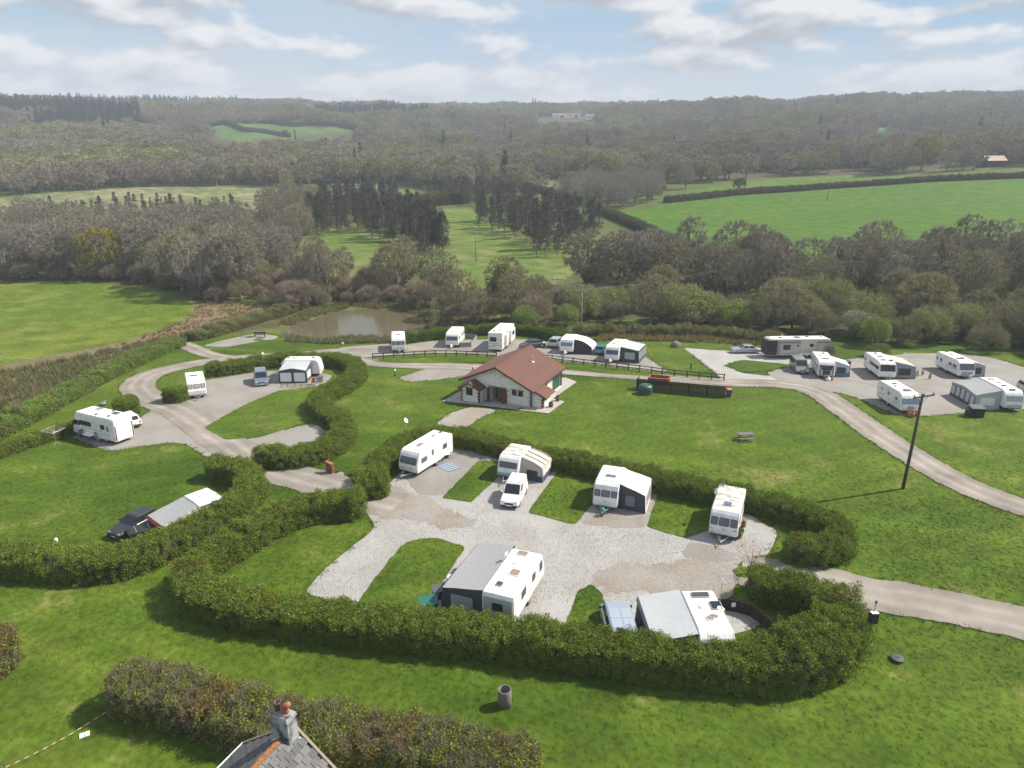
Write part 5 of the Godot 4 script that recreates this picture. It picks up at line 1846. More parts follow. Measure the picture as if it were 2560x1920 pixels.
	box_part(b, "barge_board", M.fascia, Vector3(6.1, eave - sl * .75 - .14, .06), Vector3(1.9, .16, .05), Basis(Vector3(0, 0, 1), -atan(sl)))
	for k in 8:
		box_part(b, "quoin", M.brick if k % 2 == 0 else M.brick_b, Vector3(x1 - (.12 if k % 2 == 0 else .06), .1 + k * .2, -.19), Vector3(.26 if k % 2 == 0 else .16, .19, .26))
	panel_part(b, "vent_slot", M.soot, Vector3(5.75, 1.3, -.18), X, Vector3.UP, .08, .12, .01, .012)
	st = ST(true)
	tube(st, [Vector3(x1 + .06, -.05, -.3), Vector3(x1 + .06, 1.6, -.3)], [.04, .04], 8)
	part(b, "downpipe", st, M.pipe)
	# gabled porch at the left
	var pl := -4.39
	var pr := -1.8
	var pc := (pl + pr) * .5
	st = ST()
	extrude(st, PackedVector2Array([Vector2(pl, -1.2), Vector2(pr, -1.2), Vector2(pr, 2.0), Vector2(pc, 2.62), Vector2(pl, 2.0)]), .12, 0.0, 1.31)
	part(b, "porch_wall", st, M.render_white)
	for x in [pl + .1, pr - .1]:
		box_part(b, "porch_wall", M.render_white, Vector3(x, .4, .6), Vector3(.2, 3.2, 1.18))
	window_unit(b, Vector3(-3.2, 1.42, 1.43), X, .95, .98, M.fascia)
	tile_courses(b, Vector3(pr + .38, 1.86, 1.78), Vector3(0, 0, -2.4), Vector3(pc - pr - .38, .86, 0), 6)
	tile_courses(b, Vector3(pl - .38, 1.86, 1.78), Vector3(0, 0, -2.4), Vector3(pc - pl + .38, .86, 0), 6)
	for s in [-1.0, 1.0]:
		var e := Vector3(pc + s * 1.67, 1.86, 1.79)
		var d := Vector3(pc, 2.72, 1.79) - e
		box_part(b, "barge_board", M.fascia, e + d * .5 - Vector3(0, .06, 0), Vector3(d.length(), .17, .05), Basis(d.normalized(), Vector3(0, 0, 1).cross(d.normalized()), Vector3(0, 0, 1)))
	for k in 9:
		for q in [[pl, 1.0], [pr, -1.0]]:
			box_part(b, "quoin", M.brick if k % 2 == 0 else M.brick_b, Vector3(q[0] + q[1] * (.11 if k % 2 == 0 else .05), .1 + k * .215, 1.34), Vector3(.28 if k % 2 == 0 else .16, .2, .22))
	panel_part(b, "sign", M.teal_band, Vector3(-4.0, 1.4, 1.43), X, Vector3.UP, .26, .14, .01, .015)
	st = ST(true)
	tube(st, [Vector3(pr + .07, -.05, 1.3), Vector3(pr + .07, 1.85, 1.3)], [.045, .045], 8)
	part(b, "downpipe", st, M.pipe)
	# paving round it
	var pave := PackedVector2Array([Vector2(-9.0, -85.5), Vector2(4.5, -80.6), Vector2(6.8, -85.3), Vector2(5.4, -86.6), Vector2(9.2, -94.6), Vector2(7.8, -97.0), Vector2(2.0, -95.0), Vector2(-6.0, -92.0)])
	struct("paving", drape(pave, 0.07, 2.0), M.paving)
	# tubs at the corner
	for q in [[4.9, -83.1, "wooden planter tub nearest the corner of the white building"], [5.9, -85.6, "wooden planter tub beside the right flank of the white building"]]:
		var t := thing("planter_tub", q[2], "planter", upright(on(q[0], q[1], .07)), "planter tubs")
		st = ST(true)
		lathe(st, [Vector2(.22, 0), Vector2(.30, .25), Vector2(.30, .5), Vector2(.25, .5), Vector2(.24, .4), Vector2(.01, .4)], 14)
		part(t, "tub", st, M.wood_door)
		for y in [.12, .42]:
			st = ST(true)
			lathe(st, [Vector2(.28 if y < .2 else .305, y), Vector2(.30 if y < .2 else .31, y + .04)], 14)
			part(t, "band", st, M.chassis)
		var fo := Fo.new()
		for k in 160:
			var p := rball() * .26 + Vector3(0, .52, 0)
			var u := rdir() * .06
			fo.leaf(p, u, u.cross(rdir()).normalized() * .04, vary(Vector3(.07, .11, .03), .3))
		part(t, "plant", fo.mesh(), M.leaf)
	var dr := thing("drain_cover", "dark round drain cover in the paving before the building", "drain cover", upright(on(1.1, -82.4, .075)))
	st = ST(true)
	lathe(st, [Vector2(.32, 0), Vector2(.30, .03), Vector2(.01, .03)], 16)
	part(dr, "lid", st, M.chassis)
	st = ST(true)
	lathe(st, [Vector2(.36, -.02), Vector2(.36, .015), Vector2(.33, .015), Vector2(.33, -.02)], 16)
	part(dr, "rim", st, M.iron)

# ---- the slate roofed cottage at the bottom
func build_cottage() -> void:
	rng.seed = 50
	# local x: to the right of the ridge, local z: along the ridge towards the camera
	var xf := Transform3D(Basis(Vector3(.91, 0, .42).normalized(), Vector3.UP, Vector3(-.42, 0, .91).normalized()), Vector3(-9.68, .25, -24.45))
	var c := thing("cottage", "old slate roofed cottage with a weathered chimney at the bottom edge", "cottage", xf)
	var rh := 6.75
	var drop := 2.55
	var half := 3.35
	var len := 9.0
	var st := ST()
	extrude(st, PackedVector2Array([Vector2(-3.0, 0), Vector2(3.0, 0), Vector2(3.0, rh - drop), Vector2(0, rh - .25), Vector2(-3.0, rh - drop)]), (len - .5) * .5, 0.0, len * .5)
	part(c, "wall", st, M.render_white)
	for s in [-1.0, 1.0]:
		var e := Vector3(half * s, rh - drop, -.0)
		var up := Vector3(-half * s, drop, 0)
		var ul := up.length()
		up /= ul
		var nor := Vector3(drop * s, half, 0).normalized()
		st = ST()
		var under := nor * -.05
		quad(st, e + under, e + under + Vector3(0, 0, len), e + under + up * ul + Vector3(0, 0, len), e + under + up * ul)
		part(c, "roof_underlay", st, M.slate_w[0])
		# slates: each its own piece, in courses that break joint
		var rows := 13
		var sw := 0.42
		var gauge := ul / rows
		var shapes := []
		for v in 4:
			var q := ST()
			var lift := nor * (.030 + .006 * v)
			var w := sw * .5 - .012
			var a := Vector3(0, 0, -w) + lift
			var b := Vector3(0, 0, w) + lift * (1.0 + .15 * (v % 2))
			var hi := up * gauge * 1.12 + nor * .008
			quad(q, a, b, Vector3(0, 0, w) + hi, Vector3(0, 0, -w) + hi)
			quad(q, a - nor * .02, b - nor * .02, b, a)
			quad(q, a - nor * .02, a, Vector3(0, 0, -w) + hi, Vector3(0, 0, -w) + hi - nor * .02)
			quad(q, b - nor * .02, Vector3(0, 0, w) + hi - nor * .02, Vector3(0, 0, w) + hi, b)
			q.generate_normals()
			shapes.append(q.commit())
		for r in rows:
			var z := .02 + (.5 * sw if r % 2 == 1 else 0.0)
			while z < 5.4:
				var m: Material = M.slate_w[rng.randi() % 5] if rng.randf() > .07 else M.slate_lichen
				if s < 0:
					m = M.slate_w[rng.randi() % 2]
				var p := part(c, "slate", shapes[rng.randi() % 4], m, e + up * (gauge * r) + Vector3(0, 0, z + sw * .5))
				p.rotation.y = rng.randf_range(-.03, .03)
				z += sw
		box_part(c, "verge", M.mortar_top, e + up * ul * .5 + nor * .02 + Vector3(0, 0, .02), Vector3(ul, .09, .12), Basis(up, nor, up.cross(nor)))
		st = ST(true)
		tube(st, [e + Vector3(.07 * s, -.03, 0), e + Vector3(.07 * s, -.06, len)], [.06, .06], 8)
		part(c, "gutter", st, M.white_plastic)
	for k in 18:
		st = ST()
		var z := .95 + k * .46
		tube(st, [Vector3(0, rh - .04, z), Vector3(0, rh - .04, z + .445)], [.145, .14], 10)
		var r := part(c, "ridge_tile", st, M.ridge_tile)
		r.rotation.y = rng.randf_range(-.006, .006)
	# chimney stack
	var ch := Node3D.new()
	ch.name = "chimney"
	c.add_child(ch)
	ch.position = Vector3(-.08, rh - .75, .48)
	st = ST()
	var rings := []
	for q in [[.49, .30, -.3], [.485, .30, .6], [.47, .285, 1.62], [.47, .285, 1.64], [.51, .325, 1.66], [.50, .315, 1.80], [.44, .27, 1.86]]:
		rings.append(PackedVector3Array([Vector3(-q[0], q[2], -q[1]), Vector3(q[0], q[2], -q[1]), Vector3(q[0], q[2], q[1]), Vector3(-q[0], q[2], q[1])]))
	loft(st, rings, true)
	part(ch, "stack", st, M.chimney)
	st = ST(true)
	lathe(st, [Vector2(.42, 1.84), Vector2(.36, 1.93), Vector2(.18, 1.99), Vector2(.02, 2.0)], 9)
	var fl := part(ch, "flaunching", st, M.mortar_top)
	fl.scale = Vector3(1.1, 1, .68)
	st = ST(true)
	lathe(st, [Vector2(.15, 1.92), Vector2(.135, 2.3), Vector2(.16, 2.32), Vector2(.16, 2.38), Vector2(.12, 2.38), Vector2(.11, 2.0), Vector2(.01, 2.0)], 14, Vector3(-.2, 0, .02))
	part(ch, "chimney_pot", st, M.pot_dark)
	st = ST(true)
	tube(st, [Vector3(.20, 1.92, 0), Vector3(.21, 2.16, 0), Vector3(.22, 2.2, -.01)], [.14, .125, .125], 12)
	tube(st, [Vector3(.06, 2.2, .05), Vector3(.40, 2.42, -.06)], [.125, .12], 12)
	part(ch, "chimney_pot", st, M.pot)
	for q in [[.5, -.38], [-.5, -.38]]:
		box_part(ch, "flashing", M.lead, Vector3(q[0] * 1.02, .36, 0), Vector3(.06, .05, .66), Basis(Vector3(0, 0, 1), -.6 * sign(q[0])))
	box_part(ch, "flashing", M.lead, Vector3(.30, .47, .32), Vector3(.42, .13, .05), Basis(Vector3(0, 0, 1), -.62))
	box_part(ch, "flashing", M.lead, Vector3(-.28, .47, .32), Vector3(.42, .10, .04), Basis(Vector3(0, 0, 1), .62))

# ---- caravans. Local +x is the front, +y up, +z the right-hand side.
func caravan_profile(style: String, l: float, h: float) -> PackedVector2Array:
	var f := l * .5
	match style:
		"old":
			return PackedVector2Array([Vector2(f - .18, .42), Vector2(f - .02, .62), Vector2(f, 1.05), Vector2(f - .10, 1.35), Vector2(f - .34, 1.95), Vector2(f - .52, h - .26), Vector2(f - .80, h - .06), Vector2(f - 1.15, h), Vector2(-f + .9, h), Vector2(-f + .5, h - .08), Vector2(-f + .26, h - .4), Vector2(-f + .06, 1.2), Vector2(-f, .9), Vector2(-f + .1, .42)])
		"box":
			return PackedVector2Array([Vector2(f - .05, .42), Vector2(f, .6), Vector2(f - .02, 1.3), Vector2(f - .08, 2.0), Vector2(f - .16, h - .2), Vector2(f - .3, h - .05), Vector2(f - .6, h), Vector2(-f + .25, h), Vector2(-f + .07, h - .06), Vector2(-f, h - .3), Vector2(-f, .9), Vector2(-f + .04, .42)])
		"cab":
			return PackedVector2Array([Vector2(f - .1, .38), Vector2(f, .6), Vector2(f - .06, 1.05), Vector2(f - .30, 1.3), Vector2(f - .62, 2.1), Vector2(f - .7, 2.35), Vector2(f - 1.0, h - .08), Vector2(f - 1.4, h), Vector2(-f + .2, h), Vector2(-f + .05, h - .08), Vector2(-f, h - .3), Vector2(-f, .7), Vector2(-f + .05, .40)])
	return PackedVector2Array([Vector2(f - .22, .42), Vector2(f - .05, .58), Vector2(f, 1.0), Vector2(f - .05, 1.28), Vector2(f - .30, 1.98), Vector2(f - .42, h - .34), Vector2(f - .62, h - .12), Vector2(f - .95, h), Vector2(-f + .35, h), Vector2(-f + .10, h - .07), Vector2(-f, h - .3), Vector2(-f, .9), Vector2(-f + .06, .42)])

func side_panel(st: SurfaceTool, x: float, y: float, z: float, w: float, h: float, r := .07, t := .015) -> void:
	panel(st, Vector3(x, y, z), Vector3.RIGHT if z > 0 else Vector3.LEFT, Vector3.UP, w, h, r, t)

func spot(fx: float, fy: float, rx: float, ry: float, l: float, by_rear := false) -> Transform3D:
	var a := g(fx, fy)
	var b := g(rx, ry)
	var d := Vector2(a.x - b.x, a.z - b.z).normalized()
	if by_rear:
		return stand(b.x + d.x * l * .5, b.z + d.y * l * .5, d)
	return stand(a.x - d.x * l * .5, a.z - d.y * l * .5, d)

func caravan(called: String, label: String, px: Array, o_: Dictionary) -> Node3D:
	var l: float = o_.get("l", 6.2)
	var w: float = o_.get("w", 2.28)
	var h: float = o_.get("h", 2.55)
	var style: String = o_.get("style", "modern")
	var xf := spot(px[0], px[1], px[2], px[3], l, o_.get("by_rear", false))
	var t := thing(called, label, o_.get("cat", "caravan"), xf, o_.get("group", ""))
	var pr := caravan_profile(style, l, h)
	var st := ST()
	extrude(st, pr, w * .5, .09)
	part(t, "body", st, o_.get("shell", M.shell))
	var fw: float = l * .5 - 1.0
	var rw: float = -l * .5 + (.95 if style == "old" else .32)
	st = ST()
	panel(st, Vector3((fw + rw) * .5, h + .006, 0), Vector3.RIGHT, Vector3(0, 0, -1), fw - rw, w - .22, .05, .012)
	var roof := part(t, "roof", st, o_.get("roof", M.roof_white))
	for k in o_.get("hatches", [[.30, 0.0, .75, .5, "t"], [-.05, .25, .4, .4, "w"], [-.28, 0.0, .55, .5, "t"]]):
		var hx: float = k[0] * l
		var hz: float = k[1] * w
		var hm: Material = {"t": M.hatch_tint, "d": M.hatch_dark, "w": M.white_plastic, "b": M.hatch_blue, "s": M.solar}[k[4]]
		st = ST()
		panel(st, Vector3(hx, h + .05, hz), Vector3.RIGHT, Vector3(0, 0, -1), k[2], k[3], .07, .045)
		var hf := part(roof, "roof_hatch", st, M.white_plastic if k[4] in ["t", "w"] else M.grey_plastic)
		st = ST()
		panel(st, Vector3(hx, h + .105, hz), Vector3.RIGHT, Vector3(0, 0, -1), k[2] - .12, k[3] - .12, .06, .025)
		part(hf, "dome", st, hm)
	# front window: between the two points of the front slope
	var a: Vector2 = pr[3]
	var b: Vector2 = pr[4]
	var mid := (a + b) * .5
	var sl := Vector3(b.x - a.x, b.y - a.y, 0).normalized()
	var nor := Vector3(sl.y, -sl.x, 0)
	var gm: Material = o_.get("glass", M.glass)
	var fwin: String = o_.get("front", "three")
	var fh := a.distance_to(b)
	if style == "cab":
		fwin = "none"
		st = ST()
		panel(st, Vector3((pr[3].x + pr[4].x) * .5, (pr[3].y + pr[4].y) * .5, 0) + nor * .005, Vector3(0, 0, -1), sl, w - .25, fh - .06, .1, .02)
		part(t, "windscreen", st, M.glass)
	if fwin == "three":
		for k in [[-.335, .24], [0.0, .36], [.335, .24]]:
			st = ST()
			panel(st, Vector3(mid.x, mid.y, k[0] * w) + nor * .004, Vector3(0, 0, -1), sl, k[1] * w, fh * .92, .08, .02)
			var f := part(t, "front_window", st, M.window_frame)
			st = ST()
			panel(st, Vector3(mid.x, mid.y, k[0] * w) + nor * .02, Vector3(0, 0, -1), sl, k[1] * w - .09, fh * .92 - .09, .07, .012)
			part(f, "pane", st, gm)
	elif fwin == "wide" or fwin == "tall":
		var ex := .26 if fwin == "tall" else 0.0
		for k in ([[-.31, .26], [0.0, .36], [.31, .26]] if fwin == "tall" else [[0.0, .84]]):
			st = ST()
			panel(st, Vector3(mid.x, mid.y, k[0] * w) + nor * .006 + sl * ex * .5, Vector3(0, 0, -1), sl, k[1] * w, fh * .95 + ex, .1, .022)
			part(t, "front_window", st, gm)
	if o_.get("rear_window", false):
		st = ST()
		panel(st, Vector3(-l * .5 - .004, 1.62, 0), Vector3(0, 0, 1), Vector3.UP, 1.0, .55, .08, .015)
		part(t, "rear_window", st, gm)
	# sides
	for s in [-1.0, 1.0]:
		var key := "right" if s > 0 else "left"
		for k in o_.get(key, [[.30, 1.0, .5], [-.30, 1.0, .5]]):
			st = ST()
			side_panel(st, k[0] * l, k[3] if k.size() > 3 else 1.62, s * (w * .5 + .004), k[1], k[2])
			var f := part(t, "side_window", st, M.window_frame)
			st = ST()
			side_panel(st, k[0] * l, k[3] if k.size() > 3 else 1.62, s * (w * .5 + .016), k[1] - .09, k[2] - .09, .06, .01)
			part(f, "pane", st, o_.get("side_glass", gm))
		if o_.get("door", -1.0) == s:
			st = ST()
			side_panel(st, o_.get("door_x", .02) * l, 1.42, s * (w * .5 + .002), .62, 1.78, .07, .012)
			var d := part(t, "door", st, M.white_plastic)
			st = ST()
			side_panel(st, o_.get("door_x", .02) * l, 1.78, s * (w * .5 + .014), .34, .6, .06, .01)
			part(d, "door_window", st, gm)
		for k in o_.get("stripes", []):
			st = ST()
			side_panel(st, k[0] * l, k[1], s * (w * .5 + .002), k[2] * l, k[3], .03, .008)
			part(t, "stripe", st, k[4])
	if o_.has("band"):
		st = ST()
		var lp := PackedVector2Array([Vector2(l * .5 - .16, .44), Vector2(l * .5 + .012, .62), Vector2(l * .5 + .02, .88), Vector2(-l * .5 - .012, .88), Vector2(-l * .5 + .08, .44)])
		extrude(st, lp, w * .5 + .008, .03)
		part(t, "colour_band", st, o_.band)
	for k in o_.get("front_marks", []):
		st = ST()
		panel(st, Vector3(l * .5 - .012, k[1], k[0] * w), Vector3(0, 0, -1), Vector3.UP, k[2], k[3], .03, .025)
		part(t, "front_mark", st, k[4])
	# awning rails, lower trim, rain streaks come from the shell material
	for s in [-1.0, 1.0]:
		st = ST()
		var line := []
		for k in range(2, pr.size() - 2):
			line.append(Vector3(pr[k].x, pr[k].y, s * (w * .5 - .075)))
		var rr := []
		for k in line.size():
			rr.append(.016)
		tube(st, line, rr, 5, false)
		part(t, "awning_rail", st, M.grey_plastic)
		st = ST()
		side_panel(st, 0.0, .56, s * (w * .5 + .001), l * .9, .05, .02, .012)
		part(t, "trim_strip", st, M.grey_plastic)
	# underneath
	box_part(t, "chassis", M.chassis, Vector3(0, .36, 0), Vector3(l * .92, .14, w * .86))
	var r := .33
	if style == "cab":
		for s in [-1.0, 1.0]:
			wheel(t, Vector3(l * .5 - .95, r, s * (w * .5 - .13)), r, .22, s)
			wheel(t, Vector3(-l * .5 + 1.7, r, s * (w * .5 - .13)), r, .22, s)
		for s in [-1.0, 1.0]:
			panel_part(t, "headlight", M.lamp_lens, Vector3(l * .5 - .02, .8, s * .78), Vector3(0, 0, -1), Vector3.UP, .32, .2, .05, .03)
			panel_part(t, "tail_light", M.red_lamp, Vector3(-l * .5 - .01, .95, s * (w * .5 - .16)), Vector3(0, 0, 1), Vector3.UP, .12, .4, .03, .02)
			box_part(t, "mirror", M.dark_plastic, Vector3(l * .5 - .72, 1.7, s * (w * .5 + .2)), Vector3(.12, .36, .22))
	else:
		var axles: Array = o_.get("axles", [-.02])
		for ax in axles:
			for s in [-1.0, 1.0]:
				wheel(t, Vector3(ax * l, r, s * (w * .5 - .10)), r, .19, s)
				st = ST()
				side_panel(st, ax * l, .62, s * (w * .5 + .003), .86, .22, .1, .02)
				part(t, "wheel_arch", st, M.white_plastic)
		if o_.get("hitch", true):
			st = ST()
			for s in [-1.0, 1.0]:
				tube(st, [Vector3(l * .5 - .6, .42, s * .7), Vector3(l * .5 + .95, .46, s * .05)], [.045, .04], 6)
			tube(st, [Vector3(l * .5 + .85, .46, 0), Vector3(l * .5 + 1.25, .5, 0)], [.06, .05], 8)
			part(t, "tow_frame", st, M.galv)
			st = ST(true)
			tube(st, [Vector3(l * .5 + .6, .12, .16), Vector3(l * .5 + .6, .75, .16)], [.03, .03], 8)
			lathe(st, [Vector2(.02, -.04), Vector2(.1, -.03), Vector2(.1, .03), Vector2(.02, .04)], 10, Vector3(l * .5 + .6, .05, .16))
			part(t, "jockey_wheel", st, M.galv)
			if o_.has("cover"):
				st = ST(true)
				lathe(st, [Vector2(.24, .22), Vector2(.22, .5), Vector2(.14, .78), Vector2(.02, .84)], 9, Vector3(l * .5 + .85, 0, 0))
				part(t, "hitch_cover", st, o_.cover)
		for q in [[.42, .36], [.42, -.36], [-.42, .36], [-.42, -.36]]:
			st = ST()
			tube(st, [Vector3(q[0] * l, .40, q[1] * w), Vector3(q[0] * l + .18 * sign(q[0]), .01, q[1] * w * 1.06)], [.025, .025], 5)
			box(st, Vector3(q[0] * l + .18 * sign(q[0]), .02, q[1] * w * 1.06), Vector3(.14, .03, .14))
			part(t, "corner_steady", st, M.galv)
		for s in [-1.0, 1.0]:
			panel_part(t, "tail_light", M.red_lamp, Vector3(-l * .5 - .005, 1.0, s * (w * .5 - .2)), Vector3(0, 0, 1), Vector3.UP, .14, .3, .04, .02)
	return t

# An awning built on side s of a caravan standing at xf: from x0 to x1 along it, out by d.
func awning(label: String, xf: Transform3D, s: float, x0: float, x1: float, w: float, d: float, h0: float, h1: float, roof: Material, wall: Material, o_: Dictionary = {}) -> Node3D:
	var t := thing("awning", label, "awning", xf, o_.get("group", ""))
	var z0 := s * (w * .5 + .01)
	var n := 9
	var m := 8
	var peak: float = o_.get("peak", 0.0)
	var dome: float = o_.get("dome", 0.0)
	var lean: float = o_.get("lean", .12)
	var edge := func(u: float, v: float) -> Vector3:
		# u along the caravan 0..1, v outwards 0..1
		var y := lerpf(h0, h1, v)
		if dome > 0.0:
			y = lerpf(h0, h1, v) + dome * sin(v * PI * .62) * (1.0 - v * .35)
		y += peak * v * (1.0 - absf(u * 2.0 - 1.0))
		y -= .05 * sin(u * PI) * sin(v * PI) + .02 * sin(u * 19.0 + v * 7.0) * sin(v * PI)
		return Vector3(lerpf(x0, x1, u) + (u - .5) * v * lean, y, z0 + s * d * v)
	var rows := []
	for i in m + 1:
		var r := []
		for k in n + 1:
			r.append(edge.call(float(k) / n, float(i) / m))
		rows.append(r)
	var st := ST(true)
	sheet(st, rows)
	part(t, "roof", st, roof)
	# front wall
	var top: Array = rows[m]
	var bot := []
	for k in n + 1:
		var p: Vector3 = top[k]
		bot.append(Vector3(p.x + (float(k) / n - .5) * .1, .02, p.z + s * .12))
	st = ST(true)
	sheet(st, [top, bot])
	part(t, "front_wall", st, wall)
	for e in 2:
		var up := []
		var dn := []
		for i in m + 1:
			var p: Vector3 = rows[i][0 if e == 0 else n]
			up.append(p)
			dn.append(Vector3(p.x, .02, p.z))
		st = ST(true)
		sheet(st, [up, dn])
		part(t, "side_wall", st, o_.get("end_%d" % e, wall))
		if o_.has("end_window"):
			var c := Vector3(up[m / 2].x + (.012 if e == 1 else -.012), h1 * .55, z0 + s * d * .52)
			st = ST()
			panel(st, c, Vector3(0, 0, 1), Vector3.UP, d * .55, h1 * .55, .12, .012)
			part(t, "window", st, o_.end_window)
	# valance and windows along the front
	if o_.has("valance"):
		var v2 := []
		for k in n + 1:
			var p: Vector3 = top[k]
			v2.append(p + Vector3(0, -.30, s * .12))
		var v1 := []
		for k in n + 1:
			v1.append(top[k] + Vector3(0, .01, s * .015))
		st = ST(true)
		sheet(st, [v1, v2])
		part(t, "valance", st, o_.valance)
	var wins: int = o_.get("windows", 3)
	for k in wins:
		var u := (k + .5) / wins
		var p: Vector3 = edge.call(u, 1.0)
		var ww := absf(x1 - x0) / wins - .28
		var hh: float = (p.y - .2) * o_.get("win_h", .55)
		st = ST()
		panel(st, Vector3(p.x, p.y * o_.get("win_y", .56), p.z + s * (.12 * .44 + .015)), Vector3.RIGHT * s, Vector3(0, 1, -s * .05), ww, hh, .14, .012)
		part(t, "window", st, o_.get("glazing", M.clear_sheet))
	if o_.has("skirt"):
		var k0 := []
		var k1 := []
		for k in n + 1:
			k0.append(top[k].lerp(bot[k], .62) + Vector3(0, 0, s * .012))
			k1.append(bot[k] + Vector3(0, .01, s * .014))
		st = ST()
		sheet(st, [k0, k1])
		part(t, "skirt", st, o_.skirt)
		for e in 2:
			k0 = []
			k1 = []
			for i in m + 1:
				var p: Vector3 = rows[i][0 if e == 0 else n]
				k0.append(Vector3(p.x + (.012 if e == 1 else -.012), .62, p.z))
				k1.append(Vector3(p.x + (.012 if e == 1 else -.012), .03, p.z))
			st = ST()
			sheet(st, [k0, k1])
			part(t, "skirt", st, o_.skirt)
	# poles
	for u in [0.0, .5, 1.0]:
		var p: Vector3 = edge.call(u, 1.0)
		st = ST()
		tube(st, [p + Vector3(0, -.02, -.02 * s), Vector3(p.x, 0.0, p.z + s * .1)], [.018, .018], 6)
		part(t, "pole", st, M.galv)
	for u in [0.0, 1.0]:
		var p: Vector3 = edge.call(u, 1.0)
		st = ST()
		tube(st, [p, Vector3(p.x + (u - .5) * 1.2, .0, p.z + s * 1.0)], [.008, .008], 4)
		part(t, "guy_rope", st, M.fabric_white)
	if dome > 0.0:
		for u in [0.0, .33, .66, 1.0]:
			st = ST(true)
			var pts := []
			var rr := []
			for i in m + 1:
				pts.append(edge.call(u, float(i) / m) + Vector3(0, .03, 0))
				rr.append(.06)
			pts.append(Vector3(pts[m].x, 0, pts[m].z + s * .12))
			rr.append(.06)
			tube(st, pts, rr, 6)
			part(t, "air_beam", st, o_.get("beam", M.stripe_grey))
	return t

func dish(label: String, xf: Transform3D, p: Vector3, r: float, face: Vector3, post := 0.0) -> void:
	var t := thing("satellite_dish", label, "satellite dish", Transform3D(xf.basis, xf * p))
	var st := ST(true)
	if post > 0.0:
		tube(st, [Vector3(0, -post, 0), Vector3.ZERO], [.025, .025], 8)
	else:
		tube(st, [Vector3(0, -.22, 0), Vector3.ZERO], [.03, .03], 8)
	part(t, "mast", st, M.galv)
	st = ST(true)
	lathe(st, [Vector2(.01, 0), Vector2(r * .5, .03), Vector2(r * .85, .10), Vector2(r, .16), Vector2(r * .98, .17), Vector2(r * .83, .115), Vector2(r * .5, .045), Vector2(.01, .015)], 18)
	var d := part(t, "reflector", st, M.white_plastic)
	var f := frame_of(face)
	d.basis = Basis(f.x, f.z, -f.y)
	st = ST()
	tube(st, [Vector3(0, .02, -r * .9), Vector3(0, r * .9, 0)], [.012, .012], 5)
	box(st, Vector3(0, r * .9, 0), Vector3(.07, .12, .07))
	part(d, "receiver_arm", st, M.grey_plastic)

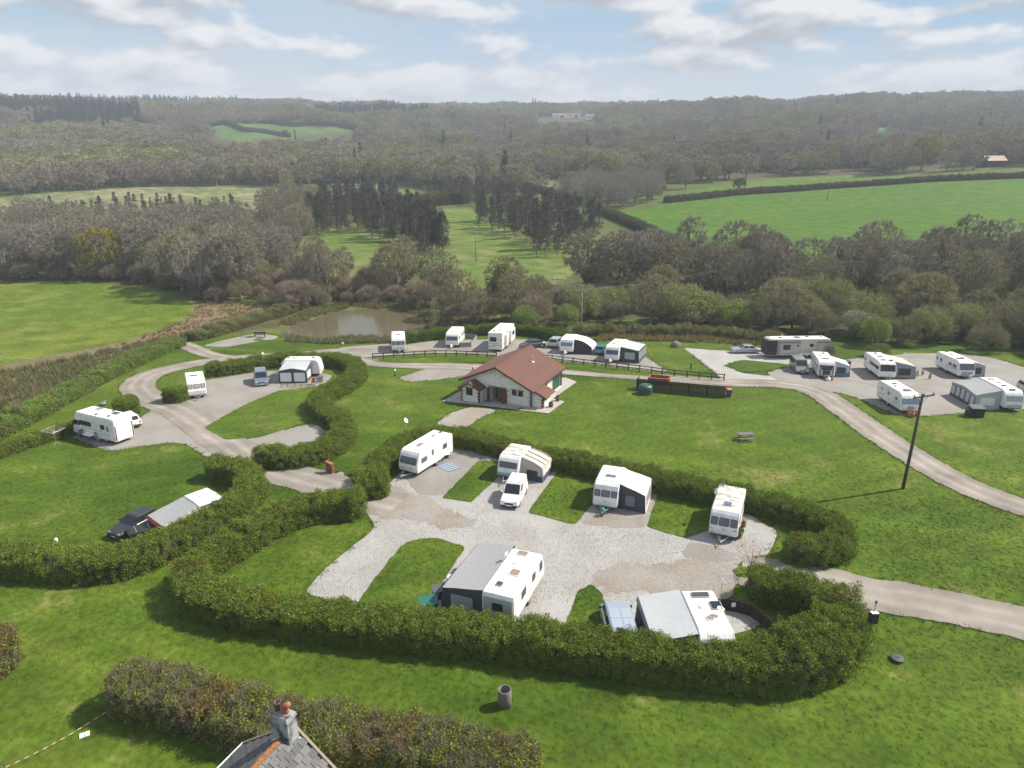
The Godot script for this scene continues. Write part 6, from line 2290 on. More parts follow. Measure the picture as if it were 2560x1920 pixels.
func build_caravans() -> void:
	rng.seed = 60
	var c: Node3D
	# far row
	caravan("caravan", "white caravan at the left end of the far row, teal hitch cover", [997, 882, 996, 859], {"l": 6.0, "glass": M.glass_grey, "cover": M.hook_green, "hatches": [[.12, 0.0, .5, .8, "d"], [-.25, .1, .4, .4, "w"]]})
	caravan("caravan", "white caravan beside the grey windbreak pen in the far row", [1130, 870, 1147, 849], {"l": 6.6, "glass": M.glass_grey, "front": "wide", "door": -1.0, "door_x": .02, "left": [[.33, .8, .5], [-.15, .6, .45], [-.36, .7, .5]], "roof": M.roof_rusty, "hatches": [[.25, 0.0, .5, .6, "t"], [-.2, 0.0, .45, .5, "t"], [.02, .2, .3, .3, "w"]], "cover": M.white_plastic})
	c = caravan("travel_trailer", "long tall white American trailer with dark swirls and slide outs", [1276, 845, 1238, 880], {"by_rear": true, "l": 9.6, "w": 2.5, "h": 3.3, "style": "box", "front": "none", "hitch": false, "axles": [-.06, -.17], "rear_window": false, "left": [], "right": [[-.28, 1.0, .6, 2.2], [.30, 1.1, .7, 2.3]], "hatches": [[.22, .1, .9, .7, "w"], [-.02, -.1, .6, .6, "t"], [-.22, 0.1, .6, .6, "t"], [-.36, -.2, .9, .4, "d"]], "cat": "trailer", "stripes": [[-.30, 1.35, .30, .07, M.fascia], [-.12, 1.6, .25, .06, M.stripe_grey], [-.34, 1.15, .2, .05, M.stripe_grey]]})
	for q in [[-.14, 2.15, 1.15, .75, "d"], [-.1, 1.42, 1.9, .06, "s"], [.1, 1.15, 1.5, .05, "r"], [-.25, .95, 1.0, .05, "r"]]:
		panel_part(c, "rear_window" if q[4] == "d" else "decal", {"d": M.glass, "s": M.stripe_grey, "r": M.fascia}[q[4]], Vector3(-4.8, q[1], q[0] * 2.5), Vector3(0, 0, 1), Vector3(0, 1, .25 if q[4] != "d" else 0.0), q[2], q[3], .04, .02)
	box_part(c, "slide_out", M.shell, Vector3(1.4, 1.9, 1.5), Vector3(3.2, 2.0, .55))
	box_part(c, "slide_out", M.shell, Vector3(-2.6, 1.75, 1.45), Vector3(1.2, 1.9, .45))
	panel_part(c, "slide_window", M.glass, Vector3(1.4, 2.2, 1.78), Vector3.RIGHT, Vector3.UP, 1.5, .7, .06, .015)
	box_part(c, "slide_awning", M.white_plastic, Vector3(-1.0, 2.4, 1.35), Vector3(.5, 1.5, .18))
	c = caravan("caravan", "old rounded white caravan with a blue front window and inflatable awning", [1415, 886, 1436, 867], {"l": 5.4, "style": "old", "front": "wide", "glass": M.glass_blue, "cover": M.white_plastic, "hatches": [[.15, 0.0, .5, .5, "w"], [-.15, 0.0, .5, .5, "w"]]})
	var aw := awning("white inflatable awning with dark ribs and a dark open end", c.transform, -1.0, -2.3, 1.7, 2.28, 2.9, 2.35, .75, M.fabric_white, M.fabric_white, {"dome": .75, "windows": 3, "win_h": .4, "win_y": .3, "end_1": M.mesh_dark, "glazing": M.mesh_dark, "beam": M.stripe_grey})
	c = caravan("caravan", "white caravan with a long pale grey full awning in the far row", [1528, 907, 1557, 881], {"l": 6.8, "front": "wide", "glass": M.glass_grey, "cover": M.white_plastic, "hatches": [[.18, .1, .55, .6, "t"], [-.12, 0.0, .5, .5, "t"], [.02, -.25, .3, .3, "w"]]})
	awning("pale grey full length awning with dark sides and clear windows", c.transform, -1.0, -3.1, 2.3, 2.28, 2.9, 2.45, 2.0, M.fabric_light, M.fabric_dark, {"windows": 6, "win_h": .62, "end_window": M.clear_sheet})
	# right-hand group
	c = caravan("travel_trailer", "long beige and black American trailer behind the grey van", [1910, 892, 2072, 890], {"l": 10.2, "w": 2.5, "h": 3.15, "style": "box", "front": "none", "axles": [-.05, -.14], "shell": mat(lin(.50, .47, .41), .4), "roof": M.roof_rusty, "left": [[-.20, .6, .5, 2.1]], "right": [], "hatches": [[.28, -.1, .6, .55, "d"], [.0, -.05, 1.0, .8, "d"], [-.18, .1, .55, .5, "d"], [-.4, 0.0, .4, .4, "d"]], "cat": "trailer", "stripes": [[-.05, 1.1, .5, .06, M.stripe_grey], [-.25, 1.4, .35, .05, M.stripe_grey]]})
	box_part(c, "front_cap", M.dark_plastic, Vector3(5.02, 1.75, 0), Vector3(.35, 2.3, 2.54))
	box_part(c, "front_cap", M.dark_plastic, Vector3(4.3, 1.75, -1.255), Vector3(1.4, 2.4, .03))
	box_part(c, "slide_out", M.fabric_cream, Vector3(1.7, 1.7, -1.55), Vector3(3.4, 1.95, .7))
	box_part(c, "slide_out", M.fabric_cream, Vector3(-4.0, 1.75, -1.5), Vector3(2.0, 1.85, .55))
	for q in [[1.7, 3.5], [-4.0, 2.1]]:
		box_part(c, "slide_trim", M.dark_plastic, Vector3(q[0], 2.70, -1.6), Vector3(q[1], .07, .75))
	panel_part(c, "slide_window", M.glass, Vector3(2.3, 1.95, -1.91), Vector3.LEFT, Vector3.UP, 1.2, .8, .05, .012)
	panel_part(c, "slide_window", M.glass, Vector3(.5, 2.2, -1.91), Vector3.LEFT, Vector3.UP, .3, .3, .05, .012)
	for q in [[1.7, 1.05, 2.6], [1.2, .9, 2.0]]:
		panel_part(c, "decal", M.stripe_grey, Vector3(q[0], q[1], -1.905), Vector3(-1, .12, 0), Vector3.UP, q[2], .05, .02, .01)
	dish("small white dish on the roof of the beige trailer", c.transform, Vector3(2.2, 3.45, .3), .16, Vector3(1, .6, 0))
	c = caravan("caravan", "white caravan with a dark covered front beside the grey green van", [2064, 948, 2040, 913], {"l": 6.9, "front": "wide", "glass": M.mesh_dark, "front_marks": [[-.36, 1.1, .3, 1.2, M.fabric_grey], [.36, 1.1, .3, 1.2, M.fabric_grey], [0.0, .95, 1.05, .65, M.mesh_dark]], "right": [[.33, .7, .5], [.1, .4, .5], [-.1, .5, .5], [-.38, .7, .45]], "hatches": [[.22, 0.0, .6, 1.0, "b"], [-.02, .05, .9, .6, "w"], [-.3, -.1, .5, .4, "d"], [-.1, .2, .3, .3, "d"]], "stripes": [[.1, 1.12, .6, .06, M.stripe_blue]]})
	awning("grey porch awning with a blue striped skirt beside the covered front caravan", c.transform, -1.0, -1.6, 1.4, 2.28, 2.3, 2.4, 1.7, M.fabric_white, M.fabric_light, {"windows": 1, "end_window": M.fabric_dark, "valance": M.fabric_white, "skirt": M.stripe_blue})
	c = caravan("caravan", "white caravan with a tall dark wraparound front window and beige awning", [2217, 951, 2173, 918], {"l": 7.2, "front": "tall", "right": [[.34, .9, .5], [.18, .9, .42], [.0, 1.0, .42], [-.40, .35, .5]], "stripes": [[.16, 1.62, .55, .5, M.window_frame]], "axles": [-.06, -.16], "hatches": [[.27, .12, .5, .7, "d"], [.3, -.3, .7, .5, "s"], [-.05, .0, .55, .7, "b"], [-.33, .0, .5, .4, "d"]]})
	awning("beige roofed awning with arched windows and plants before it", c.transform, -1.0, -2.9, 2.2, 2.28, 3.0, 2.5, 1.85, M.fabric_cream, M.fabric_mid, {"windows": 3, "glazing": M.clear_sheet, "end_window": M.mesh_dark, "end_1": M.fabric_grey})
	c = caravan("caravan", "white caravan farthest right in the back row with grey lower nose", [2415, 948, 2353, 918], {"l": 6.9, "front": "tall", "glass": M.glass_grey, "front_marks": [[0.0, .85, 1.5, .5, M.grey_plastic]], "right": [[.30, 1.0, .5], [.12, .9, .42], [-.25, .6, .5], [-.42, .4, .45]], "stripes": [[.2, 1.22, .45, .07, M.stripe_grey]], "cover": M.galv, "hatches": [[.22, .1, .6, 1.1, "s"], [.1, -.25, .6, .5, "w"], [-.15, 0.1, .6, .5, "t"], [-.4, .0, .4, .4, "d"]]})
	awning("small white porch awning behind the rightmost back row caravan", c.transform, -1.0, -.8, 2.0, 2.28, 2.0, 2.4, 1.7, M.fabric_white, M.fabric_mid, {"windows": 1, "end_window": M.mesh_dark, "valance": M.fabric_white})
	c = caravan("caravan", "white caravan with a rust stained roof and red cans at its nose", [2274, 1037, 2207, 994], {"l": 6.6, "front": "three", "glass": M.glass_blue, "roof": M.roof_rusty, "right": [[.28, .55, .4, 1.6], [-.02, .55, .4, 1.7], [-.30, .25, .4, 1.75]], "front_marks": [[0.0, .85, .8, .4, M.grey_plastic]], "stripes": [[.26, 1.15, .14, .07, M.stripe_grey], [-.3, 1.1, .2, .04, M.grey_plastic]], "hatches": [[.25, -.05, .7, .9, "d"], [-.03, .2, .3, .3, "b"], [-.2, 0.0, .5, .5, "d"], [.06, -.1, .3, .3, "w"]]})
	c = caravan("caravan", "white caravan behind the large grey awning at the right edge", [2532, 1030, 2455, 987], {"l": 7.0, "front": "wide", "glass": M.glass_pale, "hatches": [[.36, .0, .4, .7, "d"], [.12, .05, .5, .6, "d"], [-.08, .0, .5, .5, "t"], [-.3, .05, .6, .8, "t"], [.24, .3, .3, .2, "w"]], "front_marks": [[0.0, .75, 1.6, .16, M.grey_plastic]]})
	awning("large grey awning with arched white windows and a white scalloped trim", c.transform, 1.0, -3.3, 2.6, 2.28, 3.0, 2.45, 1.75, M.fabric_mid, M.fabric_dark, {"peak": .3, "windows": 5, "win_h": .68, "win_y": .5, "glazing": M.fabric_light, "end_1": M.fabric_light, "end_window": M.fabric_white, "valance": M.fabric_grey})
	# the loop on the left
	caravan("caravan", "small white caravan beside the round bush on the left loop", [495, 997, 486, 962], {"l": 5.4, "style": "old", "glass": mat(lin(.32, .27, .30), .15), "hatches": [[.08, .05, .5, 1.0, "d"], [-.2, -.2, .4, .4, "w"]]})
	c = caravan("caravan", "white caravan with a sloping nose behind the arched window awning", [704, 938, 812, 937], {"l": 6.0, "style": "old", "left": [[.40, .8, .6, 1.55]], "hatches": [[-.3, .0, .5, .5, "d"], [-.05, .1, .6, .5, "w"], [.15, -.05, .45, .45, "d"], [.3, .1, .4, .4, "d"]]})
	awning("pale grey awning with two arched white door panels in a dark front", c.transform, -1.0, -1.7, 2.0, 2.28, 3.3, 2.4, 1.8, M.fabric_light, M.fabric_dark, {"peak": .35, "windows": 2, "win_h": .72, "win_y": .45, "glazing": M.fabric_white, "end_window": M.fabric_white, "end_1": M.fabric_dark, "valance": M.mesh_dark})
	c = caravan("motorhome", "large white motorhome with table and chairs outside its door", [206, 1079, 316, 1106], {"by_rear": true, "l": 7.3, "w": 2.35, "h": 2.95, "style": "cab", "left": [[.385, .8, .6, 1.75], [.15, 1.9, .55, 1.85], [-.24, .7, .55, 1.85]], "right": [[.2, 1.0, .5, 1.8]], "door": -1.0, "door_x": .30, "stripes": [[.05, 1.35, .55, .035, M.stripe_grey], [-.35, 1.75, .05, .6, M.stripe_grey], [.0, .95, .75, .04, M.grey_plastic]], "hatches": [[.12, .25, .9, .7, "t"], [-.12, -.05, .6, .5, "w"], [-.28, .2, .9, .6, "s"], [-.30, -.2, .45, .35, "d"], [-.06, -.3, .45, .35, "d"], [-.15, .36, .4, .3, "d"]], "cat": "motorhome"})
	for s in [-1.0, 1.0]:
		box_part(c, "rear_rail", M.dark_plastic, Vector3(-3.68, 1.35, s * 1.0), Vector3(.05, 1.7, .05))
	c = caravan("caravan", "boxy little white caravan with a grey awning by the black car", [537, 1315, 489, 1283], {"l": 2.9, "w": 2.2, "h": 2.35, "style": "box", "front": "wide", "glass": M.mesh_dark, "hitch": false, "axles": [0.0], "left": [], "right": [], "hatches": [[.0, .1, .16, .16, "d"]]})
	awning("grey awning with a red valance and red edged window", c.transform, 1.0, -1.35, 1.35, 2.2, 3.0, 2.25, 1.7, M.fabric_mid, M.fabric_dark, {"windows": 2, "glazing": M.mesh_dark, "valance": M.fabric_red, "end_1": M.fabric_white, "end_window": M.fabric_red})
	# the gravel court
	caravan("caravan", "white caravan with a striped blue mat and loungers at its door", [1020, 1191, 1105, 1137], {"l": 6.5, "front": "wide", "glass": mat(lin(.10, .115, .115), .1), "door": -1.0, "door_x": .08, "left": [[.31, .95, .5, 1.55], [-.26, .75, .52, 1.65]], "side_glass": M.glass_grey, "roof": M.roof_rusty, "hatches": [[.18, -.05, .85, .6, "t"], [-.22, .0, .5, .45, "t"], [.03, -.15, .45, .4, "w"], [-.40, .0, .4, .35, "d"]], "front_marks": [[-.2, .95, .12, .1, M.stripe_grey], [.22, .95, .12, .1, M.stripe_grey]]})
	c = caravan("caravan", "small old caravan with a turquoise band behind the white van", [1268, 1204, 1300, 1169], {"l": 4.3, "w": 2.15, "h": 2.45, "style": "old", "front": "wide", "glass": M.glass_grey, "band": M.teal_band, "left": [[-.3, .7, .5]], "door": -1.0, "door_x": .2, "roof": M.roof_stained, "hatches": [[.02, 0.0, .55, .55, "w"]], "front_marks": []})
	awning("cream domed porch awning with a navy blue skirt", c.transform, -1.0, -1.5, 1.1, 2.15, 2.1, 2.25, 1.35, M.fabric_cream, M.fabric_cream, {"dome": .25, "windows": 1, "win_h": .5, "win_y": .65, "glazing": M.fabric_white, "valance": M.fabric_cream, "end_window": M.mesh_dark, "end_1": M.fabric_cream, "beam": M.grey_plastic, "skirt": M.fabric_blue})
	c = caravan("caravan", "white caravan with mauve front windows and a pointed porch awning", [1511, 1279, 1530, 1235], {"l": 4.9, "w": 2.2, "style": "old", "glass": mat(lin(.15, .14, .18), .12), "cover": M.hook_green, "hatches": [[.10, -.05, .45, .95, "b"], [-.12, .1, .35, .4, "w"], [-.26, .1, .35, .4, "w"]], "front_marks": [[0.0, .95, .07, .12, M.window_frame]]})
	awning("white pointed porch awning with a slate grey end door", c.transform, -1.0, -1.7, 1.5, 2.2, 2.3, 2.45, 1.75, M.fabric_white, M.fabric_white, {"windows": 1, "win_h": .7, "win_y": .5, "glazing": M.clear_sheet, "end_1": M.fabric_dark, "end_window": M.stripe_grey, "lean": .5})
	c = caravan("caravan", "white caravan with a stained roof at the right end of the court", [1805, 1352, 1822, 1290], {"l": 5.4, "front": "three", "glass": mat(lin(.11, .125, .15), .1), "roof": M.roof_stained, "hatches": [[.20, -.02, .7, .65, "b"], [.04, -.15, .3, .5, "w"], [-.43, .36, .35, .35, "d"]], "front_marks": [[-.38, 1.08, .34, .05, M.stripe_grey], [.40, 1.0, .3, .05, M.stripe_grey], [.38, .7, .3, .05, M.stripe_grey], [0.0, 1.02, .14, .1, M.stripe_blue]], "left": [[.3, .8, .5], [-.3, .8, .5]]})
	dish("white dish on the stained roof caravan", c.transform, Vector3(-.35, 2.85, 1.0), .3, Vector3(.3, .5, 1))
	c = caravan("caravan", "large white caravan nearest the camera with three brown roof hatches", [1317, 1452, 1244, 1568], {"by_rear": true, "l": 6.4, "w": 2.3, "h": 2.6, "front": "wide", "right": [[.36, .6, .75, 1.7], [.12, .65, .62, 1.75], [-.2, .85, .62, 1.75]], "left": [], "glass": M.glass, "hitch": true, "hatches": [[.30, -.05, .6, .85, "t"], [.10, -.10, .3, .4, "w"], [-.08, .10, .75, .75, "t"], [-.33, -.12, .5, .5, "d"], [.33, .33, .1, .1, "w"]], "stripes": [[.08, 1.12, .3, .05, M.grey_plastic]]})
	panel_part(c, "rear_panel", mat(lin(.36, .42, .43), .4), Vector3(-3.205, 1.45, 0), Vector3(0, 0, 1), Vector3.UP, 2.0, 1.6, .12, .02)
	panel_part(c, "rear_window", M.glass, Vector3(-3.225, 1.6, .0), Vector3(0, 0, 1), Vector3.UP, .78, .6, .04, .02)
	dish("small dish on the edge of the nearest caravan roof", c.transform, Vector3(.9, 2.9, -.95), .25, Vector3(.3, .5, -1))
	awning("big slate grey awning on the nearest caravan", c.transform, -1.0, -3.0, 3.0, 2.3, 3.0, 2.5, 2.0, M.fabric_mid, M.fabric_dark, {"windows": 3, "glazing": M.mesh_dark, "end_window": M.clear_sheet, "valance": M.fabric_dark})
	c = caravan("caravan", "white caravan with a solar panel half hidden by the near hedge", [1772, 1641, 1733, 1552], {"by_rear": true, "l": 5.0, "w": 2.25, "front": "wide", "roof": M.roof_rusty, "hatches": [[-.36, -.02, .55, 1.2, "d"], [-.13, -.33, .85, .75, "s"], [-.12, .05, .35, .5, "w"], [.12, .0, .5, .5, "t"]], "hitch": false})
	awning("pale blue grey awning beside the silver people carrier", c.transform, 1.0, -2.6, 1.9, 2.25, 2.75, 2.5, 2.0, M.fabric_light, M.fabric_dark, {"windows": 3, "glazing": M.mesh_dark, "valance": M.stripe_grey, "end_window": M.clear_sheet})
	dish("round white dish on the solar panel caravan", c.transform, Vector3(.25, 2.9, -.7), .24, Vector3(0, 1, -.2))

# ---- cars and vans
func pane4(parent: Node, called: String, m: Material, a: Vector3, b: Vector3, c: Vector3, d: Vector3, keep_u: float, keep_v: float) -> void:
	var mid := (a + b + c + d) * .25
	var n := (b - a).cross(d - a).normalized()
	if n.dot(mid - Vector3(mid.x * .3, mid.y - .35, 0)) < 0.0:
		n = -n
	var p := []
	for q in [[a, b, d], [b, a, c], [c, d, b], [d, c, a]]:
		p.append(q[0] + (q[1] - q[0]) * (1.0 - keep_u) * .5 + (q[2] - q[0]) * (1.0 - keep_v) * .5)
	var st := ST()
	var o0 := n * .012
	quad(st, p[0] + o0, p[1] + o0, p[2] + o0, p[3] + o0)
	for k in 4:
		quad(st, p[k] - o0, p[(k + 1) % 4] - o0, p[(k + 1) % 4] + o0, p[k] + o0)
	part(parent, called, st, m)

func car(called: String, label: String, cat: String, px: Array, col: Material, o_: Dictionary) -> Node3D:
	var l: float = o_.get("l", 4.2)
	var w: float = o_.get("w", 1.76)
	var h: float = o_.get("h", 1.48)
	var hb: float = o_.get("belt", .92)
	var f := l * .5
	var xb1: float = f - o_.get("bonnet", 1.15)
	var xt1: float = xb1 - o_.get("screen", .75)
	var xb0: float = -f + o_.get("boot", .12)
	var xt0: float = xb0 + o_.get("hatch", .45)
	var xf := spot(px[0], px[1], px[2], px[3], l, o_.get("by_rear", false))
	var t := thing(called, label, cat, xf, o_.get("group", ""))
	var st := ST()
	extrude(st, PackedVector2Array([Vector2(f - .12, .24), Vector2(f, .42), Vector2(f - .02, .60), Vector2(f - .14, .74), Vector2(xb1 + .30, hb - .03), Vector2(xb1 - .05, hb + .02), Vector2(xb0 - .02, hb + .02), Vector2(-f + .03, hb - .06), Vector2(-f, .55), Vector2(-f + .1, .26)]), w * .5, .10)
	part(t, "body", st, col)
	var wb := w * .5 - .06
	var wt: float = w * .5 - o_.get("tumble", .20)
	var rings := []
	for q in [[xb0, xb1, wb, hb], [lerpf(xb0, xt0, .9), lerpf(xb1, xt1, .9), lerpf(wb, wt, .9), h - .07], [xt0 + .05, xt1 - .08, wt - .08, h]]:
		rings.append(PackedVector3Array([Vector3(q[0], q[3], -q[2]), Vector3(q[1], q[3], -q[2]), Vector3(q[1], q[3], q[2]), Vector3(q[0], q[3], q[2])]))
	st = ST()
	loft(st, rings, true)
	part(t, "cabin", st, col)
	var A: PackedVector3Array = rings[0]
	var B: PackedVector3Array = rings[1]
	pane4(t, "windscreen", M.glass, A[1], A[2], B[2], B[1], .90, .84)
	if o_.get("rear_glass", true):
		pane4(t, "rear_window", M.glass, A[3], A[0], B[0], B[3], .84, .74)
	for s in 2:
		var a0 := A[0] if s == 0 else A[3]
		var a1 := A[1] if s == 0 else A[2]
		var b0 := B[0] if s == 0 else B[3]
		var b1 := B[1] if s == 0 else B[2]
		var cuts: Array = o_.get("side_cuts", [[.04, .30], [.34, .62], [.65, .95]])
		for k in cuts:
			pane4(t, "side_window", M.glass, a0.lerp(a1, k[0]), a0.lerp(a1, k[1]), b0.lerp(b1, k[1]), b0.lerp(b1, k[0]), .94, .74)
		var sd := -1.0 if s == 0 else 1.0
		box_part(t, "mirror", o_.get("mirror", col), Vector3(xb1 - .25, hb + .12, sd * (w * .5 + .09)), Vector3(.12, .15, .2))
		panel_part(t, "headlight", M.lamp_lens, Vector3(f - .08, .66, sd * (w * .5 - .28)), Vector3(0, 0, -1), Vector3(-.5, 1, 0), .34, .16, .05, .02)
		panel_part(t, "tail_light", M.red_lamp, Vector3(-f - .005, .80, sd * (w * .5 - .18)), Vector3(0, 0, 1), Vector3.UP, .14, .28, .04, .02)
		for x in [f - .78, -f + .75]:
			wheel(t, Vector3(x, .31, sd * (w * .5 - .10)), .31, .2, sd)
	panel_part(t, "grille", M.dark_plastic, Vector3(f - .005, .56, 0), Vector3(0, 0, -1), Vector3.UP, .8, .16, .04, .02)
	box_part(t, "bumper", o_.get("bumper", M.dark_plastic), Vector3(f - .08, .33, 0), Vector3(.22, .16, w - .16))
	box_part(t, "bumper", o_.get("bumper", M.dark_plastic), Vector3(-f + .08, .38, 0), Vector3(.22, .16, w - .16))
	panel_part(t, "number_plate", M.plate_white, Vector3(f + .035, .40, 0), Vector3(0, 0, -1), Vector3.UP, .5, .11, .01, .01)
	panel_part(t, "number_plate", M.plate_yellow, Vector3(-f - .02, .62, 0), Vector3(0, 0, 1), Vector3.UP, .5, .11, .01, .015)
	if o_.get("rails", false):
		for s in [-1.0, 1.0]:
			st = ST()
			tube(st, [Vector3(xt0 + .1, h + .02, s * (wt - .06)), Vector3(xt0 + .2, h + .06, s * (wt - .06)), Vector3(xt1 - .2, h + .06, s * (wt - .06)), Vector3(xt1 - .1, h + .01, s * (wt - .06))], [.02, .02, .02, .02], 6)
			part(t, "roof_rail", st, M.chassis)
	return t

func build_cars() -> void:
	var t := car("delivery_van", "small white delivery van parked nose out in the court", "van", [1272, 1274, 1299, 1223], paint(.78, .78, .78, 0.0), {"l": 4.05, "w": 1.7, "h": 1.84, "belt": 1.0, "bonnet": .95, "screen": .8, "hatch": .12, "boot": .08, "tumble": .13, "side_cuts": [[.66, .93]], "rails": true})
	var st := ST()
	tube(st, [Vector3(.3, 1.9, -.66), Vector3(.3, 1.93, 0), Vector3(.3, 1.9, .66)], [.022, .022, .022], 6)
	part(t, "roof_bar", st, M.chassis)
	t = car("people_carrier", "silver blue people carrier with a ribbed roof seen from behind", "car", [1530, 1529, 1552, 1613], paint(.40, .46, .55, .5), {"l": 4.7, "w": 1.9, "h": 1.92, "belt": 1.05, "bonnet": .75, "screen": .7, "hatch": .15, "boot": .06, "tumble": .14, "mirror": M.dark_plastic})
	for q in [[-.35, .42], [-.35, -.42], [-1.35, .42], [-1.35, -.42]]:
		panel_part(t, "roof_panel", paint(.46, .52, .60, .5), Vector3(q[0], 1.925, q[1] * .9), Vector3.RIGHT, Vector3(0, 0, -1), .95, .66, .06, .012)
	st = ST(true)
	lathe(st, [Vector2(.33, -.1), Vector2(.33, .1), Vector2(.25, .13), Vector2(.02, .13)], 16)
	var sp := part(t, "spare_wheel", st, M.tyre, Vector3(-2.5, .95, 0))
	sp.rotation.z = PI * .5
	car("saloon_car", "silver saloon car in front of the beige trailer", "car", [1826, 882, 1900, 882], paint(.50, .52, .55, .6), {"l": 4.8, "w": 1.82, "h": 1.42, "bonnet": 1.45, "screen": .85, "boot": .75, "hatch": .65, "side_cuts": [[.10, .48], [.53, .92]], "bumper": paint(.50, .52, .55, .6)})
	car("minibus", "grey green van parked between the trailer and the covered front caravan", "van", [2006, 937, 1986, 915], paint(.20, .225, .215, .4), {"l": 4.9, "w": 1.92, "h": 1.96, "belt": 1.05, "bonnet": .85, "screen": .85, "hatch": .15, "boot": .08, "tumble": .15})
	car("people_carrier", "steel blue people carrier on the left loop", "car", [655, 967, 651, 940], paint(.22, .25, .31, .6), {"l": 4.7, "w": 1.84, "h": 1.80, "belt": 1.0, "bonnet": .95, "screen": .95, "hatch": .2, "boot": .08, "tumble": .16, "bumper": paint(.40, .42, .46, .6)})
	car("estate_car", "silver estate car left of the inflatable awning", "car", [1401, 859, 1381, 872], paint(.50, .52, .55, .5), {"by_rear": true, "l": 4.5, "w": 1.8, "h": 1.72, "belt": 1.0, "bonnet": 1.1, "hatch": .25, "boot": .1})
	car("hatchback_car", "turquoise hatchback left of the pale grey full awning", "car", [1514, 873, 1497, 889], paint(.05, .27, .34, .4), {"by_rear": true, "l": 3.9, "w": 1.7, "h": 1.52, "belt": .95, "bonnet": .95, "hatch": .3, "boot": .08})
	car("hatchback_car", "white car tucked behind the motorhome", "car", [306, 1054, 337, 1073], paint(.78, .79, .80, .0), {"by_rear": true, "l": 4.3, "w": 1.78, "h": 1.58, "belt": .95, "hatch": .4})
	car("saloon_car", "dark grey car showing above the ridge of the tiled roof", "car", [1302, 872, 1340, 868], paint(.06, .07, .08, .4), {"l": 4.4, "w": 1.78, "h": 1.45, "boot": .5, "hatch": .6})
	car("hatchback_car", "black car parked on the grass beside the left hedge", "car", [286, 1352, 352, 1318], paint(.012, .014, .015, .2), {"l": 4.0, "w": 1.75, "h": 1.45, "hatch": .5})
	car("hatchback_car", "silver car at the right edge beside the grey awning caravan", "car", [2600, 1000, 2556, 972], paint(.45, .47, .50, .5), {"by_rear": true, "l": 4.1, "w": 1.75, "h": 1.48})
	# covered box trailer beside the black car
	var p := g(360, 1346)
	t = thing("box_trailer", "black covered box trailer between the black car and the hedge", "trailer", stand(p.x, p.z, Vector2(.8, -.6)))
	st = ST()
	extrude(st, PackedVector2Array([Vector2(-1.1, .4), Vector2(1.1, .4), Vector2(1.12, .95), Vector2(.9, 1.05), Vector2(-.9, 1.05), Vector2(-1.12, .95)]), .65, .05)
	part(t, "box", st, M.shed_black)
	for s in [-1.0, 1.0]:
		wheel(t, Vector3(-.1, .26, s * .72), .26, .16, s)
		box_part(t, "strap", M.galv, Vector3(.5 * s, 1.06, 0), Vector3(.05, .02, 1.3))
	st = ST()
	tube(st, [Vector3(1.1, .42, 0), Vector3(1.9, .42, 0)], [.04, .04], 6)
	part(t, "drawbar", st, M.galv)

# ---- fences, poles and the small things
func zoomed(x0: float, y0: float, k: float, pts: Array) -> Array:
	var out := []
	for i in range(0, pts.size(), 2):
		out.append(g(x0 + pts[i] / k, y0 + pts[i + 1] / k))
	return out

func rail_fence(label: String, posts: Array) -> void:
	var a: Vector3 = posts[0]
	var t := thing("rail_fence", label, "fence", Transform3D(Basis.IDENTITY, a), "post and rail fences")
	for k in posts.size():
		var p: Vector3 = posts[k] - a
		box_part(t, "post", M.wood_fence, p + Vector3(0, .5, 0), Vector3(.13, 1.15, .13), Basis(Vector3.UP, k * .3))
		if k + 1 < posts.size():
			var q: Vector3 = posts[k + 1] - a
			var d := q - p
			for y in [.48, .92]:
				box_part(t, "rail", M.wood_fence, (p + q) * .5 + Vector3(0, y, 0) + Vector3(d.z, 0, -d.x).normalized() * .085, Vector3(d.length() + .04, .13, .045), Basis(d.normalized(), Vector3(0, 0, 1), Vector3.UP) if false else rail_basis(d))

func rail_basis(d: Vector3) -> Basis:
	var x := d.normalized()
	var z := x.cross(Vector3.UP).normalized()
	return Basis(x, z.cross(x), z)

func top_of(base: Vector3, py: float) -> float:
	var cy := py - 960.0
	var sl := (FOC * sin(TILT) + cy * cos(TILT)) / (FOC * cos(TILT) - cy * sin(TILT))
	return EYE + base.z * sl - base.y

func utility_pole(label: String, bx: float, by: float, ty: float, arms: int, turn: float, extra := "") -> Array:
	var p := g(bx, by)
	var h := top_of(p, ty)
	var t := thing("utility_pole", label, "utility pole", Transform3D(Basis(Vector3.UP, turn), p), "wooden power poles")
	var st := ST(true)
	tube(st, [Vector3(0, -.3, 0), Vector3(0, h * .5, .02), Vector3(0, h, 0)], [.16, .14, .105], 10)
	var pm: Material = M.pole_wood if by > 1000.0 else M.pole_pale
	part(t, "shaft", st, pm)
	var ends := []
	for k in arms:
		var y := h - .18 - k * 1.35
		var half := 1.25 - k * .25
		var cr := box_part(t, "crossarm", pm, Vector3(0, y, .16), Vector3(half * 2, .12, .11))
		for s in [-1.0, 0.0, 1.0]:
			st = ST(true)
			lathe(st, [Vector2(.03, .05), Vector2(.08, .12), Vector2(.055, .17), Vector2(.085, .2), Vector2(.05, .28), Vector2(.01, .3)], 8, Vector3(s * half * .92, y, .16))
			part(cr, "insulator", st, M.insulator)
			if k == 0:
				ends.append(t.transform * Vector3(s * half * .92, y + .3, .16))
		if k == 0:
			for s in [-1.0, 1.0]:
				st = ST()
				tube(st, [Vector3(0, y - .55, .14), Vector3(s * .6, y - .04, .16)], [.02, .02], 5)
				part(t, "brace", st, M.galv)
	if extra == "transformer":
		box_part(t, "transformer", M.shed_grey, Vector3(.0, h - 3.2, .38), Vector3(.6, .85, .5))
	if extra == "plate":
		box_part(t, "warning_plate", M.plate_yellow, Vector3(0, 2.4, .15), Vector3(.2, .28, .02))
	return ends

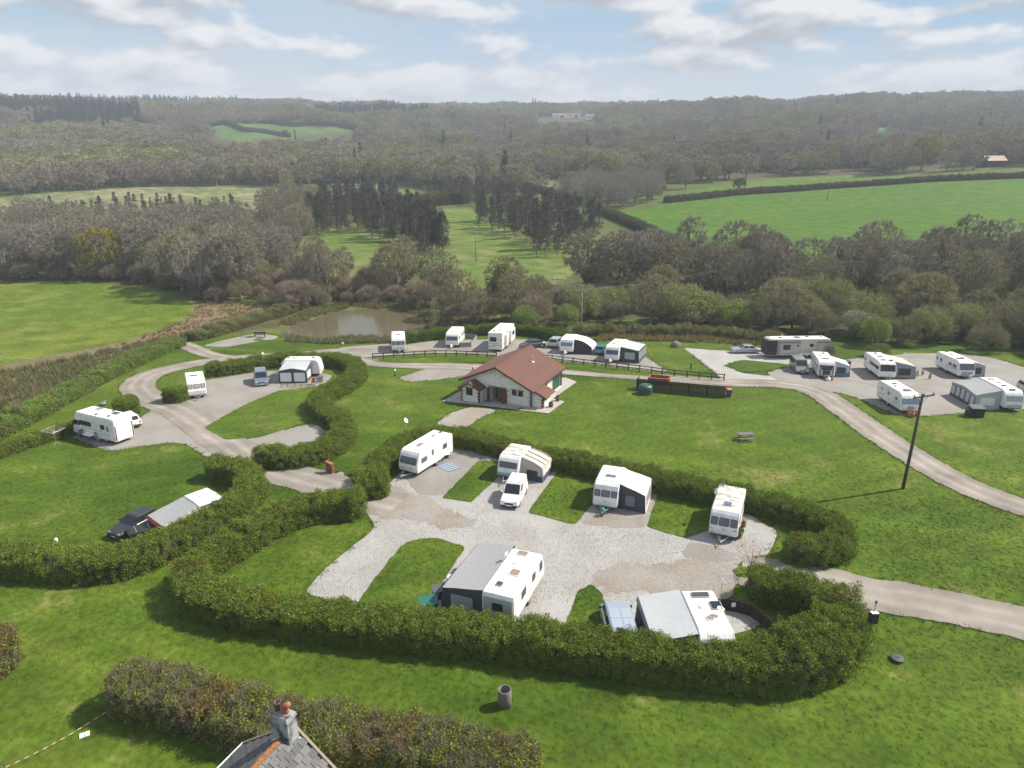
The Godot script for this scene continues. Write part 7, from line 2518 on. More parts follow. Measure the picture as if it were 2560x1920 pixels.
func wire(label: String, a: Vector3, b: Vector3, sag: float) -> void:
	var st := ST(true)
	var pts := []
	var rr := []
	for k in 13:
		var t := k / 12.0
		pts.append(a.lerp(b, t) - a - Vector3(0, sag * 4.0 * t * (1.0 - t), 0))
		rr.append(.009)
	tube(st, pts, rr, 4, false)
	var m := part(self, "power_line", st, M.wire, a)
	tag(m, label, "power line", "power lines")

func rotary_dryer(label: String, px: float, py: float) -> void:
	var t := thing("rotary_dryer", label, "washing line", upright(g(px, py), .4), "rotary washing lines")
	var st := ST(true)
	tube(st, [Vector3(0, -.1, 0), Vector3(0, 1.75, 0)], [.028, .024], 8)
	part(t, "mast", st, M.galv)
	for k in 4:
		var d := Vector3(cos(k * PI * .5), .42, sin(k * PI * .5))
		st = ST()
		tube(st, [Vector3(0, 1.35, 0), Vector3(0, 1.35, 0) + d * 1.25], [.016, .014], 6)
		part(t, "arm", st, M.galv)
	for r in [.45, .75, 1.05, 1.22]:
		st = ST()
		var pts := []
		for k in 5:
			pts.append(Vector3(cos(k * PI * .5) * r, 1.35 + .42 * r, sin(k * PI * .5) * r))
		tube(st, pts, [.007, .007, .007, .007, .007], 4, false)
		part(t, "line", st, M.white_plastic)
	for k in 3:
		st = ST()
		tube(st, [Vector3(0, .35, 0), Vector3(cos(k * 2.1) * .45, .0, sin(k * 2.1) * .45)], [.016, .016], 5)
		part(t, "foot", st, M.galv)

func hookup(label: String, px: float, py: float) -> void:
	var t := thing("hookup_post", label, "electric post", upright(g(px, py), .3), "electric hook up posts")
	var st := ST(true)
	tube(st, [Vector3(0, -.1, 0), Vector3(0, .72, 0)], [.13, .13], 10)
	part(t, "post", st, M.hook_green)
	st = ST(true)
	lathe(st, [Vector2(.135, .72), Vector2(.14, .95), Vector2(.10, 1.04), Vector2(.01, 1.06)], 10)
	part(t, "cap", st, M.white_plastic)
	box_part(t, "socket", M.stripe_blue, Vector3(0, .58, .13), Vector3(.12, .16, .06))

func storage_box(label: String, px: float, py: float, s: Vector3, turn: float, body: Material, lid: Material) -> void:
	var t := thing("storage_box", label, "storage box", upright(g(px, py), turn))
	box_part(t, "body", body, Vector3(0, s.y * .46, 0), Vector3(s.x, s.y * .92, s.z))
	box_part(t, "lid", lid, Vector3(0, s.y * .95, .02), Vector3(s.x + .08, s.y * .09, s.z + .1), Basis(Vector3(1, 0, 0), .10))
	box_part(t, "door_seam", M.soot, Vector3(0, s.y * .44, s.z * .5 + .004), Vector3(.02, s.y * .8, .012))
	for k in [-1.0, 1.0]:
		box_part(t, "door_handle", M.galv, Vector3(k * .07, s.y * .5, s.z * .5 + .02), Vector3(.03, .14, .03))

func chair(label: String, px: float, py: float, turn: float, m: Material) -> void:
	var t := thing("camping_chair", label, "chair", upright(g(px, py), turn), "camping chairs")
	box_part(t, "seat", m, Vector3(0, .42, 0), Vector3(.5, .04, .5))
	box_part(t, "backrest", m, Vector3(-.30, .78, 0), Vector3(.04, .75, .5), Basis(Vector3(0, 0, 1), .28))
	for q in [[.22, .22], [.22, -.22], [-.22, .22], [-.22, -.22]]:
		var st := ST()
		tube(st, [Vector3(q[0], .42, q[1]), Vector3(q[0] * 1.15, 0, q[1])], [.014, .014], 5)
		part(t, "leg", st, M.galv)

func camp_table(label: String, px: float, py: float, turn: float, w: float, d: float, m: Material) -> void:
	var t := thing("camping_table", label, "table", upright(g(px, py), turn))
	box_part(t, "tabletop", m, Vector3(0, .70, 0), Vector3(w, .04, d))
	for q in [[1, 1], [1, -1], [-1, 1], [-1, -1]]:
		var st := ST()
		tube(st, [Vector3(q[0] * w * .4, .69, q[1] * d * .4), Vector3(q[0] * w * .46, 0, q[1] * d * .44)], [.016, .016], 5)
		part(t, "leg", st, M.galv)

func build_furniture() -> void:
	rng.seed = 80
	var st: SurfaceTool
	var t: Node3D
	var p: Vector3
	rail_fence("brown post and rail fence left of the tiled roof", zoomed(920, 780, 4.424, [55, 525, 170, 520, 285, 512, 400, 508, 512, 500, 630, 495, 745, 490, 862, 490, 978, 492, 1090, 497, 1208, 500, 1318, 506, 1420, 512]))
	rail_fence("brown post and rail fence right of the tiled roof", zoomed(1340, 800, 4.254, [60, 425, 170, 440, 282, 455, 392, 468, 508, 484, 625, 495, 740, 508, 858, 522, 980, 538, 1100, 550, 1225, 567, 1340, 585, 1470, 600, 1605, 613, 1733, 628, 1865, 637, 1997, 647]))
	# picket screen
	var a := g(1592, 974)
	var b := g(1811, 995)
	t = thing("picket_screen", "dark upright picket fence screening the bins by the road", "fence", Transform3D(Basis.IDENTITY, a))
	var d := b - a
	var n := int(d.length() / .165)
	var xb := rail_basis(d)
	var pk := ST()
	box(pk, Vector3(0, .8, 0), Vector3(.145, 1.6, .03))
	pk.generate_normals()
	var pm := pk.commit()
	for k in n + 1:
		var q := part(t, "picket", pm, M.wood_dark, d * (float(k) / n) + Vector3(0, rng.randf_range(-.03, .02), 0))
		q.basis = xb
	for y in [.35, 1.15]:
		box_part(t, "rail", M.wood_dark, d * .5 + Vector3(0, y, 0) - xb.z * .05, Vector3(d.length(), .09, .05), xb)
	for k in 6:
		box_part(t, "post", M.wood_dark, d * (k / 5.0) + Vector3(0, .7, 0) - xb.z * .12, Vector3(.1, 1.5, .1), xb)
	for k in 6:
		var q := part(t, "picket", pm, M.wood_dark, -xb.z * (.25 + k * .22) * -1.0 * -1.0)
		q.basis = Basis(xb.z, Vector3.UP, -xb.x)
	# oil tank
	p = g(1613, 984)
	t = thing("oil_tank", "dark green ribbed oil tank before the picket fence", "tank", upright(p, .2))
	st = ST(true)
	lathe(st, [Vector2(.93, .02), Vector2(.96, .1), Vector2(.96, .42), Vector2(.93, .46), Vector2(.96, .5), Vector2(.96, .85), Vector2(.93, .9), Vector2(.95, .95), Vector2(.90, 1.12), Vector2(.7, 1.28), Vector2(.3, 1.36), Vector2(.01, 1.37)], 26)
	part(t, "body", st, M.tank_green)
	st = ST(true)
	lathe(st, [Vector2(.2, 1.3), Vector2(.2, 1.42), Vector2(.17, 1.45), Vector2(.01, 1.45)], 12, Vector3(.45, -.05, .1))
	part(t, "cap", st, M.tank_green)
	# brick bin bay
	p = g(1648, 958)
	t = thing("brick_bay", "low open brick bay behind the picket fence", "brick enclosure", Transform3D(rail_basis(d), p))
	for q in [[0.0, .75, 3.0, .2], [-1.4, 0.0, .2, 1.6], [1.4, 0.0, .2, 1.6], [0.0, -.75, 3.0, .2]]:
		for c in 8:
			var nb := maxi(1, int(maxf(q[2], q[3]) / .36))
			for k in nb:
				var along: float = ((k + .5) / nb - .5) * maxf(q[2], q[3])
				var cx: float = q[0] + (along if q[2] > q[3] else 0.0)
				var cz: float = q[1] + (along if q[3] > q[2] else 0.0)
				if c < 6 and (c + k) % 3 != 0:
					continue
				box_part(t, "brick", M.terracotta if (k + c) % 2 == 0 else M.brick_b, Vector3(cx, .06 + c * .125, cz), Vector3(.33 if q[2] > q[3] else .21, .115, .33 if q[3] > q[2] else .21))
		box_part(t, "wall", M.terracotta, Vector3(q[0], .48, q[1]), Vector3(maxf(q[2] - .02, .17), .98, maxf(q[3] - .02, .17)))
	# wheelie bin
	p = g(1821, 992)
	t = thing("wheelie_bin", "blue wheelie bin with a red lid at the end of the picket fence", "bin", upright(p, .2))
	st = ST()
	var rg := []
	for q in [[.22, .06], [.29, 1.0], [.30, 1.02]]:
		rg.append(PackedVector3Array([Vector3(-q[0], q[1], -q[0]), Vector3(q[0], q[1], -q[0]), Vector3(q[0], q[1], q[0]), Vector3(-q[0], q[1], q[0])]))
	loft(st, rg)
	part(t, "body", st, M.bin_blue)
	box_part(t, "lid", M.bin_lid, Vector3(0, 1.08, .02), Vector3(.66, .09, .70), Basis(Vector3(1, 0, 0), .05))
	for s in [-1.0, 1.0]:
		wheel(t, Vector3(s * .24, .1, -.26), .1, .06, s)
	# picnic table
	p = g(1862, 1099)
	t = thing("picnic_table", "grey weathered picnic table alone on the lawn", "picnic table", upright(p, .06))
	for k in 5:
		box_part(t, "top_plank", M.wood_grey, Vector3(0, .74, (k - 2) * .145), Vector3(1.7, .04, .135))
	for s in [-1.0, 1.0]:
		for k in 2:
			box_part(t, "bench_plank", M.wood_grey, Vector3(0, .43, s * (.66 + k * .14)), Vector3(1.7, .04, .13))
		for x in [-.6, .6]:
			st = ST()
			tube(st, [Vector3(x, .72, s * .22), Vector3(x, .0, s * .6)], [.045, .045], 4)
			part(t, "leg", st, M.wood_grey)
	for x in [-.6, .6]:
		box_part(t, "bearer", M.wood_grey, Vector3(x, .39, 0), Vector3(.05, .09, 1.6))
	# poles and wires
	var e1 := utility_pole("tall leaning wooden power pole on the lawn at the right", 2257, 1222, 985, 1, .35)
	var e2 := utility_pole("wooden power pole with a yellow plate behind the far row", 1452, 838, 725, 2, .1, "plate")
	var e3 := utility_pole("wooden power pole carrying a transformer left of the plated pole", 1393, 786, 696, 2, -.3, "transformer")
	var e4 := utility_pole("wooden power pole standing in the valley meadow", 1190, 653, 581, 0, 0.0)
	utility_pole("thin pole with a bird box on the bright green pasture", 2067, 503, 441, 0, 0.0)
	utility_pole("distant pole before the wood, left of the lane", 985, 487, 443, 0, 0.0)
	utility_pole("distant pole at the edge of the lane hedge", 1397, 497, 465, 0, 0.0)
	for k in 3:
		wire("thin power line from the leaning pole to the plated pole", e1[k], e2[k], 1.4)
		wire("thin power line between the two poles behind the far row", e2[k], e3[k], .5)
		wire("thin power line running right from the plated pole", e2[k], e2[k] + Vector3(75, 2.0, -62), 2.6)
	# brick water point
	p = g(826, 1182)
	t = thing("water_point", "small brick water point with a sloping top beside the road", "water point", upright(p, -.55))
	for c in 11:
		for k in 3:
			if c > 8 and k == 2:
				continue
			var off := .0 if c % 2 == 0 else .1
			box_part(t, "brick", M.brick if (c + k) % 2 == 0 else M.brick_b, Vector3(-.27 + k * .27 + off * .3, .05 + c * .095, 0), Vector3(.25, .085, .30))
	box_part(t, "core", M.terracotta, Vector3(0, .5, 0), Vector3(.76, .98, .25))
	box_part(t, "coping", M.brick_b, Vector3(0, 1.12, 0), Vector3(.95, .06, .38), Basis(Vector3(0, 0, 1), -.14))
	st = ST(true)
	tube(st, [Vector3(.1, .62, .14), Vector3(.1, .64, .26), Vector3(.1, .56, .28)], [.02, .02, .02], 6)
	part(t, "tap", st, M.galv)
	rotary_dryer("white rotary washing line beside the low hedge on the left", 142, 1112)
	rotary_dryer("rotary washing line behind the beige awning on the right", 2271, 915)
	# boulder
	p = g(1689, 867)
	t = thing("boulder", "grey brown boulder at the tip of the gravel pitch", "boulder", upright(p, .4))
	st = ST(true)
	var rings := []
	for i in 7:
		var r := PackedVector3Array()
		var v := i / 6.0
		for k in 12:
			var an := TAU * k / 12.0
			var rad := 1.0 * sqrt(maxf(0.02, 1.0 - pow(v, 2.2))) * (1.0 + .22 * n_mid.get_noise_2d(k * 4.0, i * 5.0))
			r.append(Vector3(cos(an) * rad, v * 1.15 - .08, sin(an) * rad * .8))
		rings.append(r)
	loft(st, rings)
	part(t, "rock", st, M.boulder)
	st = ST(true)
	lathe(st, [Vector2(.24, -.06), Vector2(.22, .1), Vector2(.1, .2), Vector2(.01, .22)], 8, Vector3(1.0, 0, .5))
	part(t, "chip", st, M.boulder)
	# concrete ring
	p = g(1262, 1762)
	t = thing("concrete_ring", "upright concrete pipe ring standing on the near lawn", "concrete pipe", upright(p))
	st = ST(true)
	lathe(st, [Vector2(.40, -.05), Vector2(.405, .6), Vector2(.385, 1.12), Vector2(.375, 1.16), Vector2(.335, 1.16), Vector2(.33, 1.1), Vector2(.34, .15), Vector2(.01, .15)], 24)
	part(t, "pipe", st, M.concrete)
	var fo := Fo.new()
	for k in 60:
		var q := rball() * .28
		q.y = .15 + rng.randf() * .15
		var dd := (rdir() * .6 + Vector3(0, 1, 0)).normalized()
		fo.twig(q, q + dd * rng.randf_range(.5, 1.0), dd.cross(rdir()).normalized() * .012, vary(Vector3(.16, .13, .09), .3))
	part(t, "dead_stalks", fo.mesh(), M.leaf)
	# cover lid
	p = g(2242, 1650)
	t = thing("chamber_lid", "round dark chamber lid lying proud of the grass", "drain cover", upright(p))
	st = ST(true)
	lathe(st, [Vector2(.30, -.05), Vector2(.30, .12), Vector2(.40, .14), Vector2(.41, .19), Vector2(.36, .21), Vector2(.01, .22)], 20)
	part(t, "lid", st, M.rubber)
	st = ST()
	box(st, Vector3(0, .235, 0), Vector3(.2, .03, .05))
	part(t, "lid_handle", st, M.chassis)
	# post with a box
	p = g(2162, 1642)
	var hh := top_of(p, 1507)
	t = thing("lamp_post", "thin dark post with black speaker boxes beside the near hedge", "post", upright(p, .3))
	st = ST(true)
	tube(st, [Vector3(0, -.2, 0), Vector3(-.04, hh * .6, 0), Vector3(.0, hh, 0)], [.022, .022, .02], 6)
	part(t, "shaft", st, M.chassis)
	for q in [[-.12, -1.05], [.16, -1.12]]:
		box_part(t, "speaker_box", M.shed_black, Vector3(q[0], hh + q[1], .02), Vector3(.26, .75, .3))
		box_part(t, "speaker_edge", M.white_plastic, Vector3(q[0], hh + q[1] + .37, .02), Vector3(.24, .03, .28))
	box_part(t, "top_cap", M.stripe_blue, Vector3(0, hh + .05, 0), Vector3(.1, .2, .1))
	box_part(t, "stake", M.wood_grey, Vector3(.05, .45, .05), Vector3(.07, .95, .07))
	# barrier tape
	a = g(18, 1935)
	b = g(297, 1776)
	t = thing("barrier_tape", "red and white barrier tape stretched over the near left lawn", "barrier tape", Transform3D(Basis.IDENTITY, a + Vector3(0, .45, 0)))
	d = b - a
	for k in 26:
		var c0 := d * (k / 26.0)
		var c1 := d * ((k + .98) / 26.0)
		var sg := -Vector3(0, .22 * sin((k + .5) / 26.0 * PI), 0)
		box_part(t, "tape_white" if k % 2 == 0 else "tape_red", M.tape_white if k % 2 == 0 else M.tape_red, (c0 + c1) * .5 + sg, Vector3((c1 - c0).length(), .032, .010), rail_basis(c1 - c0))
	for q in [0.0, 1.0]:
		st = ST()
		tube(st, [d * q + Vector3(0, -.5, 0), d * q + Vector3(0, .15, 0)], [.02, .02], 6)
		part(t, "pin", st, M.chassis)
	p = g(212, 1838)
	t = thing("marker_pad", "pair of white pads lying under the barrier tape", "pad", upright(p, .5))
	for s in [-1.0, 1.0]:
		box_part(t, "pad", M.white_plastic, Vector3(s * .13, .03, 0), Vector3(.23, .06, .36))
	hookup("green electric post in the hedge gap between two court caravans", 1661, 1227)
	hookup("green electric post beside the cream porch awning", 1362, 1177)
	hookup("green electric post on the left lawn near the hedge", 146, 1374)
	hookup("green electric post beside the leftmost far row caravan", 1017, 853)
	hookup("green electric post on the lawn left of the white building", 988, 940)
	# clutter round the caravans
	storage_box("black store box with a green ribbed lid beside the nearest awning", 1072, 1530, Vector3(1.25, 1.05, .95), .25, M.shed_black, M.shed_green)
	storage_box("dark grey storage box between the green lidded box and round table", 1098, 1492, Vector3(.9, .8, .8), .25, M.shed_black, M.shed_grey)
	storage_box("dark grey store beside the large grey awning", 2437, 1040, Vector3(1.5, 1.25, 1.1), -.1, M.shed_black, M.shed_grey)
	storage_box("dark grey storage chest behind the covered front caravan", 2112, 918, Vector3(1.2, 1.1, .9), .1, M.shed_grey, M.shed_grey)
	p = g(1124, 1478)
	t = thing("round_table", "round pale table holding a dish beside the nearest awning", "table", upright(p))
	st = ST(true)
	lathe(st, [Vector2(.55, .70), Vector2(.56, .73), Vector2(.54, .75), Vector2(.01, .75)], 22)
	part(t, "tabletop", st, M.fabric_cream)
	st = ST(true)
	lathe(st, [Vector2(.3, 0), Vector2(.05, .06), Vector2(.05, .7)], 12)
	part(t, "pedestal", st, M.chassis)
	dish("pale dish lying on the round table", Transform3D(Basis.IDENTITY, p), Vector3(.2, .98, -.05), .38, Vector3(.2, 1, .2))
	camp_table("white camping table outside the motorhome door", 226, 1100, -.45, 1.3, .8, M.white_plastic)
	chair("grey camping chair left of the white table", 203, 1094, 2.4, M.fabric_grey)
	chair("grey camping chair right of the white table", 250, 1105, -.6, M.fabric_grey)
	camp_table("white camping table beside the caravan with the striped mat", 1110, 1150, .5, 1.0, .7, M.white_plastic)
	chair("grey lounger nearer the striped mat", 1097, 1158, .4, M.fabric_grey)
	chair("grey lounger farther from the striped mat", 1124, 1144, .4, M.fabric_grey)
	p = g(1122, 1168)
	t = thing("striped_mat", "blue and grey striped ground mat before the caravan door", "mat", stand(p.x, p.z, Vector2(.62, .78)))
	for k in 11:
		box_part(t, "stripe", M.carpet_blue if k % 2 == 0 else M.carpet_grey, Vector3((k - 5) * .19, .06, 0), Vector3(.185, .02, 1.6))
	# windbreak pen of grey panels
	var pen := zoomed(920, 780, 4.424, [1010, 395, 1140, 388, 1205, 300, 1080, 285])
	t = thing("windbreak_pen", "grey mesh windbreak pen beside the far row caravan", "windbreak", Transform3D(Basis.IDENTITY, pen[0]))
	for k in 4:
		var q0: Vector3 = pen[k] - pen[0]
		var q1: Vector3 = pen[(k + 1) % 4] - pen[0]
		box_part(t, "panel", M.fabric_grey, (q0 + q1) * .5 + Vector3(0, .45, 0), Vector3((q1 - q0).length() - .06, .8, .02), rail_basis(q1 - q0))
		box_part(t, "post", M.chassis, q0 + Vector3(0, .5, 0), Vector3(.05, 1.0, .05))
	# brown panel screen in the corner of the court
	var scr := zoomed(1460, 1380, 4.096, [1330, 600, 1460, 600, 1580, 622, 1700, 660, 1810, 740, 1870, 800, 1930, 850])
	t = thing("panel_screen", "curved dark brown panel screen inside the near corner of the court", "fence", Transform3D(Basis.IDENTITY, scr[0]))
	for k in scr.size() - 1:
		var q0: Vector3 = scr[k] - scr[0]
		var q1: Vector3 = scr[k + 1] - scr[0]
		box_part(t, "panel", M.wood_dark, (q0 + q1) * .5 + Vector3(0, .5, 0), Vector3((q1 - q0).length() - .05, .95, .03), rail_basis(q1 - q0))
		box_part(t, "post", M.wood_dark, q0 + Vector3(0, .55, 0), Vector3(.07, 1.1, .07))
	panel_part(t, "sign", M.white_plastic, (scr[1] + scr[2]) * .5 - scr[0] + Vector3(0, .62, .06), Vector3.RIGHT, Vector3.UP, .3, .36, .08, .015)
	p = g(1797, 1528)
	dish("white dish on a tall mast beside the brown panel screen", Transform3D(Basis.IDENTITY, p), Vector3(0, 2.3, 0), .34, Vector3(.8, .5, -.4), 2.35)
	p = g(1016, 1116)
	dish("white dish on a mast in the hedge behind the striped mat caravan", Transform3D(Basis.IDENTITY, p), Vector3(0, 3.0, 0), .3, Vector3(.8, .6, .3), 3.05)
	# folding frame on the gravel
	var fr := zoomed(1440, 1130, 4.424, [1990, 700, 2030, 780, 2140, 825, 2210, 790, 2060, 705])
	t = thing("folding_stand", "dark folded windbreak frame lying on pale gravel", "frame", Transform3D(Basis.IDENTITY, fr[0]))
	for k in fr.size() - 1:
		var q0: Vector3 = fr[k] - fr[0] + Vector3(0, .09, 0)
		var q1: Vector3 = fr[k + 1] - fr[0] + Vector3(0, .09, 0)
		st = ST()
		tube(st, [q0, q1], [.03, .03], 6)
		part(t, "bar", st, M.chassis)
	# pots beside the stained roof caravan
	for q in [[1847, 1345, .26, "terracotta pot with a green plant beside the stained roof caravan", "g"], [1858, 1318, .22, "pot with bare stems beside the stained roof caravan", "b"], [1862, 1280, .3, "tall green shrub in a pot behind the stained roof caravan", "t"]]:
		t = thing("plant_pot", q[3], "plant pot", upright(g(q[0], q[1])))
		st = ST(true)
		lathe(st, [Vector2(q[2] * .7, 0), Vector2(q[2], .38), Vector2(q[2] * 1.05, .4), Vector2(q[2] * .9, .4), Vector2(.01, .34)], 14)
		part(t, "pot", st, M.terracotta)
		fo = Fo.new()
		for k in 220:
			var c := rball() * Vector3(.35, .35 if q[4] != "t" else .8, .35) + Vector3(0, .65 if q[4] != "t" else 1.1, 0)
			if q[4] == "b":
				fo.twig(Vector3(0, .35, 0), c + rball() * .2, rdir() * .012, vary(Vector3(.2, .16, .12), .3))
			else:
				var u := rdir() * .08
				fo.leaf(c, u, u.cross(rdir()).normalized() * .05, vary(Vector3(.09, .14, .035), .35))
		part(t, "plant", fo.mesh(), M.leaf)
	# gas bottles and cans
	for q in [[2270, 1041, "red fuel can left at the nose of the rust stained caravan"], [2280, 1043, "red fuel can in the middle at the nose of the rust stained caravan"], [2290, 1040, "red fuel can right at the nose of the rust stained caravan"], [2079, 952, "red gas bottle at the nose of the covered front caravan"]]:
		t = thing("gas_bottle", q[2], "gas bottle", upright(g(q[0], q[1])), "red gas bottles and cans")
		st = ST(true)
		lathe(st, [Vector2(.14, 0), Vector2(.17, .05), Vector2(.17, .45), Vector2(.10, .56), Vector2(.05, .58)], 12)
		part(t, "bottle", st, M.red)
		st = ST(true)
		lathe(st, [Vector2(.09, .56), Vector2(.09, .66), Vector2(.07, .66)], 10)
		part(t, "collar", st, M.chassis)
	t = thing("white_sack", "lumpy white sack at the nose of the covered front caravan", "sack", upright(g(2070, 952)))
	st = ST(true)
	lathe(st, [Vector2(.28, 0), Vector2(.36, .12), Vector2(.33, .35), Vector2(.16, .55), Vector2(.06, .62), Vector2(.10, .70)], 11)
	part(t, "bag", st, M.white_plastic)
	st = ST(true)
	lathe(st, [Vector2(.07, .60), Vector2(.075, .64)], 8)
	part(t, "tie", st, M.grey_plastic)
	# posts along the right-hand pitches
	t = thing("wooden_post", "short stout wooden post beside the dark grey store", "post", upright(g(2413, 1040)))
	st = ST(true)
	tube(st, [Vector3(0, -.1, 0), Vector3(0, 1.15, 0), Vector3(0, 1.22, 0)], [.15, .14, .1], 9)
	part(t, "shaft", st, M.pole_wood)
	st = ST(true)
	tube(st, [Vector3(0, .95, 0), Vector3(0, 1.0, 0)], [.155, .155], 9)
	part(t, "band", st, M.galv)
	# plants and low fence in front of the beige awning
	var pl := zoomed(1800, 800, 2.91, [1395, 425, 1430, 415, 1470, 405, 1525, 430])
	for k in 4:
		t = thing("garden_stake", ["stake with climbing plant nearest the beige awning", "stake with climbing plant second from the beige awning", "stake with climbing plant third from the beige awning", "bare stake farthest from the beige awning"][k], "garden stake", upright(pl[k]), "garden stakes")
		st = ST()
		tube(st, [Vector3(0, -.1, 0), Vector3(0, 1.2, 0)], [.025, .02], 6)
		part(t, "stake", st, M.wood_fence)
		fo = Fo.new()
		for i in 120:
			var c := rball() * Vector3(.22, .5, .22) + Vector3(0, .5, 0)
			var u := rdir() * .06
			fo.leaf(c, u, u.cross(rdir()).normalized() * .04, vary(Vector3(.10, .12, .04), .35))
		part(t, "climber", fo.mesh(), M.leaf)
	t = thing("turf_mat", "bright green artificial turf mat under the beige awning door", "mat", stand(pl[0].x - 1.6, pl[0].z - .3, Vector2(1, .1)))
	box_part(t, "mat", M.turf_mat, Vector3(0, .06, 0), Vector3(2.6, .03, 1.4))
	box_part(t, "mat_edge", M.chassis, Vector3(0, .055, .72), Vector3(2.62, .03, .06))
	# chairs, table and rail in front of the arched awning
	p = g(745, 969)
	t = thing("low_rail", "low black rail before the arched window awning", "rail", upright(p, .02))
	for y in [.25, .5]:
		box_part(t, "rail", M.dark_plastic, Vector3(0, y, 0), Vector3(4.6, .05, .03))
	for k in 6:
		box_part(t, "post", M.dark_plastic, Vector3(-2.3 + k * .92, .28, 0), Vector3(.05, .62, .05))
	chair("orange camping chair beside the arched window awning", 784, 961, 2.0, M.orange)
	storage_box("grey cupboard box at the right of the arched window awning", 800, 955, Vector3(.9, .8, .6), .2, M.fabric_cream, M.shed_grey)
	# cones, stones, signs
	for q in [[656, 886, "orange and white stone marker on the grass by the far road"], [856, 860, "small orange stone marker on the pond side verge"]]:
		t = thing("marker_stone", q[2], "marker", upright(g(q[0], q[1])))
		st = ST(true)
		lathe(st, [Vector2(.34, -.05), Vector2(.32, .14), Vector2(.2, .24), Vector2(.01, .26)], 9)
		part(t, "stone", st, M.orange)
		st = ST(true)
		lathe(st, [Vector2(.25, .21), Vector2(.16, .28), Vector2(.01, .29)], 9, Vector3(.03, 0, .03))
		part(t, "painted_top", st, M.white_plastic)
	t = thing("traffic_cone", "orange traffic cone on the road left of the tiled roof", "traffic cone", upright(g(1183, 925)))
	box_part(t, "base", M.orange, Vector3(0, .03, 0), Vector3(.5, .06, .5))
	st = ST(true)
	lathe(st, [Vector2(.18, .05), Vector2(.11, .5), Vector2(.04, 1.0), Vector2(.01, 1.0)], 12)
	part(t, "cone", st, M.orange)
	st = ST(true)
	lathe(st, [Vector2(.128, .42), Vector2(.095, .65)], 12)
	part(t, "sleeve", st, M.white_plastic)
	t = thing("red_flag", "small red marker beside the sapling at the court exit", "marker", upright(g(1884, 1406)))
	st = ST()
	tube(st, [Vector3(0, -.1, 0), Vector3(0, .6, 0)], [.015, .015], 5)
	part(t, "stick", st, M.wood_grey)
	box_part(t, "flag", M.orange, Vector3(.12, .48, 0), Vector3(.24, .2, .01))
	t = thing("water_barrel", "grey water barrel lying by the round bush near the motorhome", "water barrel", upright(g(258, 1014), .8))
	st = ST(true)
	tube(st, [Vector3(-.35, .25, 0), Vector3(-.3, .25, 0), Vector3(.3, .25, 0), Vector3(.35, .25, 0)], [.2, .25, .25, .2], 14)
	part(t, "drum", st, M.stripe_grey)
	st = ST(true)
	tube(st, [Vector3(-.1, .5, 0), Vector3(.0, .62, 0), Vector3(.4, .7, .3)], [.02, .02, .02], 6)
	part(t, "handle", st, M.galv)
	t = thing("post_sign", "short dark marker post on the grass point by the right hand pitch", "post", upright(g(1727, 923)))
	box_part(t, "shaft", M.dark_plastic, Vector3(0, .5, 0), Vector3(.16, 1.1, .16))
	box_part(t, "cap", M.grey_plastic, Vector3(0, 1.07, 0), Vector3(.2, .06, .2))
	# field gate by the left hedgerow
	var ga := g(455, 852)
	var gb := g(474, 846)
	t = thing("field_gate", "brown wooden field gate at the end of the left hedgerow", "gate", Transform3D(Basis.IDENTITY, ga))
	d = gb - ga
	for k in 5:
		box_part(t, "bar", M.wood_fence, d * .5 + Vector3(0, .3 + k * .24, 0), Vector3(d.length(), .09, .05), rail_basis(d))
	for q in [0.0, 1.0]:
		box_part(t, "post", M.wood_fence, d * q + Vector3(0, .7, 0), Vector3(.18, 1.6, .18))
	st = ST()
	tube(st, [Vector3(0, .3, 0), d + Vector3(0, 1.2, 0)], [.04, .04], 4)
	part(t, "brace", st, M.wood_fence)
	# bench and bicycle by the pond
	t = thing("pond_bench", "dark wooden bench on the path beside the pond", "bench", upright(g(650, 842), .05))
	box_part(t, "seat", M.wood_fence, Vector3(0, .44, 0), Vector3(2.2, .06, .45))
	box_part(t, "backrest", M.wood_fence, Vector3(0, .72, -.24), Vector3(2.2, .3, .05))
	for x in [-.9, .9]:
		box_part(t, "leg", M.wood_fence, Vector3(x, .22, 0), Vector3(.1, .44, .42))
	t = thing("bicycle", "grey bicycle standing on the path beside the pond", "bicycle", upright(g(614, 842), .4))
	for x in [-.52, .52]:
		st = ST(true)
		var pts := []
		var rr := []
		for k in 17:
			pts.append(Vector3(x + cos(TAU * k / 16.0) * .33, .35 + sin(TAU * k / 16.0) * .33, 0))
			rr.append(.022)
		tube(st, pts, rr, 6, false)
		part(t, "wheel", st, M.tyre)
	st = ST()
	for q in [[-.52, .35, -.12, .85], [-.12, .85, .38, .82], [-.02, .35, .38, .82], [-.52, .35, -.02, .35], [-.02, .35, -.16, .95], [.38, .82, .52, .35], [.38, .82, .34, 1.02]]:
		tube(st, [Vector3(q[0], q[1], 0), Vector3(q[2], q[3], 0)], [.022, .022], 6)
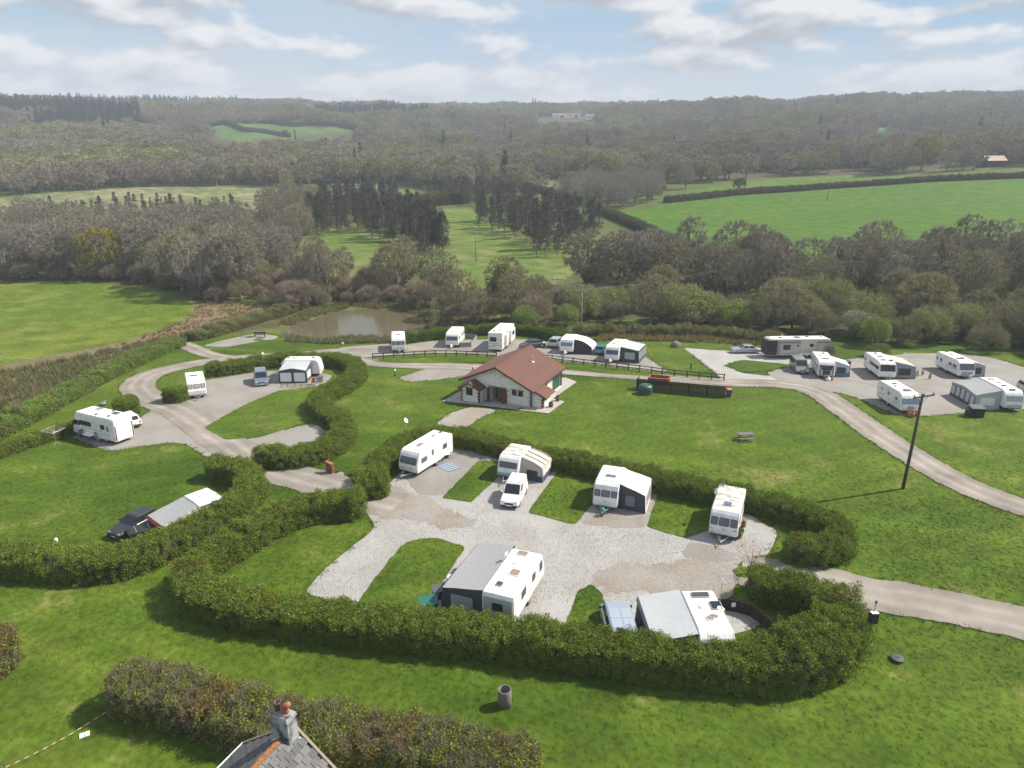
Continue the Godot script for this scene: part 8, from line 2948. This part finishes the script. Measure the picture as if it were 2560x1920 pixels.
	part(t, "frame", st, M.galv)
	box_part(t, "saddle", M.dark_plastic, Vector3(-.17, .98, 0), Vector3(.26, .05, .14))
	st = ST()
	tube(st, [Vector3(.3, 1.04, -.28), Vector3(.36, 1.04, 0), Vector3(.3, 1.04, .28)], [.016, .016, .016], 6)
	part(t, "handlebar", st, M.chassis)
	# distant farm buildings
	shed("red brown rusty roofed barn among trees at the far right", 2478, 416, 15.0, 8.0, 3.6, 6.4, .25, M.iron, M.wood_dark)
	shed("far grey roofed farm shed left of the row on the ridge", 1344, 292, 20.0, 12.0, 5.0, 8.0, .1, M.stripe_grey, M.render_white)
	shed("far pale roofed farm shed in the middle of the ridge", 1399, 295, 26.0, 12.0, 5.0, 8.0, .0, M.concrete, M.render_white)
	shed("far red roofed farm shed on the ridge", 1434, 294, 26.0, 12.0, 5.0, 8.0, .05, M.brick, M.render_white)
	shed("far white farmhouse at the right of the ridge farm", 1480, 299, 24.0, 11.0, 6.0, 9.0, -.1, M.stripe_grey, M.render_white)

func shed(label: String, px: float, py: float, l: float, w: float, eave: float, ridge: float, turn: float, roof: Material, wall: Material) -> void:
	var t := thing("farm_building", label, "farm building", upright(g(px, py), turn))
	var st := ST()
	extrude(st, PackedVector2Array([Vector2(-w * .5, -1), Vector2(w * .5, -1), Vector2(w * .5, eave), Vector2(0, ridge), Vector2(-w * .5, eave)]), l * .5)
	var m := part(t, "wall", st, wall)
	m.rotation.y = PI * .5
	for s in [-1.0, 1.0]:
		var d := Vector3(0, ridge - eave, -w * .5 * s)
		box_part(t, "roof", roof, Vector3(0, (eave + ridge) * .5 + .1, s * w * .25), Vector3(l + .6, .12, d.length() + .5), Basis(Vector3(1, 0, 0), atan2(ridge - eave, w * .5) * s))
	box_part(t, "door", M.wood_dark, Vector3(l * .15, eave * .4, w * .5 + .03), Vector3(l * .2, eave * .8, .08))
	for k in 3:
		box_part(t, "window", M.glass, Vector3(-l * .35 + k * l * .12, eave * .6, w * .5 + .03), Vector3(l * .05, eave * .25, .08))
